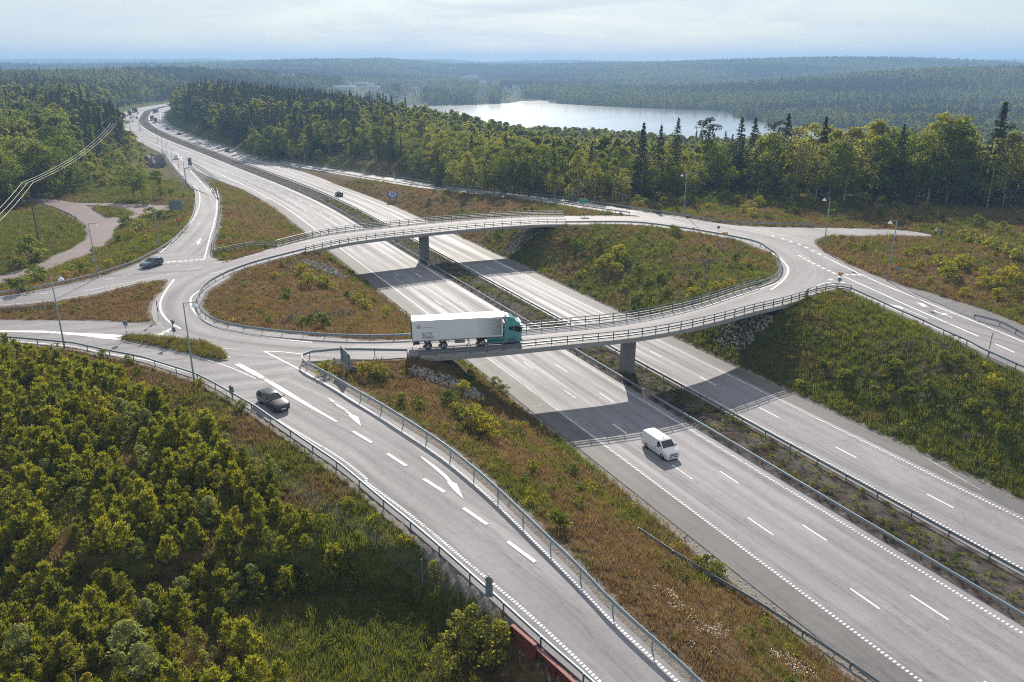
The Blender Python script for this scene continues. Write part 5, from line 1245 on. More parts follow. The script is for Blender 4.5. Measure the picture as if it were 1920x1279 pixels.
a = [(x, -1.0, z) for x, z in prof]; b_ = [(x, 1.0, z) for x, z in prof]; o.face(a); o.face(b_[::-1])
for i in range(5): o.face([a[i], a[(i + 1) % 5], b_[(i + 1) % 5], b_[i]])
o.build('roof_deflector', M['teal'], truck, bevel=0.06)
tbox('sun_visor', (1.22, 0, 2.98), (0.22, 2.1, 0.08), 'darkplastic', 0.02); tbox('grille', (1.385, 0, 1.35), (0.05, 1.7, 0.5), 'darkplastic', 0.01); tbox('bumper', (1.33, 0, 0.62), (0.22, 2.35, 0.42), 'teal_dark', 0.04)
tbox('side_skirt', (-1.95, -1.18, 0.72), (2.6, 0.10, 0.62), 'teal_dark', 0.03); tbox('side_skirt', (-1.95, 1.18, 0.72), (2.6, 0.10, 0.62), 'teal_dark', 0.03); tbox('skirt_top', (-2.0, -1.12, 1.08), (2.6, 0.25, 0.10), 'teal', 0.02)
tbox('tractor_chassis', (-2.3, 0, 0.85), (4.4, 0.95, 0.3), 'darkplastic', 0.02)
tbox('cable_rack', (-0.85, 0.0, 2.1), (0.18, 1.6, 1.7), 'darkplastic', 0.02); tbox('roof_rack', (-0.78, 0, 4.0), (0.2, 1.7, 0.08), 'darkplastic', 0.01)

# ------------------------------------------------------------------ people at the end of the small side road
def person(b_, h, rz, top, legs, hair, label, sit=False):
    root = empty('person', b_, rz, label, 'person'); s = h / 1.75
    bmv = []; E_ = []
    def chain(pts, par=None):
        ids = []
        for p, r in pts:
            bmv.append((Vector(p) * s, r * s)); ids.append(len(bmv) - 1)
        if par is not None: E_.append((par, ids[0]))
        for a, c in zip(ids[:-1], ids[1:]): E_.append((a, c))
        return ids
    if not sit:
        pel, spine = chain([((0, 0, .95), .14)])[0], None
        sp = chain([((0, 0, 1.15), .13), ((0, 0, 1.36), .15), ((0, 0, 1.48), .06), ((0, -.01, 1.60), .095), ((0, -.01, 1.70), .08)], pel)
        for sd in (-1, 1):
            chain([((sd * .10, 0, .86), .085), ((sd * .11, -.02, .50), .06), ((sd * .11, .02, .10), .042), ((sd * .11, -.14, .04), .035)], pel)
            chain([((sd * .19, 0, 1.38), .055), ((sd * .25, .02, 1.12), .042), ((sd * .24, -.06, .88), .033), ((sd * .24, -.08, .79), .035)], sp[1])
    else:
        pel = chain([((0, 0, .45), .15)])[0]
        sp = chain([((0, -.05, .65), .13), ((0, -.10, .86), .15), ((0, -.13, .98), .06), ((0, -.16, 1.09), .095), ((0, -.16, 1.19), .08)], pel)
        for sd in (-1, 1):
            chain([((sd * .12, -.15, .48), .085), ((sd * .14, -.42, .50), .062), ((sd * .14, -.38, .10), .042), ((sd * .14, -.52, .04), .035)], pel)
            chain([((sd * .19, -.1, .88), .055), ((sd * .24, -.25, .68), .042), ((sd * .17, -.42, .56), .034), ((sd * .15, -.48, .53), .034)], sp[1])
    me_ = bpy.data.meshes.new('person'); me_.from_pydata([tuple(v) for v, r in bmv], E_, []); ob = bpy.data.objects.new('body', me_); COL.objects.link(ob)
    md = ob.modifiers.new('skin', 'SKIN'); 
    for v, (q, r) in zip(me_.skin_vertices[0].data, bmv): v.radius = (r, r)
    me_.skin_vertices[0].data[0].use_root = True
    sb = ob.modifiers.new('sub', 'SUBSURF'); sb.levels = 2; sb.render_levels = 2
    bpy.context.view_layer.update()
    ev = bpy.data.meshes.new_from_object(ob.evaluated_get(bpy.context.evaluated_depsgraph_get())); bpy.data.objects.remove(ob)
    for mt in (top, legs, 'skin', hair): ev.materials.append(M[mt])
    hz = 1.50 if not sit else 1.0; wz = .98 if not sit else .55
    for pl in ev.polygons:
        z = pl.center.z / s; x = abs(pl.center.x) / s; pl.use_smooth = True
        if z > hz: pl.material_index = 3 if (z > hz + .11 or (pl.center.y / s > (0.03 if not sit else -.14))) else 2
        elif z > wz and not (sit and pl.center.y / s < -.2 and z < .6): pl.material_index = 2 if (x > .2 and z < (.86 if not sit else .58)) else 0
        else: pl.material_index = 2 if (x > .2 and not sit and z < .86 and z > .7) else 1
    ob = bpy.data.objects.new('body', ev); COL.objects.link(ob); ob.parent = root
    return root
def ground_at(u, v): p = un(u, v, zE); return Vector((p.x, p.y, max(tzs(p.x, p.y), drape(p.x, p.y, -9)) ))
person(ground_at(1753.5, 442), 1.8, R(10), 'clothwhite', 'clothdark', 'clothwhite', 'person in a white top with pale hair standing at the end of the side road')
person(ground_at(1763.5, 446), 1.85, R(-10), 'clothgrey', 'clothgrey', 'clothdark', 'dark haired person in grey clothes standing at the end of the side road')
person(ground_at(1777.5, 449), 1.75, R(-30), 'clothblue', 'clothdark', 'clothdark', 'person in dark blue crouching low beside the bushes by the side road', True)
# ------------------------------------------------------------------ foliage meshes
def mesh_np(name, V, F4, mats, midx=None, smooth=False):
    me_ = bpy.data.meshes.new(name); V = np.asarray(V, np.float32); F4 = np.asarray(F4, np.int32)
    me_.vertices.add(len(V)); me_.vertices.foreach_set('co', V.ravel()); me_.loops.add(F4.size); me_.loops.foreach_set('vertex_index', F4.ravel())
    me_.polygons.add(len(F4)); me_.polygons.foreach_set('loop_start', np.arange(0, F4.size, 4, dtype=np.int32))
    for m_ in mats: me_.materials.append(m_)
    if midx is not None: me_.polygons.foreach_set('material_index', np.asarray(midx, np.int32))
    if smooth: me_.polygons.foreach_set('use_smooth', np.ones(len(F4), bool))
    me_.update(calc_edges=True); return me_
def unit(a): return a / np.maximum(np.linalg.norm(a, axis=1, keepdims=True), 1e-9)
def cards(C, Nn, s, aspect=0.6, up=None):
    """leaf clumps: one small rhombus each, centre C, normal Nn, half length s"""
    C = np.asarray(C); n = len(C); Nn = unit(Nn); r = RNG.normal(size=(n, 3)) if up is None else up + RNG.normal(size=(n, 3)) * 0.35
    b_ = unit(r - Nn * (r * Nn).sum(1, keepdims=True)); t = np.cross(Nn, b_); s = np.broadcast_to(np.asarray(s), (n,))[:, None]
    fold = Nn * s * 0.25
    V = np.stack([C - b_ * s, C + t * s * aspect + fold, C + b_ * s, C - t * s * aspect + fold], 1).reshape(-1, 3)
    return V, np.arange(4 * n).reshape(-1, 4)
def tube_np(P, Rr, n=7):
    o = MB(); o.tube(P, list(Rr), n, cap=False); return np.array(o.v), np.array(o.f)
def join_np(parts):
    V = []; F = []; M_ = []; k = 0
    for (v, f), m_ in parts: V.append(v); F.append(f + k); M_ += [m_] * len(f); k += len(v)
    return np.concatenate(V), np.concatenate(F), M_
def blob_crown(h, r, base, nclump, nleaf, leaf, shape='round', seed=0):
    rg = np.random.default_rng(seed); Cs = []
    for _ in range(nclump):
        t = rg.uniform(0, 1) ** 0.85
        if shape == 'round': prof = math.sqrt(max(0.02, 1 - (2 * t - 0.85) ** 2 / 1.35))
        elif shape == 'tall': prof = math.sin(math.pi * min(1, 0.12 + t * 0.88)) ** 0.7 * (1.05 - 0.35 * t)
        else: prof = (0.25 + 0.75 * t) if t < 0.8 else (1.0 - (t - 0.8) * 2.6)
        a = rg.uniform(0, 2 * math.pi); rr = r * prof * rg.uniform(0.45, 1.0)
        Cs.append((rr * math.cos(a), rr * math.sin(a), base + (h - base) * (0.04 + 0.92 * t), r * rg.uniform(0.24, 0.42)))
    Cs.append((0, 0, h - r * 0.25, r * 0.3))
    Cs = np.array(Cs); per = max(4, nleaf // len(Cs)); pts = []; nr = []
    for c in Cs:
        d = unit(rg.normal(size=(per, 3))); d[:, 2] = np.where(d[:, 2] < -0.35, -d[:, 2], d[:, 2])
        q = rg.uniform(0.55, 1.08, size=(per, 1)); pts.append(c[:3] + d * q * c[3] * np.array([1.1, 1.1, 0.85])); nr.append(d * 0.7 + rg.normal(size=(per, 3)) * 0.5 + np.array([0, 0, 0.35]))
    P = np.concatenate(pts); Nn = np.concatenate(nr); return cards(P, Nn, leaf * rg.uniform(0.6, 1.25, len(P)), 0.62), Cs
def limbs(h, rt, Cs, nl=7, seed=0, lean=0.0):
    rg = np.random.default_rng(seed); parts = []
    top = h * 0.86; parts.append(tube_np([(0, 0, -0.4), (0.03 * h * lean, 0, h * 0.3), (0.05 * h * lean, 0.01 * h, h * 0.6), (0.04 * h * lean, 0, top)], [rt * 1.25, rt * 0.85, rt * 0.55, rt * 0.12], 8))
    for c in Cs[rg.choice(len(Cs), min(nl, len(Cs)), replace=False)]:
        z0 = max(h * 0.22, c[2] - abs(rg.uniform(0.5, 1.2)) * math.hypot(c[0], c[1])); x0 = 0.04 * h * lean * min(1, z0 / h)
        z0 = min(z0, top * 0.95)
        parts.append(tube_np([(x0, 0, z0), (c[0] * .5, c[1] * .5, (z0 + c[2]) * .5 + .1), (c[0] * .92, c[1] * .92, c[2])], [rt * .38, rt * .24, rt * .07], 5))
    V, F, _ = join_np([(p_, 0) for p_ in parts]); return V, F
def spruce(h, r, nleaf, leaf, seed=0, base=0.06):
    rg = np.random.default_rng(seed); pts = []; nr = []; upv = []
    lev = int(h / 0.42)
    for i in range(lev):
        t = i / (lev - 1); z = h * (base + (1 - base) * t); R_ = r * (1 - t) ** 0.85 * rg.uniform(0.8, 1.15) + 0.08
        nb = max(4, int(9 * (1 - t) + 4))
        for k in range(nb):
            a = 2 * math.pi * (k + rg.uniform(-.35, .35)) / nb; Lb = R_ * rg.uniform(0.65, 1.1); m_ = max(2, int(nleaf / (lev * nb) * (0.5 + (1 - t))))
            q = rg.uniform(0.15, 1, m_) ** 0.7; d = np.array([math.cos(a), math.sin(a), 0])
            P = d * (q * Lb)[:, None] + np.array([0, 0, z + rg.uniform(-.3, .3)]) + np.c_[np.zeros(m_), np.zeros(m_), -0.28 * q * Lb + 0.10 * (q * Lb) ** 2 / max(R_, .3)] + rg.normal(size=(m_, 3)) * 0.09
            pts.append(P); nr.append(np.array([0, 0, 1.0]) + rg.normal(size=(m_, 3)) * 0.55); upv.append(np.tile(d + np.array([0, 0, -0.35]), (m_, 1)))
    P = np.concatenate(pts); return cards(P, np.concatenate(nr), leaf * rg.uniform(0.7, 1.3, len(P)), 0.42, np.concatenate(upv))
def young_pine(h, r, nleaf, seed=0):
    """bushy young pine: whorls of upturned shoots, each ending in a brush of needles"""
    rg = np.random.default_rng(seed); pts = []; nr = []; upv = []; sz = []; lev = 6
    for i in range(lev):
        t = i / (lev - 1); z = h * (0.12 + 0.66 * t); R_ = r * (1.0 - 0.62 * t ** 1.3); nb = 9 if i < 4 else 6
        for k in range(nb):
            a = 2 * math.pi * (k + rg.uniform(-.4, .4)) / nb; Lb = R_ * rg.uniform(.5, 1.1); d = np.array([math.cos(a), math.sin(a), 0])
            m_ = max(6, int(nleaf / (lev * nb))); q = rg.uniform(.35, 1.0, m_) ** .7
            tip = rg.uniform(.25, .6)
            P = d * (q * Lb)[:, None] + np.array([0, 0, z]) + np.c_[np.zeros(m_), np.zeros(m_), q ** 2 * tip] + rg.normal(size=(m_, 3)) * 0.085
            pts.append(P); upv.append(np.tile(d * 0.5 + np.array([0, 0, 1.0]), (m_, 1)) + rg.normal(size=(m_, 3)) * .3); nr.append(rg.normal(size=(m_, 3))); sz.append(rg.uniform(.12, .24, m_))
    for k in range(5):
        m_ = 16; x, y = (rg.normal(size=2) * .22 if k else (0, 0)); top = h * (rg.uniform(.82, .95) if k else 1.0)
        pts.append(np.c_[x + rg.normal(size=m_) * .05, y + rg.normal(size=m_) * .05, rg.uniform(h * .7, top, m_)]); upv.append(np.tile([0, 0, 1.0], (m_, 1)) + rg.normal(size=(m_, 3)) * .35); nr.append(rg.normal(size=(m_, 3))); sz.append(rg.uniform(.10, .17, m_))
    P = np.concatenate(pts); return cards(P, np.concatenate(nr), np.concatenate(sz), .24, np.concatenate(upv))

PROTO = {}     # kind -> list of (trunk mesh, crown mesh, height)
def add_proto(kind, trunk, crown, h): PROTO.setdefault(kind, []).append((trunk, crown, h))
sd = 100
for k in range(4):
    sd += 1; h = 15 + k * 1.3; (cv, cf), Cs = blob_crown(h, h * .34, h * .08, 40, 2200, .36, 'round', sd); tv, tf = limbs(h, .24, Cs, 9, sd)
    add_proto('broadleaf_tree', mesh_np('trunk', tv, tf, [M['bark']], None, True), mesh_np('crown', cv, cf, [M['leaf_a']]), h)
for k in range(4):
    sd += 1; h = 16 + k * 1.2; (cv, cf), Cs = blob_crown(h, h * .28, h * .14, 38, 2000, .32, 'tall', sd); tv, tf = limbs(h, .17, Cs, 8, sd, 0.5 - 0.3 * k)
    add_proto('birch_tree', mesh_np('trunk', tv, tf, [M['birchbark']], None, True), mesh_np('crown', cv, cf, [M['leaf_b']]), h)
for k in range(3):
    sd += 1; h = 16.5 + k * 2; cv, cf = spruce(h, h * .19, 2600, .30, sd); tv, tf = tube_np([(0, 0, -.4), (0, 0, h * .5), (0, 0, h * .98)], [.24, .14, .02], 7)
    add_proto('spruce_tree', mesh_np('trunk', tv, tf, [M['bark']], None, True), mesh_np('crown', cv, cf, [M['needle']]), h)
for k in range(3):
    sd += 1; h = 16 + k * 1.5; (cv, cf), Cs = blob_crown(h, h * .17, h * .48, 22, 1100, .27, 'flat', sd); tv, tf = limbs(h, .2, Cs, 9, sd, .3)
    add_proto('pine_tree', mesh_np('trunk', tv, tf, [M['pinebark']], None, True), mesh_np('crown', cv, cf, [M['needle_pine']]), h)
for k in range(3):
    sd += 1; h = 6.5 + k; (cv, cf), Cs = blob_crown(h, h * .36, h * .08, 26, 1200, .24, 'round', sd); tv, tf = limbs(h, .12, Cs, 7, sd)
    add_proto('small_tree', mesh_np('trunk', tv, tf, [M['bark']], None, True), mesh_np('crown', cv, cf, [M['leaf_a' if k else 'leaf_b']]), h)
for k in range(4):
    sd += 1; h = 2.6 + .35 * k; cv, cf = young_pine(h, 1.15 + .08 * k, 1500, sd); tv, tf = tube_np([(0, 0, -.2), (0, 0, h * .5), (0, 0, h * .93)], [.05, .035, .01], 5)
    V, F, mi = join_np([((cv, cf), 0), ((tv, tf), 1)]); add_proto('young_pine', None, mesh_np('young_pine', V, F, [M['needle_young'], M['pinebark']], mi), h)
for nm, mt, n_ in (('sapling_silver', 'leaf_silver', 2), ('sapling_yellow', 'leaf_yellow', 2), ('sapling_green', 'leaf_b', 2)):
    for k in range(n_):
        sd += 1; h = 3.0 + .5 * k; (cv, cf), Cs = blob_crown(h, h * .30, h * .08, 24, 760, .105, 'tall', sd); tv, tf = limbs(h, .04, Cs, 6, sd)
        V, F, mi = join_np([((cv, cf), 0), ((tv, tf), 1)]); add_proto(nm, None, mesh_np('sapling', V, F, [M[mt], M['bark']], mi), h)
for nm, mt, n_ in (('bush_green', 'leaf_a', 3), ('bush_yellow', 'leaf_yellow', 2), ('bush_pale', 'leaf_b', 2)):
    for k in range(n_):
        sd += 1; h = 1.5; (cv, cf), Cs = blob_crown(h, .95, .1, 20, 560, .11, 'round', sd); tv, tf = limbs(h, .03, Cs, 6, sd)
        V, F, mi = join_np([((cv, cf), 0), ((tv, tf), 1)]); add_proto(nm, None, mesh_np('bush', V, F, [M[mt], M['bark']], mi), h)

PLACED = []   # (root, kind, zone phrase, x, y)
def plant(kind, x, y, h, zone, group, which=None, name=None, sx=1.0):
    tr, crn, h0 = PROTO[kind][random.randrange(len(PROTO[kind])) if which is None else which]
    s = h / h0; z = tzs(x, y)
    nm = name or {'sapling_silver': 'sapling', 'sapling_yellow': 'sapling', 'sapling_green': 'sapling', 'bush_green': 'bush', 'bush_yellow': 'bush', 'bush_pale': 'bush'}.get(kind, kind)
    if tr is None:
        r_ = bpy.data.objects.new(nm, crn); COL.objects.link(r_)
    else:
        r_ = bpy.data.objects.new(nm, None); COL.objects.link(r_); r_.empty_display_size = .3
        for pn, me_ in (('trunk', tr), ('crown', crn)):
            c = bpy.data.objects.new(pn, me_); COL.objects.link(c); c.parent = r_
    r_.location = (x, y, z - 0.08); r_.rotation_euler = (random.uniform(-.05, .05), random.uniform(-.05, .05), random.uniform(0, 6.283)); r_.scale = (s * sx * random.uniform(.9, 1.12), s * sx * random.uniform(.9, 1.12), s)
    PLACED.append((r_, kind, zone, group)); return r_

# ------------------------------------------------------------------ woods: edges and masks
FRpx = [(470, 272), (520, 277), (600, 281), (660, 283), (720, 289), (765, 302), (795, 322), (830, 336), (880, 352), (960, 361), (1035, 370), (1110, 380), (1173, 384), (1230, 384), (1285, 377), (1385, 372), (1440, 388), (1527, 394), (1602, 396), (1680, 400), (1728, 405), (1810, 413), (1905, 420), (1960, 424)]
FR = [un(u, v, 6.3) for u, v in FRpx]
woodR = [(p.x, p.y) for p in FR] + [(260, 250), (700, 500), (9000, 6000), (9000, 12000), (-9000, 12000)] + [(float(mwx(94, y)), y) for y in (1300, 1100, 1000, 900, 800, 700, 600, 520, 460, 420)]
FLpx = [(-120, 420), (0, 402), (40, 378), (90, 366), (135, 357), (170, 345), (200, 320), (225, 300), (250, 285), (262, 272), (255, 255), (232, 246)]
FL = [un(u, v, 4.5) for u, v in FLpx]
woodL = [(p.x, p.y) for p in FL] + [(float(mwx(22, y)), y) for y in (560, 610)] + [(float(mwx(41, y)), y) for y in (680, 760, 800, 900, 1000, 1100, 1300)] + [(-9000, 12000), (-9000, 300), (-400, 150)]
def along_front(Fp, x, y):
    d = 1e9
    for a, b_ in zip(Fp[:-1], Fp[1:]):
        ab = Vector((b_.x - a.x, b_.y - a.y)); ap = Vector((x - a.x, y - a.y)); t = min(1, max(0, ap.dot(ab) / ab.dot(ab))); d = min(d, (ap - ab * t).length)
    return d
def poisson(poly, r, n_try, box, cond=None):
    pts = []; cell = {}; x0, y0, x1, y1 = box
    for _ in range(n_try):
        x = random.uniform(x0, x1); y = random.uniform(y0, y1); rr = r(x, y) if callable(r) else r
        if poly is not None and not inside(poly, np.array([x]), np.array([y]))[0]: continue
        if cond and not cond(x, y): continue
        k = (int(x // 6), int(y // 6)); ok = True
        for i in (-1, 0, 1):
            for j in (-1, 0, 1):
                for q in cell.get((k[0] + i, k[1] + j), ()):
                    if (q[0] - x) ** 2 + (q[1] - y) ** 2 < rr * rr: ok = False; break
                if not ok: break
            if not ok: break
        if ok: pts.append((x, y)); cell.setdefault(k, []).append((x, y))
    return pts
def screen_u(x, y, z): return pr(Vector((x, y, z)))[0]
ZONE_R = [(0, 640, 'beyond the far end of the entry ramp'), (640, 790, 'above the dry knoll behind the blue exit sign'), (790, 960, 'in the wood corner below the lake'), (960, 1085, 'behind the teal green sign'), (1085, 1200, 'in the gap between the green signs and the wood lamp'), (1200, 1330, 'behind the lamp post at the wood edge'), (1330, 1480, 'behind the tall grass right of the wood lamp'), (1480, 1610, 'behind the lamp post at the small side road'), (1610, 1740, 'behind the lamp post near the right yield sign'), (1740, 1840, 'behind the people on the side road'), (1840, 2400, 'at the right edge of the picture')]
ZONE_L = [(-900, 60, 'at the left edge of the picture'), (60, 130, 'behind the tall power pole at left'), (130, 190, 'under the three power wires'), (190, 240, 'where the power wires enter the left wood'), (240, 900, 'beside the rock outcrop')]
def zone_of(Z, u):
    for a, b_, s in Z:
        if a <= u < b_: return s
    return Z[-1][2]
def rowname(d): return 'front row' if d < 7 else ('second row' if d < 16 else 'back row')
used = []
# right wood: individual trees nearest the edge
ptsR = poisson(woodR, 5.2, 16000, (-180, 205, 190, 460), lambda x, y: along_front(FR, x, y) < 34 and -0.72 * y < x < 0.68 * y)
ptsR.sort(key=lambda q: math.hypot(*q))
cnt = {}
for x, y in ptsR[:330]:
    d = along_front(FR, x, y); u = screen_u(x, y, 6); rr = random.random()
    con = 0.36 if u < 720 else (0.17 if u < 1250 else 0.12)
    if d < 5 and rr > con: kind = random.choice(['broadleaf_tree', 'birch_tree', 'small_tree'])
    elif rr < con * .62: kind = 'spruce_tree'
    elif rr < con: kind = 'pine_tree'
    else: kind = 'birch_tree' if random.random() < .55 else 'broadleaf_tree'
    h = float(np.interp(u, [480, 720, 1040, 1100, 1300, 1390, 1450, 1900], [14, 15, 15, 13.2, 13.5, 15, 18, 19.5])) * random.uniform(.82, 1.08) * {'spruce_tree': 1.08, 'pine_tree': 1.04, 'small_tree': .5}.get(kind, .97)
    if d < 4: h *= .80
    plant(kind, x, y, h, (rowname(d), zone_of(ZONE_R, u)), 'trees of the wood behind the roundabout'); used.append((x, y))
und = poisson(None, 3.1, 5000, (-60, 195, 175, 300), lambda x, y: along_front(FR, x, y) < 11 and not inside(woodR, np.array([x]), np.array([y]))[0] and x > 8 and float(grid_interp(GD, [x], [y])[0]) > 3.5 and abs(x) < .68 * y)
for x, y in und:
    d = along_front(FR, x, y); u = screen_u(x, y, 6); k = random.choice(['small_tree', 'bush_green', 'small_tree', 'bush_pale']) if u > 1330 else random.choice(['bush_green', 'bush_pale', 'small_tree'])
    h = random.uniform(2.6, 5.6) * (1 - d / 22) if k == 'small_tree' else random.uniform(1.4, 2.8)
    plant(k, x, y, h, ('undergrowth', zone_of(ZONE_R, u)), 'undergrowth along the wood edge')
# the conspicuous tall spruce and pines that stand out against hill and lake
for u, v, vt, kind in ((1838, 402, 196, 'spruce_tree'), (1462, 383, 215, 'spruce_tree'), (1318, 372, 219, 'pine_tree'), (1259, 380, 222, 'spruce_tree'), (1376, 374, 220, 'spruce_tree'), (1401, 376, 222, 'spruce_tree'), (1530, 386, 222, 'spruce_tree'), (1195, 384, 232, 'spruce_tree'), (1227, 384, 236, 'spruce_tree'), (1735, 396, 217, 'birch_tree'), (1770, 398, 222, 'birch_tree'), (1620, 389, 228, 'birch_tree')):
    p = un(u, v, 6.3); p = p + Vector((p.x * .05, p.y * .05, 0)); b_ = Vector((p.x, p.y, tzs(p.x, p.y))); h = ztop(b_, vt)
    plant(kind, p.x, p.y, h, ('outstanding', zone_of(ZONE_R, u)), 'trees of the wood behind the roundabout', None, None, 1.0 if kind != 'spruce_tree' else 1.15); used.append((p.x, p.y))
# left wood
ptsL = poisson(woodL, 5.0, 14000, (-330, 220, -90, 470), lambda x, y: along_front(FL, x, y) < 46 and x > -0.70 * y - 8)
ptsL.sort(key=lambda q: math.hypot(*q))
for x, y in ptsL[:190]:
    d = along_front(FL, x, y); u = screen_u(x, y, 5); 
    tall = u < 125
    rr = random.random()
    kind = ('broadleaf_tree' if rr < .62 else ('birch_tree' if rr < .8 else 'spruce_tree')) if tall else ('small_tree' if rr < .75 or d < 14 else 'broadleaf_tree')
    h = random.uniform(12, 17) if tall else (random.uniform(4, 7.5) if kind == 'small_tree' else random.uniform(8, 11))
    plant(kind, x, y, h, (rowname(d), zone_of(ZONE_L, u)), 'trees of the left wood'); used.append((x, y))
# single trees and groves on the left bank
for u, v, h, kind in ((252, 374, 9.5, 'broadleaf_tree'), (268, 376, 8.5, 'broadleaf_tree'), (303, 376, 8.8, 'small_tree'), (197, 350, 5, 'small_tree'), (208, 338, 5.5, 'small_tree'), (135, 362, 7, 'small_tree'), (110, 368, 7, 'small_tree'), (30, 390, 10, 'broadleaf_tree'), (5, 395, 12, 'broadleaf_tree'), (232, 362, 4.5, 'small_tree'), (228, 318, 6, 'small_tree'), (245, 300, 6, 'small_tree')):
    p = unt(u, v); plant(kind, p.x, p.y, h, ('lone', zone_of(ZONE_L, u)), 'single trees on the left bank'); used.append((p.x, p.y))

HILL = [(p.x, p.y) for p in [unt(*q) for q in ((118, 350), (150, 335), (205, 302), (240, 283), (268, 290), (275, 325), (262, 356), (205, 350), (160, 362))]]
_h = np.array(HILL)
for x, y in poisson(HILL, 4.4, 1500, (_h[:, 0].min(), _h[:, 1].min(), _h[:, 0].max(), _h[:, 1].max()), lambda x, y: float(grid_interp(GD, [x], [y])[0]) > 4)[:70]:
    u = screen_u(x, y, 5); k = random.choice(['small_tree', 'small_tree', 'bush_green', 'bush_pale', 'bush_yellow'])
    plant(k, x, y, random.uniform(3.2, 6.2) if k == 'small_tree' else random.uniform(1.6, 3.0), ('hillside', zone_of(ZONE_L, u)), 'bushes on the left hillside')
# foreground plantation
PF = [(-60, 645), (60, 668), (150, 690), (260, 735), (330, 775), (400, 815), (470, 880), (530, 930), (600, 1020), (640, 1090), (560, 1130), (470, 1120), (420, 1190), (540, 1290), (600, 1420), (-80, 1420)]
PFw = [(p.x, p.y) for p in [unt(*q) for q in PF]]
lo = np.min(PFw, 0); hi = np.max(PFw, 0)
pp = poisson(PFw, lambda x, y: 1.12 if y > 60 else 1.25, 22000, (lo[0], lo[1], hi[0], hi[1]), lambda x, y: math.sin(x * .45 + 2 * math.sin(y * .21)) * math.sin(y * .38 + 1) > -0.72)
PZ = lambda u, v: 'at the left edge of the plantation' if u < 190 else ('in the rear of the plantation near the rail' if v < 830 else ('beside the wire fence' if u > 480 else ('in the darkest bottom part of the plantation' if v > 1080 else 'in the middle of the plantation')))
pp.sort(key=lambda q: q[1])
npine = 0; morepines = []
for x, y in pp:
    u, v = pr(Vector((x, y, 4))); rr = random.random()
    if u < -120 or v > 1500: continue
    if rr < .72 and npine < 300:
        plant('young_pine', x, y, random.choice((random.uniform(1.2, 1.9), random.uniform(1.8, 2.6), random.uniform(2.2, 3.1))), ('pine', PZ(u, v)), 'young pines of the plantation'); npine += 1
    elif rr < .74: morepines.append((x, y))
    elif rr < .955: plant(random.choice(['sapling_green', 'sapling_silver', 'sapling_green', 'sapling_yellow', 'sapling_yellow']), x, y, random.uniform(1.3, 2.9), ('sapling', PZ(u, v)), 'saplings among the young pines')
for u, v, h, kind in ((195, 808, 4.6, 'sapling_yellow'), (238, 812, 4.0, 'sapling_silver'), (250, 1262, 4.2, 'sapling_silver'), (50, 1262, 3.8, 'sapling_silver'), (135, 1255, 3.0, 'sapling_green'), (270, 1290, 3.6, 'sapling_silver'), (858, 1240, 4.2, 'sapling_green'), (888, 1228, 4.4, 'sapling_green'), (930, 1250, 4.0, 'sapling_green'), (830, 1275, 3.0, 'sapling_green'), (505, 905, 2.8, 'sapling_green'), (352, 850, 2.4, 'sapling_yellow'), (80, 800, 2.4, 'sapling_yellow'), (395, 985, 2.8, 'sapling_silver'), (475, 1110, 2.6, 'sapling_silver'), (820, 1135, 1.8, 'sapling_green'), (815, 1085, 1.8, 'sapling_green'), (600, 1000, 2.4, 'sapling_green'), (670, 1090, 2.0, 'young_pine'), (640, 1075, 2.2, 'young_pine')):
    p = unt(u, v); plant(kind, p.x, p.y, h, ('sapling' if kind != 'young_pine' else 'pine', 'along the lower fence' if u > 590 else 'standing out above the young pines'), 'saplings among the young pines' if kind != 'young_pine' else 'young pines of the plantation')

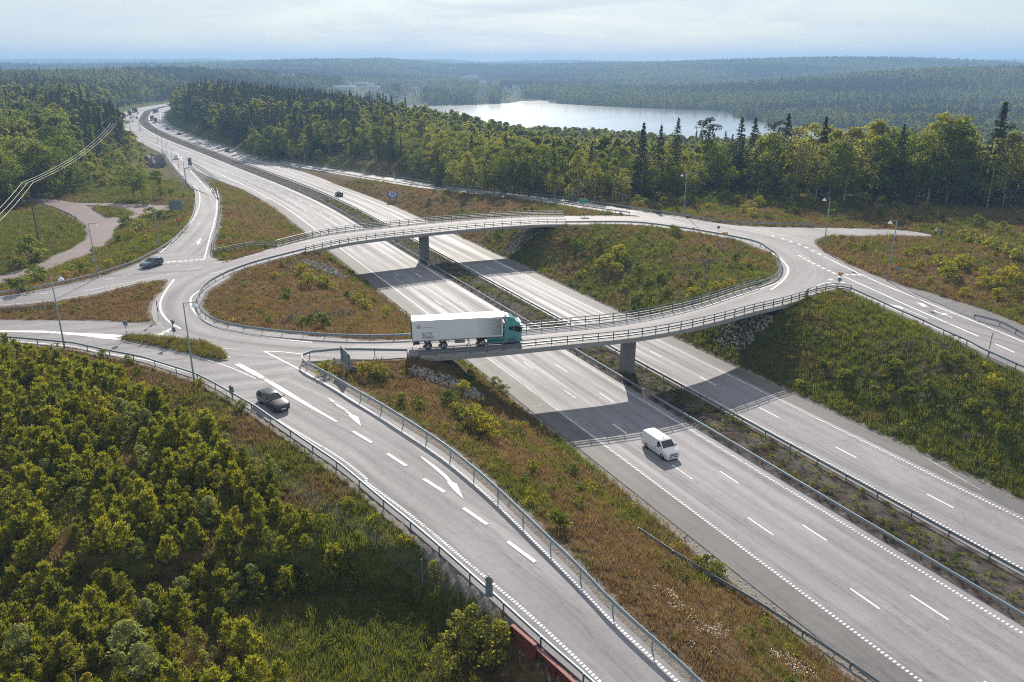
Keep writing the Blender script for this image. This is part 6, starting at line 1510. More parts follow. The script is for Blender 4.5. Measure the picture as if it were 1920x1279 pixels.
# bushes (photo pixel of the foot, height, kind, where)
BUSH = [
 ('left bank', 'on the left bank beside the footpath', [(60, 488, 4.5, 'g'), (35, 505, 2.4, 'g'), (68, 530, 3.0, 'g'), (20, 545, 2.2, 'g'), (70, 555, 2.2, 'g'), (95, 445, 1.6, 'g'), (238, 425, 2.6, 'g'), (262, 432, 2.6, 'p'), (282, 408, 2.6, 'g'), (300, 412, 2.4, 'g'), (320, 400, 2.0, 'g'), (252, 448, 1.8, 'p'), (222, 455, 1.8, 'g'), (180, 478, 1.8, 'y'), (120, 525, 1.6, 'y'), (160, 512, 1.8, 'g'), (205, 500, 1.4, 'y'), (245, 492, 1.4, 'y'), (45, 548, 2.4, 'g'), (10, 556, 2.6, 'g'), (110, 432, 1.6, 'g'), (275, 455, 1.6, 'p'), (345, 372, 1.8, 'p'), (322, 365, 2.0, 'g'), (240, 385, 2.2, 'g')]),
 ('west island', 'on the dry western half of the oval island', [(570, 515, 2.0, 'y'), (577, 536, 2.2, 'y'), (535, 560, 1.7, 'g'), (607, 535, 1.8, 'y'), (625, 545, 1.4, 'y'), (670, 570, 1.8, 'y'), (685, 582, 1.8, 'y'), (650, 557, 1.2, 'g'), (568, 610, 1.4, 'g'), (583, 608, 1.4, 'g'), (605, 612, 2.0, 'g'), (725, 590, 1.4, 'y'), (505, 606, 1.0, 'g'), (515, 522, 1.2, 'y'), (700, 570, 1.2, 'g'), (530, 500, 1.0, 'g')]),
 ('east island', 'on the green eastern half of the oval island', [(1060, 455, 1.8, 'g'), (1078, 462, 1.8, 'g'), (1090, 468, 1.6, 'g'), (1125, 462, 2.0, 'g'), (1160, 480, 2.4, 'y'), (1140, 500, 2.6, 'y'), (1125, 505, 2.2, 'y'), (1175, 495, 2.2, 'g'), (1195, 510, 1.8, 'g'), (1155, 512, 2.0, 'y'), (1195, 578, 3.0, 'g'), (1262, 440, 2.0, 'g'), (1270, 445, 1.8, 'g'), (1380, 490, 1.6, 'g'), (1300, 558, 1.8, 'y'), (1340, 548, 1.8, 'y'), (1365, 540, 1.6, 'y'), (1290, 540, 1.6, 'g'), (1240, 525, 1.6, 'g'), (1215, 535, 1.5, 'g'), (1330, 470, 1.2, 'p'), (1310, 520, 1.4, 'g'), (1405, 505, 1.2, 'g'), (1250, 552, 1.4, 'g'), (1170, 545, 1.2, 'y'), (1085, 520, 1.2, 'y')]),
 ('verge', 'on the verge between the slip road and the motorway', [(610, 702, 1.6, 'p'), (692, 705, 1.8, 'y'), (715, 708, 1.6, 'y'), (755, 758, 1.3, 'g'), (790, 772, 1.2, 'g'), (845, 762, 1.8, 'g'), (855, 778, 1.4, 'y'), (890, 800, 2.2, 'y'), (905, 812, 2.0, 'y'), (917, 822, 1.8, 'y'), (870, 790, 1.4, 'g'), (1042, 986, 1.5, 'g'), (1090, 930, 1.2, 'g'), (880, 715, 1.4, 'g'), (868, 735, 1.4, 'y'), (700, 765, 1.0, 'g'), (945, 740, 1.4, 'g'), (930, 722, 1.3, 'p'), (1000, 885, 1.2, 'y'), (1320, 1070, 1.5, 'g'), (1345, 1080, 1.3, 'p'), (1070, 890, 1.3, 'g')]),
 ('right bank', 'on the bushy bank right of the small side road', [(1672, 452, 1.4, 'y'), (1700, 480, 1.4, 'y'), (1720, 505, 1.7, 'y'), (1760, 500, 2.2, 'y'), (1775, 515, 2.4, 'y'), (1795, 505, 2.4, 'y'), (1780, 525, 2.4, 'y'), (1805, 498, 2.0, 'y'), (1740, 475, 1.4, 'y'), (1845, 520, 1.8, 'y'), (1845, 540, 2.0, 'y'), (1880, 535, 2.6, 'y'), (1895, 525, 2.4, 'y'), (1870, 560, 1.8, 'y'), (1805, 450, 2.0, 'p'), (1820, 455, 2.4, 'p'), (1838, 462, 2.2, 'p'), (1855, 470, 2.4, 'p'), (1872, 475, 2.2, 'p'), (1890, 482, 2.4, 'p'), (1910, 490, 2.6, 'p'), (1900, 560, 1.6, 'g'), (1808, 555, 1.4, 'y'), (1715, 475, 1.2, 'y'), (1745, 532, 1.3, 'y'), (1700, 525, 1.0, 'y'), (1620, 470, 1.2, 'g'), (1590, 462, 1.1, 'y'), (1915, 470, 2.0, 'p')]),
 ('far verge', 'in the dry grass between the far carriageway and the entry ramp', [(676, 370, 1.6, 'g'), (805, 382, 1.8, 'g'), (830, 376, 1.5, 'g'), (860, 372, 1.4, 'g'), (735, 330, 2.0, 'g'), (700, 330, 1.5, 'g'), (590, 300, 2.2, 'y'), (560, 296, 2.0, 'y'), (620, 303, 1.8, 'y'), (745, 316, 1.8, 'y'), (755, 322, 1.8, 'y'), (770, 328, 1.6, 'p'), (790, 336, 1.8, 'p'), (985, 398, 1.3, 'g'), (998, 396, 1.3, 'g'), (655, 290, 1.6, 'y')]),
 ('wood foot', 'at the shaded foot of the wood beyond the roundabout', [(1280, 388, 1.8, 'p'), (1330, 392, 1.6, 'y'), (1395, 398, 2.0, 'y'), (1410, 405, 2.0, 'y'), (1440, 410, 1.6, 'g'), (1230, 392, 1.6, 'p'), (1200, 388, 1.5, 'p'), (1490, 402, 1.8, 'g'), (1560, 408, 2.0, 'g'), (1620, 412, 2.0, 'g'), (1650, 410, 2.2, 'g'), (1700, 415, 2.0, 'g'), (1690, 402, 2.4, 'g'), (1760, 415, 2.2, 'g'), (1830, 425, 2.4, 'g'), (1880, 438, 2.4, 'g')]),
 ('pine slope', 'on the slope between the slip road rail and the pines', [(265, 735, 1.0, 'p'), (280, 740, 1.1, 'y'), (310, 735, 1.0, 'p'), (195, 672, 1.2, 'g'), (240, 685, 1.2, 'g'), (255, 705, 1.1, 'g'), (50, 662, 1.0, 'g'), (375, 725, 1.0, 'p'), (350, 760, 1.0, 'g'), (450, 770, 1.2, 'p'), (400, 850, 1.4, 'g'), (560, 830, 1.0, 'g'), (540, 812, 1.0, 'g'), (650, 950, 0.9, 'y'), (420, 800, 1.1, 'y')]),
 ('green bank', 'on the lush bank below the right side road', [(1585, 715, 1.6, 'g'), (1665, 690, 1.8, 'g'), (1680, 700, 1.8, 'g'), (1770, 680, 1.6, 'g'), (1800, 688, 1.6, 'g'), (1865, 730, 1.6, 'y'), (1700, 745, 1.4, 'g'), (1740, 735, 1.4, 'g'), (1820, 770, 1.4, 'g'), (1880, 820, 1.5, 'g'), (1650, 760, 1.3, 'g'), (1540, 690, 1.2, 'g'), (1500, 725, 1.1, 'y')]),
 ('median', 'in the median strip between the two carriageways', [(1250, 740, .7, 'y'), (1330, 790, .7, 'g'), (1400, 828, .8, 'y'), (1440, 850, .8, 'y'), (1505, 890, .9, 'y'), (1525, 900, .9, 'y'), (1540, 915, .8, 'g'), (985, 588, .7, 'y'), (930, 555, .7, 'g'), (1110, 655, .6, 'y'), (880, 527, .7, 'y'), (1660, 985, .8, 'g'), (1740, 1030, .8, 'g')]),
]
BK = {'g': 'bush_green', 'y': 'bush_yellow', 'p': 'bush_pale'}
for _, zone, items in BUSH:
    for u, v, h, k in items:
        p = unt(u, v)
        if float(grid_interp(GD, [p.x], [p.y])[0]) < .35: continue
        plant(BK[k], p.x, p.y, h, ('bush', zone), 'bushes ' + zone)

# labels that single each plant out
ORD = ['first', 'second', 'third', 'fourth', 'fifth', 'sixth', 'seventh', 'eighth', 'ninth', 'tenth', 'eleventh', 'twelfth', 'thirteenth', 'fourteenth', 'fifteenth', 'sixteenth', 'seventeenth', 'eighteenth', 'nineteenth', 'twentieth']
DESC = {'broadleaf_tree': ('round green broadleaf tree', 'tree'), 'birch_tree': ('pale green birch with a light trunk', 'birch'), 'spruce_tree': ('dark pointed spruce', 'spruce'), 'pine_tree': ('dark pine with a high crown', 'pine'), 'small_tree': ('low bushy tree', 'tree'),
        'young_pine': ('young olive green pine', 'young pine'), 'sapling_silver': ('silvery leaved sapling', 'sapling'), 'sapling_yellow': ('yellow green sapling', 'sapling'), 'sapling_green': ('fresh green sapling', 'sapling'),
        'bush_green': ('dark green bush', 'bush'), 'bush_yellow': ('yellow green bush', 'bush'), 'bush_pale': ('pale green bush', 'bush')}
bykey = {}
for t in PLACED: bykey.setdefault((t[1], t[2]), []).append(t)
for (kind, (row, zone)), lst in bykey.items():
    d, cat = DESC[kind]
    lst.sort(key=lambda t: pr(t[0].location)[0])
    for i, t in enumerate(lst):
        if row in ('pine', 'sapling'): lab = f'{d} {zone}'
        elif row == 'bush': lab = f'{d} {zone}' + (f', {ORD[i]} of its colour from the left' if len(lst) > 1 else '')
        else:
            w = {'outstanding': 'rising above the wood', 'lone': 'standing apart on the bank', 'undergrowth': 'low before the wood', 'hillside': 'on the open hillside'}.get(row, 'in the ' + row)
            lab = f'{d} {w} {zone}' + (f', {ORD[min(i, 19)]} from left' if len(lst) > 1 else '')
        ws = lab.split()
        if len(ws) > 16: lab = lab.replace(' of its colour', '').replace(' with a light trunk', '').replace(' with a high crown', '').replace('the picture', 'view'); ws = lab.split()
        if len(ws) > 16: lab = lab.replace(' with a', '').replace('of the ', '').replace('in the ', '', 1); ws = lab.split()
        tag(t[0], lab if len(ws) <= 16 else ' '.join(ws[:16]), cat, t[3])

# ------------------------------------------------------------------ uncountable stuff: instances on points
def instancer(name, label, cat, pos, rot, scl, idx, tint, meshes, kind='stuff'):
    pc = bpy.data.collections.new(name + '_shapes')
    for i, me_ in enumerate(meshes):
        ob = bpy.data.objects.new(f'{name}_shape_{i:02d}', me_); pc.objects.link(ob)
    n = len(pos); me_ = bpy.data.meshes.new(name); me_.vertices.add(n); me_.vertices.foreach_set('co', np.asarray(pos, np.float32).ravel())
    def at(nm, ty, key, A): q = me_.attributes.new(nm, ty, 'POINT'); q.data.foreach_set(key, np.asarray(A).ravel())
    at('rot', 'FLOAT_VECTOR', 'vector', np.asarray(rot, np.float32)); at('scl', 'FLOAT_VECTOR', 'vector', np.asarray(scl, np.float32)); at('idx', 'INT', 'value', np.asarray(idx, np.int32)); at('tint', 'FLOAT', 'value', np.asarray(tint, np.float32))
    ob = bpy.data.objects.new(name, me_); COL.objects.link(ob); tag(ob, label, cat, None, kind)
    g = bpy.data.node_groups.new(name + '_scatter', 'GeometryNodeTree'); g.interface.new_socket('Geometry', in_out='INPUT', socket_type='NodeSocketGeometry'); g.interface.new_socket('Geometry', in_out='OUTPUT', socket_type='NodeSocketGeometry')
    N = g.nodes; gi = N.new('NodeGroupInput'); go = N.new('NodeGroupOutput'); ip = N.new('GeometryNodeInstanceOnPoints'); ci = N.new('GeometryNodeCollectionInfo')
    ci.inputs['Collection'].default_value = pc; ci.inputs['Separate Children'].default_value = True; ci.inputs['Reset Children'].default_value = True
    def na(nm, ty): q = N.new('GeometryNodeInputNamedAttribute'); q.data_type = ty; q.inputs['Name'].default_value = nm; return q.outputs['Attribute']
    l = g.links.new; l(gi.outputs[0], ip.inputs['Points']); l(ci.outputs[0], ip.inputs['Instance']); ip.inputs['Pick Instance'].default_value = True
    l(na('idx', 'INT'), ip.inputs['Instance Index']); l(na('scl', 'FLOAT_VECTOR'), ip.inputs['Scale'])
    er = N.new('FunctionNodeEulerToRotation'); l(na('rot', 'FLOAT_VECTOR'), er.inputs[0]); l(er.outputs[0], ip.inputs['Rotation'])
    l(ip.outputs[0], go.inputs[0])
    md = ob.modifiers.new('scatter', 'NODES'); md.node_group = g
    return ob
def late_pines():
    A_ = np.array(morepines)
    if not len(A_): return
    n = len(A_); s_ = RNG.uniform(.5, .95, n)
    instancer('young_pines', 'more young olive green pines filling the far part of the plantation', 'young pines', np.c_[A_, tz(A_[:, 0], A_[:, 1]) - .08], rz_rand(n, .05), np.repeat(s_[:, None], 3, 1), RNG.integers(0, 4, n), RNG.random(n), [q[1] for q in PROTO['young_pine']])
def rz_rand(n, tilt=0.06): return np.c_[RNG.uniform(-tilt, tilt, n), RNG.uniform(-tilt, tilt, n), RNG.uniform(0, 6.283, n)]

late_pines()
# --- distant woods
def jgrid(x0, x1, y0, y1, s):
    X, Y = np.meshgrid(np.arange(x0, x1, s), np.arange(y0, y1, s)); X = X.ravel() + RNG.uniform(-.46, .46, X.size) * s; Y = Y.ravel() + RNG.uniform(-.46, .46, Y.size) * s; return X, Y
allx = []; ally = []; alls = []
for (y0, y1, s) in ((205, 470, 4.6), (470, 760, 5.2), (760, 1500, 6.6), (1500, 2900, 9.5), (2900, 5200, 15.0), (5200, 8200, 24.0)):
    X, Y = jgrid(-0.74 * y1 - 40, 0.74 * y1 + 40, y0, y1, s); q = (np.abs(X) < 0.74 * Y + 40) & (inside(woodR, X, Y) | inside(woodL, X, Y)); X, Y = X[q], Y[q]
    o_ = mw_off(X, Y); q = ~((o_ > 50 - np.where(Y > 700, 8, 14)) & (o_ < 86.8 + 7) & (Y < 1250)); X, Y = X[q], Y[q]
    ld = lake_dist(X, Y); q = ld > 5; X, Y = X[q], Y[q]
    allx.append(X); ally.append(Y); alls.append(np.full(len(X), s))
X = np.concatenate(allx); Y = np.concatenate(ally); S_ = np.concatenate(alls)
if used:
    k = KDTree(len(used)); 
    for i, q in enumerate(used): k.insert((q[0], q[1], 0), i)
    k.balance()
    keep = np.array([True if (y > 480) else (k.find((x, y, 0))[2] > 3.0) for x, y in zip(X, Y)])
    # leave the strips already filled with single trees
    for i in np.where(Y < 480)[0]:
        if keep[i] and ((X[i] > -150 and along_front(FR, X[i], Y[i]) < 30 and math.hypot(X[i], Y[i]) < 390)): keep[i] = False
        if keep[i] and X[i] < -90 and along_front(FL, X[i], Y[i]) < 6: keep[i] = False
    X, Y, S_ = X[keep], Y[keep], S_[keep]
HOUSEPX = [(t_, x, y, w) for t_, x, y, w in (('T2', 668, 356, 58), ('T2', 768, 349, 14), ('T2', 792, 320, 44), ('T2', 868, 322, 24), ('T2', 880, 349, 40), ('T2', 244, 266, 40), ('T2', 690, 313, 22), ('T2', 1192, 358, 26), ('T2', 1150, 381, 30), ('T2', 980, 415, 10), ('T2', 1112, 418, 14), ('T2', 950, 447, 14), ('T2', 1705, 314, 24), ('T2', 1612, 262, 60), ('T2', 1572, 266, 20), ('T2', 1792, 315, 20), ('T2', 1697, 366, 20), ('T2', 1868, 358, 14), ('T3', 40, 348, 16), ('T3', 15, 346, 12), ('T0', 1368, 206, 70), ('T2', 1128, 470, 60), ('T3', 90, 428, 60))]
clear = np.ones(len(X), bool); lowtree = np.zeros(len(X), bool)
for t_, hx, hy, w in HOUSEPX:
    p = unt(*px(t_, (hx, hy))[0]); dr = Vector((p.x, p.y)).normalized(); al = (X - p.x) * -dr.x + (Y - p.y) * -dr.y; ac = np.abs((X - p.x) * -dr.y + (Y - p.y) * dr.x)
    fr_ = (ac < w * .5 + 3) & (al > 0) & (al < 480) & (p.y > 1200); clear &= ~(fr_ & (RNG.random(len(X)) < .45)); lowtree |= fr_
    clear &= ~((ac < w * .5 + 5) & (al > -w * .4 - 6) & (al < 60 if p.y > 1200 else al < 60) & (p.y > 500))
X, Y, S_ = X[clear], Y[clear], S_[clear]; lowtree = lowtree[clear]
n = len(X); Z = tz(X, Y)
cn = np.where(Y > 1100, 1.25 * np.sin(X * .0082 + np.sin(Y * .0043) * 2.2) * np.sin(Y * .0061 + 1 + np.sin(X * .0037)), np.sin(X * .021 + np.sin(Y * .013) * 2) * np.sin(Y * .017 + 1)) + RNG.normal(size=n) * .38
con = cn + np.where((Y < 800) & (X < -60) & (X > -420), .15, 0) - np.where((Y < 800) & (X > -60), .9, 0) > .25
kinds = np.where(con, RNG.integers(5, 9, n), RNG.integers(0, 5, n)); 
low = Y > 1500
def lp(kind, h, nleaf, leaf, seed, mt, bark):
    if kind == 'round': (v, f), Cs = blob_crown(h, h * .29, h * .14, 16, nleaf, leaf, 'round', seed)
    elif kind == 'tall': (v, f), Cs = blob_crown(h, h * .21, h * .2, 16, nleaf, leaf, 'tall', seed)
    elif kind == 'pine': (v, f), Cs = blob_crown(h, h * .18, h * .42, 12, nleaf, leaf, 'flat', seed)
    else: v, f = spruce(h, h * .17, nleaf, leaf, seed)
    t = tube_np([(0, 0, -1), (0, 0, h * .9)], [h * .014, h * .003], 5)
    V, F, mi = join_np([((v, f), 0), (t, 1)]); return mesh_np('tree', V, F, [M[mt], M[bark]], mi)
LP = [lp('round', 14, 520, .62, 301, 'leaf_a', 'bark'), lp('round', 13, 520, .62, 302, 'leaf_a', 'bark'), lp('tall', 15, 480, .55, 303, 'leaf_b', 'birchbark'), lp('tall', 14, 480, .55, 304, 'leaf_a', 'birchbark'), lp('round', 12.5, 460, .62, 305, 'leaf_b', 'bark'),
      lp('spruce', 17, 620, .52, 306, 'needle', 'bark'), lp('spruce', 15, 560, .52, 307, 'needle', 'bark'), lp('pine', 15, 380, .50, 308, 'needle_pine', 'pinebark'), lp('spruce', 18, 620, .52, 309, 'needle', 'bark')]
sc_ = RNG.uniform(.7, 1.12, n) * np.where(S_ > 12, 1.25, np.where(S_ > 9, 1.08, 1.0)); fat = np.clip(S_ / 6.6, 1, 2.6)
ldw = lake_dist(X, Y); sc_ = sc_ * np.clip(.55 + ldw / 60, .55, 1)
sc_ = np.where(lowtree, sc_ * .42, sc_); fat = np.where(lowtree, 1.0, fat); far_low = np.clip(1 - (Y - 420) / 300, .0, 1) * (X > 60); sc_ = sc_ * (1 - .0 * far_low)
instancer('woodland', 'mixed forest covering the valley and hills beyond the nearest trees', 'forest', np.c_[X, Y, Z - .3], rz_rand(n), np.c_[sc_ * fat, sc_ * fat, sc_], kinds, RNG.random(n), LP)

# --- grass, weeds and flowers on the open ground
def tuft(nb, h, spread, w, seed, mt):
    rg = np.random.default_rng(seed); V = []; F = []
    for i in range(nb):
        a = rg.uniform(0, 6.283); r0 = spread * math.sqrt(rg.random()); x, y = r0 * math.cos(a), r0 * math.sin(a); hh = h * rg.uniform(.5, 1.1); b_ = rg.uniform(0, 6.283); lx, ly = math.cos(b_) * hh * .35, math.sin(b_) * hh * .35; px_, py_ = -math.sin(b_) * w, math.cos(b_) * w
        k = len(V); V += [(x - px_, y - py_, -.05), (x + px_, y + py_, -.05), (x + lx + px_ * .4, y + ly + py_ * .4, hh), (x + lx - px_ * .4, y + ly - py_ * .4, hh)]; F.append((k, k + 1, k + 2, k + 3))
    return mesh_np('tuft', np.array(V), np.array(F), [M[mt]])
TUFT = [tuft(26, .42, .42, .028, 400 + i, 'grass') for i in range(4)] + [tuft(22, .62, .38, .03, 410 + i, 'grass') for i in range(2)]
DECKS = [arc_poly(min(near_idx), max(near_idx)), arc_poly(min(far_idx), max(far_idx))]
STONEPX = [px('S1', (1170, 345), (1300, 375), (1480, 440), (1620, 510), (1710, 590), (1640, 610), (1500, 535), (1340, 470), (1180, 420), (1120, 380)),
           px('T6', (1490, 1180), (1600, 1090), (1720, 1010), (1900, 985), (1960, 1060), (1840, 1150), (1790, 1240), (1720, 1275), (1600, 1245), (1520, 1215)),
           px('T6', (-90, 520), (0, 440), (60, 370), (200, 340), (240, 380), (120, 440), (50, 530), (-10, 560)), px('T5', (310, 590), (400, 590), (520, 630), (620, 680), (700, 730), (650, 735), (540, 690), (420, 650))]
STONEW = [[(p.x, p.y) for p in [unt(*q) for q in P_]] for P_ in STONEPX]
def open_ground(X, Y, margin=0.55):
    st_ = np.zeros(X.shape, bool)
    for W_ in STONEW: st_ |= inside(W_, X, Y)
    dk = inside(DECKS[0], X, Y) | inside(DECKS[1], X, Y)
    d = grid_interp(GD, X, Y); o_ = mw_off(X, Y)
    return (d > margin) & ~(st_ & (RNG.random(X.shape) < .93)) & ~(dk & (tz(X, Y) > 3.0)) & (grid_interp(GE, X, Y) < .42 + RNG.normal(size=X.shape) * .1) & ~((o_ > 48.4) & (o_ < 87.2)) & (np.abs(X) < .70 * Y + 12)
cx = []; 
for (y0, y1, s) in ((34, 75, .52), (75, 125, .62), (125, 190, .85), (190, 300, 1.25)):
    X, Y = jgrid(-.72 * y1, .72 * y1, y0, y1, s); q = open_ground(X, Y); cx.append(np.c_[X[q], Y[q], np.full(q.sum(), s)])
A = np.concatenate(cx); X, Y, S_ = A.T; v_ = veg(X, Y); dens = RNG.random(len(X)) < .92
woods = inside(woodR, X, Y) | inside(woodL, X, Y); dens &= ~(woods & (RNG.random(len(X)) < .8))
X, Y, S_, v_ = X[dens], Y[dens], S_[dens], v_[dens]; n = len(X)
s_ = RNG.uniform(.55, 1.15, n) * (S_ / .55) ** .55; sh = s_ * np.clip(.75 + .5 * v_, .6, 1.2)
t_ = np.clip((v_ - .32) / .4 + RNG.normal(size=n) * .16, 0, 1)
instancer('grass', 'long dry brown and green grass on the banks and verges', 'grass', np.c_[X, Y, tz(X, Y)], rz_rand(n, .2), np.c_[s_ * 1.15, s_ * 1.15, sh], RNG.integers(0, 6, n), t_, TUFT)
# grass on the kerbed sliver island
P_ = np.array([(p.x, p.y) for p in sl_p]); X, Y = jgrid(P_[:, 0].min(), P_[:, 0].max(), P_[:, 1].min(), P_[:, 1].max(), .34); q = inside(P_, X, Y); X, Y = X[q], Y[q]; n = len(X)
instancer('grass', 'tall grass filling the narrow kerbed traffic island', 'grass', np.c_[X, Y, np.full(n, ZR + .1)], rz_rand(n, .2), np.repeat(RNG.uniform(.8, 1.3, (n, 1)), 3, 1), RNG.integers(0, 6, n), np.clip(RNG.normal(.6, .25, n), 0, 1), TUFT)
# median weeds and low herbs
def herb(h, r, nl, leaf, seed, mt): (v, f), _ = blob_crown(h, r, .03, 9, nl, leaf, 'round', seed); return mesh_np('herb', v, f, [M[mt]])
HERB = [herb(.55, .42, 90, .085, 420, 'weed'), herb(.8, .5, 110, .09, 421, 'weed'), herb(.45, .5, 80, .08, 422, 'leaf_a'), herb(.6, .4, 80, .08, 423, 'leaf_yellow')]
X, Y = jgrid(-120, 130, 36, 240, 1.25); q = open_ground(X, Y, .7) & ~(inside(woodR, X, Y) | inside(woodL, X, Y)); X, Y = X[q], Y[q]
v_ = veg(X, Y); cl = np.sin(X * .7 + 2 * np.sin(Y * .33)) * np.sin(Y * .6 + 1.5 * np.sin(X * .4)); q = RNG.random(len(X)) < np.clip(.05 + .34 * v_ + .25 * (cl > .3) * (v_ > .2), 0, .75); X, Y = X[q], Y[q]
Xm = []; 
for y in np.arange(45, 260, .45):
    for o_ in (68.0, 68.9, 70, 71.1, 72.1):
        if random.random() < .26 + .34 * (math.sin(y * .13 + o_) > .1): Xm.append((float(mwx(o_ + random.uniform(-.5, .5), y)), y + random.uniform(-.4, .4)))
Xm = np.array(Xm); X = np.r_[X, Xm[:, 0]]; Y = np.r_[Y, Xm[:, 1]]; n = len(X); s_ = RNG.uniform(.5, 1.35, n); s_[-len(Xm):] *= .75
instancer('herbs', 'low leafy weeds scattered over the grass banks and the median', 'weeds', np.c_[X, Y, tz(X, Y)], rz_rand(n, .1), np.c_[s_, s_, s_ * RNG.uniform(.7, 1.2, n)], RNG.integers(0, 4, n), RNG.random(n), HERB)
def spike(seed, mt):
    rg = np.random.default_rng(seed); parts = []
    (v, f), _ = blob_crown(.5, .35, .02, 6, 36, .07, 'round', seed); parts.append(((v, f), 0))
    for i in range(5):
        x, y = rg.normal(size=2) * .2; t = tube_np([(x, y, .3), (x * 1.2, y * 1.2, rg.uniform(.6, .85))], [.035, .012], 5); parts.append((t, 1))
    V, F, mi = join_np(parts); return mesh_np('lupin', V, F, [M['leaf_a'], M[mt]], mi)
LUP = [spike(430, 'lupin'), spike(431, 'lupin'), spike(432, 'lupinpink')]
pts = []
for u, v, z, rad, cnt_ in ((1670, 690, 3, 2.4, 34), (1720, 715, 3, 5, 22), (1600, 720, 1.5, 4, 12), (1790, 690, 4, 4, 18), (1690, 745, 1.5, 5, 14), (1760, 760, 1.5, 5, 14), (600, 590, 7, 5, 34), (580, 600, 7, 4, 18), (640, 575, 7, 4, 18), (1290, 500, 6, 5, 22), (1330, 530, 5, 5, 18), (1230, 510, 5, 4, 14), (1360, 470, 6.5, 6, 26), (1850, 800, 1.5, 6, 10)):
    c = un(u, v, z)
    for _ in range(cnt_): a = random.uniform(0, 6.283); r_ = rad * math.sqrt(random.random()); pts.append((c.x + r_ * math.cos(a), c.y + r_ * math.sin(a)))
P_ = np.array(pts); q = open_ground(P_[:, 0], P_[:, 1], .8); P_ = P_[q]; n = len(P_)
instancer('lupins', 'purple and pink lupins in loose drifts on the banks', 'flowers', np.c_[P_, tz(P_[:, 0], P_[:, 1])], rz_rand(n, .1), np.repeat(RNG.uniform(.7, 1.3, (n, 1)), 3, 1), RNG.integers(0, 3, n), RNG.random(n), LUP)
def daisy(seed):
    rg = np.random.default_rng(seed); C = np.c_[rg.normal(size=(7, 2)) * .18, rg.uniform(.3, .55, 7)]; v, f = cards(C, np.tile([0, 0, 1.0], (7, 1)) + rg.normal(size=(7, 3)) * .3, .035, .9); return mesh_np('daisy', v, f, [M['flowerwhite']])
pts = []
for tg, x, y, rad, cnt_ in (('S6', 780, 965, 1.3, 60), ('S6', 800, 985, .8, 30), ('S6', 535, 745, .7, 25), ('S6', 595, 830, .7, 28), ('S6', 740, 1080, .6, 14), ('S6', 1200, 1110, .7, 22), ('S6', 1240, 1160, .8, 34), ('S6', 1320, 1190, .9, 46), ('S6', 1370, 1235, 1.0, 50), ('S6', 425, 695, .4, 8), ('S1', 1275, 545, .6, 14), ('S1', 1150, 620, .5, 10), ('S3', 1330, 510, 1.2, 14), ('S3', 1300, 570, 1.2, 16), ('S3', 1060, 530, .8, 8), ('S3', 1230, 515, .6, 8), ('S3', 1150, 620, .7, 7)):
    c = unt(*px(tg, (x, y))[0])
    for _ in range(max(3, int(cnt_ * .26))): a = random.uniform(0, 6.283); r_ = 1.25 * rad * random.random() ** .7; pts.append((c.x + r_ * math.cos(a), c.y + r_ * math.sin(a) * .8))
P_ = np.array(pts); n = len(P_)
instancer('white_flowers', 'patches of small white flowers in the brown verge and right bank', 'flowers', np.c_[P_, tz(P_[:, 0], P_[:, 1])], rz_rand(n, .1), np.repeat(RNG.uniform(.7, 1.3, (n, 1)), 3, 1), RNG.integers(0, 2, n), RNG.random(n), [daisy(440), daisy(441)])

# --- stone pitching on the slopes under the bridge ends
def stone(seed):
    rg = np.random.default_rng(seed); bm = bmesh.new(); bmesh.ops.create_icosphere(bm, subdivisions=1, radius=.5)
    for v in bm.verts: v.co = Vector((v.co.x * rg.uniform(.75, 1.25), v.co.y * rg.uniform(.7, 1.1), v.co.z * rg.uniform(.45, .8)))
    me_ = bpy.data.meshes.new('stone'); bm.to_mesh(me_); bm.free(); me_.materials.append(M['stone']); return me_
STN = [stone(450 + i) for i in range(5)]
for lab, P_ in (('pale stone pitching on the slope under the near bridge, left end', px('S1', (1170, 345), (1300, 375), (1480, 440), (1620, 510), (1710, 590), (1640, 610), (1500, 535), (1340, 470), (1180, 420), (1120, 380))),
                ('pale stone pitching under the right end of the near bridge', px('T6', (1490, 1180), (1600, 1090), (1720, 1010), (1900, 985), (1960, 1060), (1840, 1150), (1790, 1240), (1720, 1275), (1600, 1245), (1520, 1215))),
                ('pale stone pitching under the right end of the far bridge', px('T6', (-90, 520), (0, 440), (60, 370), (200, 340), (240, 380), (120, 440), (50, 530), (-10, 560))),
                ('narrow pale stone pitching under the left end of the far bridge', px('T5', (310, 590), (400, 590), (520, 630), (620, 680), (700, 730), (650, 735), (540, 690), (420, 650)))):
    W_ = [(p.x, p.y) for p in [unt(*q) for q in P_]]; lo = np.min(W_, 0); hi = np.max(W_, 0); X, Y = jgrid(lo[0], hi[0], lo[1], hi[1], .42); q = inside(W_, X, Y); X, Y = X[q], Y[q]; n = len(X)
    if n: instancer('stone_pitching', lab, 'stones', np.c_[X, Y, tz(X, Y) + .05], RNG.uniform(0, 6.28, (n, 3)), np.repeat(RNG.uniform(.32, .68, (n, 1)), 3, 1), RNG.integers(0, 5, n), RNG.random(n), STN)
# gravelly stones along the pavement edges of the shoulder
X = []; Y = []
for x0, wdt in ((48.0, .9), (87.6, .6)):
    for y in np.arange(38, 240, .16): X.append(float(mwx(x0 + random.uniform(-wdt, wdt), y))); Y.append(y)
X = np.array(X); Y = np.array(Y); q = grid_interp(GD, X, Y) > .1; X, Y = X[q], Y[q]; n = len(X)
instancer('gravel', 'loose pale gravel along the motorway shoulders', 'gravel', np.c_[X, Y, tz(X, Y) + .02], RNG.uniform(0, 6.28, (n, 3)), np.repeat(RNG.uniform(.06, .24, (n, 1)), 3, 1), RNG.integers(0, 5, n), RNG.random(n), STN)

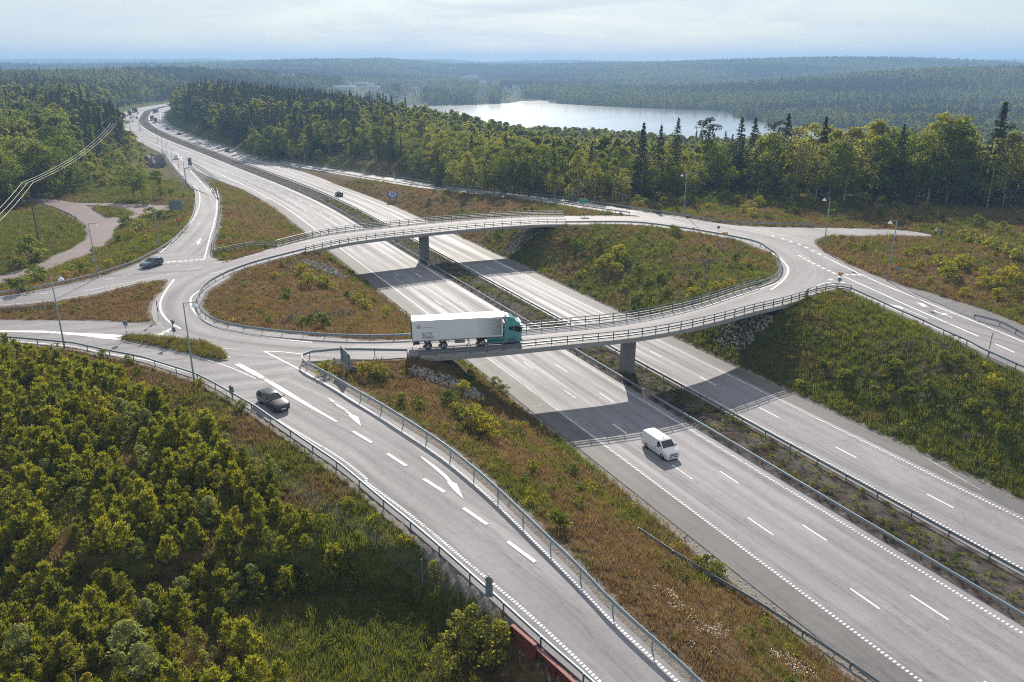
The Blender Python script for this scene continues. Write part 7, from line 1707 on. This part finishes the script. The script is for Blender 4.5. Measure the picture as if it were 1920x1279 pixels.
# ------------------------------------------------------------------ rock outcrop beside the motorway
c = un(291, 309, 2.0); bm = bmesh.new(); rg = np.random.default_rng(5)
for k in range(11):
    cx0 = np.array([rg.uniform(-2.2, 2.2), -7 + 1.4 * k + rg.uniform(-.6, .6), rg.uniform(0.2, 2.2)]); sz0 = np.array([rg.uniform(1.6, 2.8), rg.uniform(1.6, 2.8), rg.uniform(1.6, 3.2)])
    vs = [bm.verts.new(cx0 + (q / np.linalg.norm(q) ** .6) * sz0) for q in rg.normal(size=(22, 3))]
    r_ = bmesh.ops.convex_hull(bm, input=vs); bmesh.ops.delete(bm, geom=[e for e in r_['geom_interior'] if isinstance(e, bmesh.types.BMVert)], context='VERTS')
me_ = bpy.data.meshes.new('rock_outcrop'); bm.to_mesh(me_); bm.free(); me_.materials.append(M['rock']); ob = bpy.data.objects.new('rock_outcrop', me_); COL.objects.link(ob); ob.location = (c.x, c.y, c.z - 0.5)
tag(ob, 'grey blasted rock outcrop beside the exit ramp entrance', 'rock')

# ------------------------------------------------------------------ far buildings, boats, masts
def house(u, v, w, d, h, label, roof='roofred', flat=False, rz=0.2):
    p = unt(u, v); root = empty('house', p, rz, label, 'house', 'pale houses of the far village'); o = MB(); o.box((0, 0, h / 2), (w, d, h)); wl = o.build('wall', M['wallwhite'], root)
    o = MB()
    if flat: o.box((0, 0, h + .3), (w + 1, d + 1, .6))
    else:
        r_ = [(-w / 2 - .5, -d / 2 - .5, h), (w / 2 + .5, -d / 2 - .5, h), (w / 2 + .5, d / 2 + .5, h), (-w / 2 - .5, d / 2 + .5, h), (-w / 2 - .5, 0, h + d * .38), (w / 2 + .5, 0, h + d * .38)]
        for f in ((0, 1, 5, 4), (2, 3, 4, 5), (0, 4, 3), (1, 2, 5), (3, 2, 1, 0)): o.face([r_[k] for k in f])
    o.build('roof', M[roof if not flat else 'wallwhite'], root); o = MB()
    for k in range(max(2, int(w / 4))): o.box((-w / 2 + (k + .5) * w / max(2, int(w / 4)), -d / 2 - .03, h * .55), (1.4, .08, 1.4))
    o.build('windows', M['glass'], root)
for t_, x, y, w, d, h, lab, fl in (('T2', 668, 356, 58, 22, 8, 'long white flat roofed hall, the largest building of the far village', True), ('T2', 768, 349, 14, 12, 8, 'white house just right of the long hall', False), ('T2', 792, 320, 44, 16, 8, 'long pale block above the long white hall', True), ('T2', 868, 322, 24, 14, 8, 'pale house right of the long pale block', False), ('T2', 880, 349, 40, 14, 7, 'low white block right of the village centre', True), ('T2', 244, 266, 40, 14, 9, 'pale building highest at the left of the far village', True), ('T2', 690, 313, 22, 14, 7, 'pale house above the left end of the long hall', False), ('T2', 1192, 358, 26, 14, 10, 'pale house with a red roof above the lake shore', False), ('T2', 1150, 381, 30, 10, 5, 'low reddish house just below the pale shore house', False), ('T2', 980, 415, 10, 8, 6, 'small white house in the shore trees, left', False), ('T2', 1112, 418, 14, 9, 6, 'small white house near the marina', False), ('T2', 950, 447, 14, 8, 5, 'small pale boathouse at the left lake end', False), ('T2', 1705, 314, 24, 16, 14, 'tall pale house on the far hillside', False), ('T2', 1612, 262, 60, 16, 9, 'long pale farm building high on the far hillside', True), ('T2', 1572, 266, 20, 12, 8, 'pale house left of the long hillside building', False), ('T2', 1792, 315, 20, 12, 8, 'pale house right of the tall hillside house', False), ('T2', 1697, 366, 20, 12, 8, 'pale house below the tall hillside house', False), ('T2', 1868, 358, 14, 10, 8, 'small pale house in the trees above the lake', False), ('T3', 40, 348, 16, 10, 8, 'small pale house near the bathing beach, right one', False), ('T3', 15, 346, 12, 10, 8, 'small pale house near the bathing beach, left one', False), ('T0', 1368, 206, 70, 18, 9, 'pale long building in the far left woods', True)):
    u, v = px(t_, (x, y))[0]; house(u, v, w * .72, d * .8, h * .85, lab, 'roofred' if w > 13 else 'roofgrey', fl, random.uniform(-.3, .3))
for i, (x, y, lab) in enumerate(((1075, 466, 'white boat moored leftmost at the far marina'), (1112, 469, 'white boat moored second from left at the far marina'), (1125, 468, 'white boat moored in the middle of the far marina'), (1168, 467, 'white boat moored second from right at the far marina'), (1186, 465, 'white boat moored rightmost at the far marina'))):
    p = un(*px('T2', (x, y + 10))[0], LAKE_Z); root = empty('boat', Vector((p.x, p.y, LAKE_Z + .1)), .3, lab, 'boat', 'boats at the far marina'); o = MB()
    top = [(-4, -1.3), (2.5, -1.3), (5, 0), (2.5, 1.3), (-4, 1.3)]; bt = [(-3.7, -1), (2.2, -1), (4.2, 0), (2.2, 1), (-3.7, 1)]
    o.face([(x_, y_, 1.3) for x_, y_ in top]); o.face([(x_, y_, -.3) for x_, y_ in bt])
    for k in range(5): o.face([(*bt[k], -.3), (*bt[(k + 1) % 5], -.3), (*top[(k + 1) % 5], 1.3), (*top[k], 1.3)])
    o.build('hull', M['white'], root); o = MB(); o.box((-.5, 0, 2), (3.5, 1.8, 1.5)); o.build('cabin', M['white'], root); o = MB(); o.tube([(0.5, 0, 2), (0.5, 0, 10)], .08, 5); o.build('mast', M['steel'], root)
def ridge_point(u, ymin=2500, ymax=9000):
    best = None
    for y in np.linspace(ymin, ymax, 400):
        x = (u - CX) / FPX * y / math.cos(PITCH) * 1.055; z = tzs(x, y); q = pr(Vector((x, y, z)))
        if best is None or q[1] < best[0]: best = (q[1], x, y, z)
    return Vector(best[1:])
p = ridge_point(1320); s = p.y / 1493; root = empty('water_tower', p, 0, 'small water tower on the far ridge, right of centre', 'tower')
o = MB(); o.tube([(0, 0, -2), (0, 0, 7.0 * s)], .55 * s, 10); o.build('shaft', M['concrete_dark'], root); o = MB(); o.tube([(0, 0, 6.2 * s), (0, 0, 7.6 * s), (0, 0, 8.8 * s)], [.7 * s, 1.9 * s, 1.9 * s], 14); o.build('tank', M['concrete_dark'], root)
p = ridge_point(1796); s = p.y / 1493; o = MB(); o.tube([(0, 0, -2), (0, 0, 12 * s)], [.30 * s, .10 * s], 6); ob = o.build('radio_mast', M['steel'], None, p); tag(ob, 'thin radio mast on the far ridge at right', 'mast')

# ------------------------------------------------------------------ air
o = MB(); o.box((500, 4800, 40), (16000, 10600, 210)); hz = o.build('haze', M['white']); hz.data.materials.clear()
hm = bpy.data.materials.new('haze'); hm.use_nodes = True; nn_ = hm.node_tree; nn_.nodes.clear(); vo = nn_.nodes.new('ShaderNodeVolumePrincipled'); om = nn_.nodes.new('ShaderNodeOutputMaterial')
vo.inputs['Color'].default_value = (0.40, 0.65, 1.0, 1); vo.inputs['Density'].default_value = 2.6e-4; vo.inputs['Anisotropy'].default_value = 0.1
nn_.links.new(vo.outputs[0], om.inputs['Volume']); hz.data.materials.append(hm); tag(hz, 'pale blue haze in the air over the whole valley', 'haze', None, 'stuff')
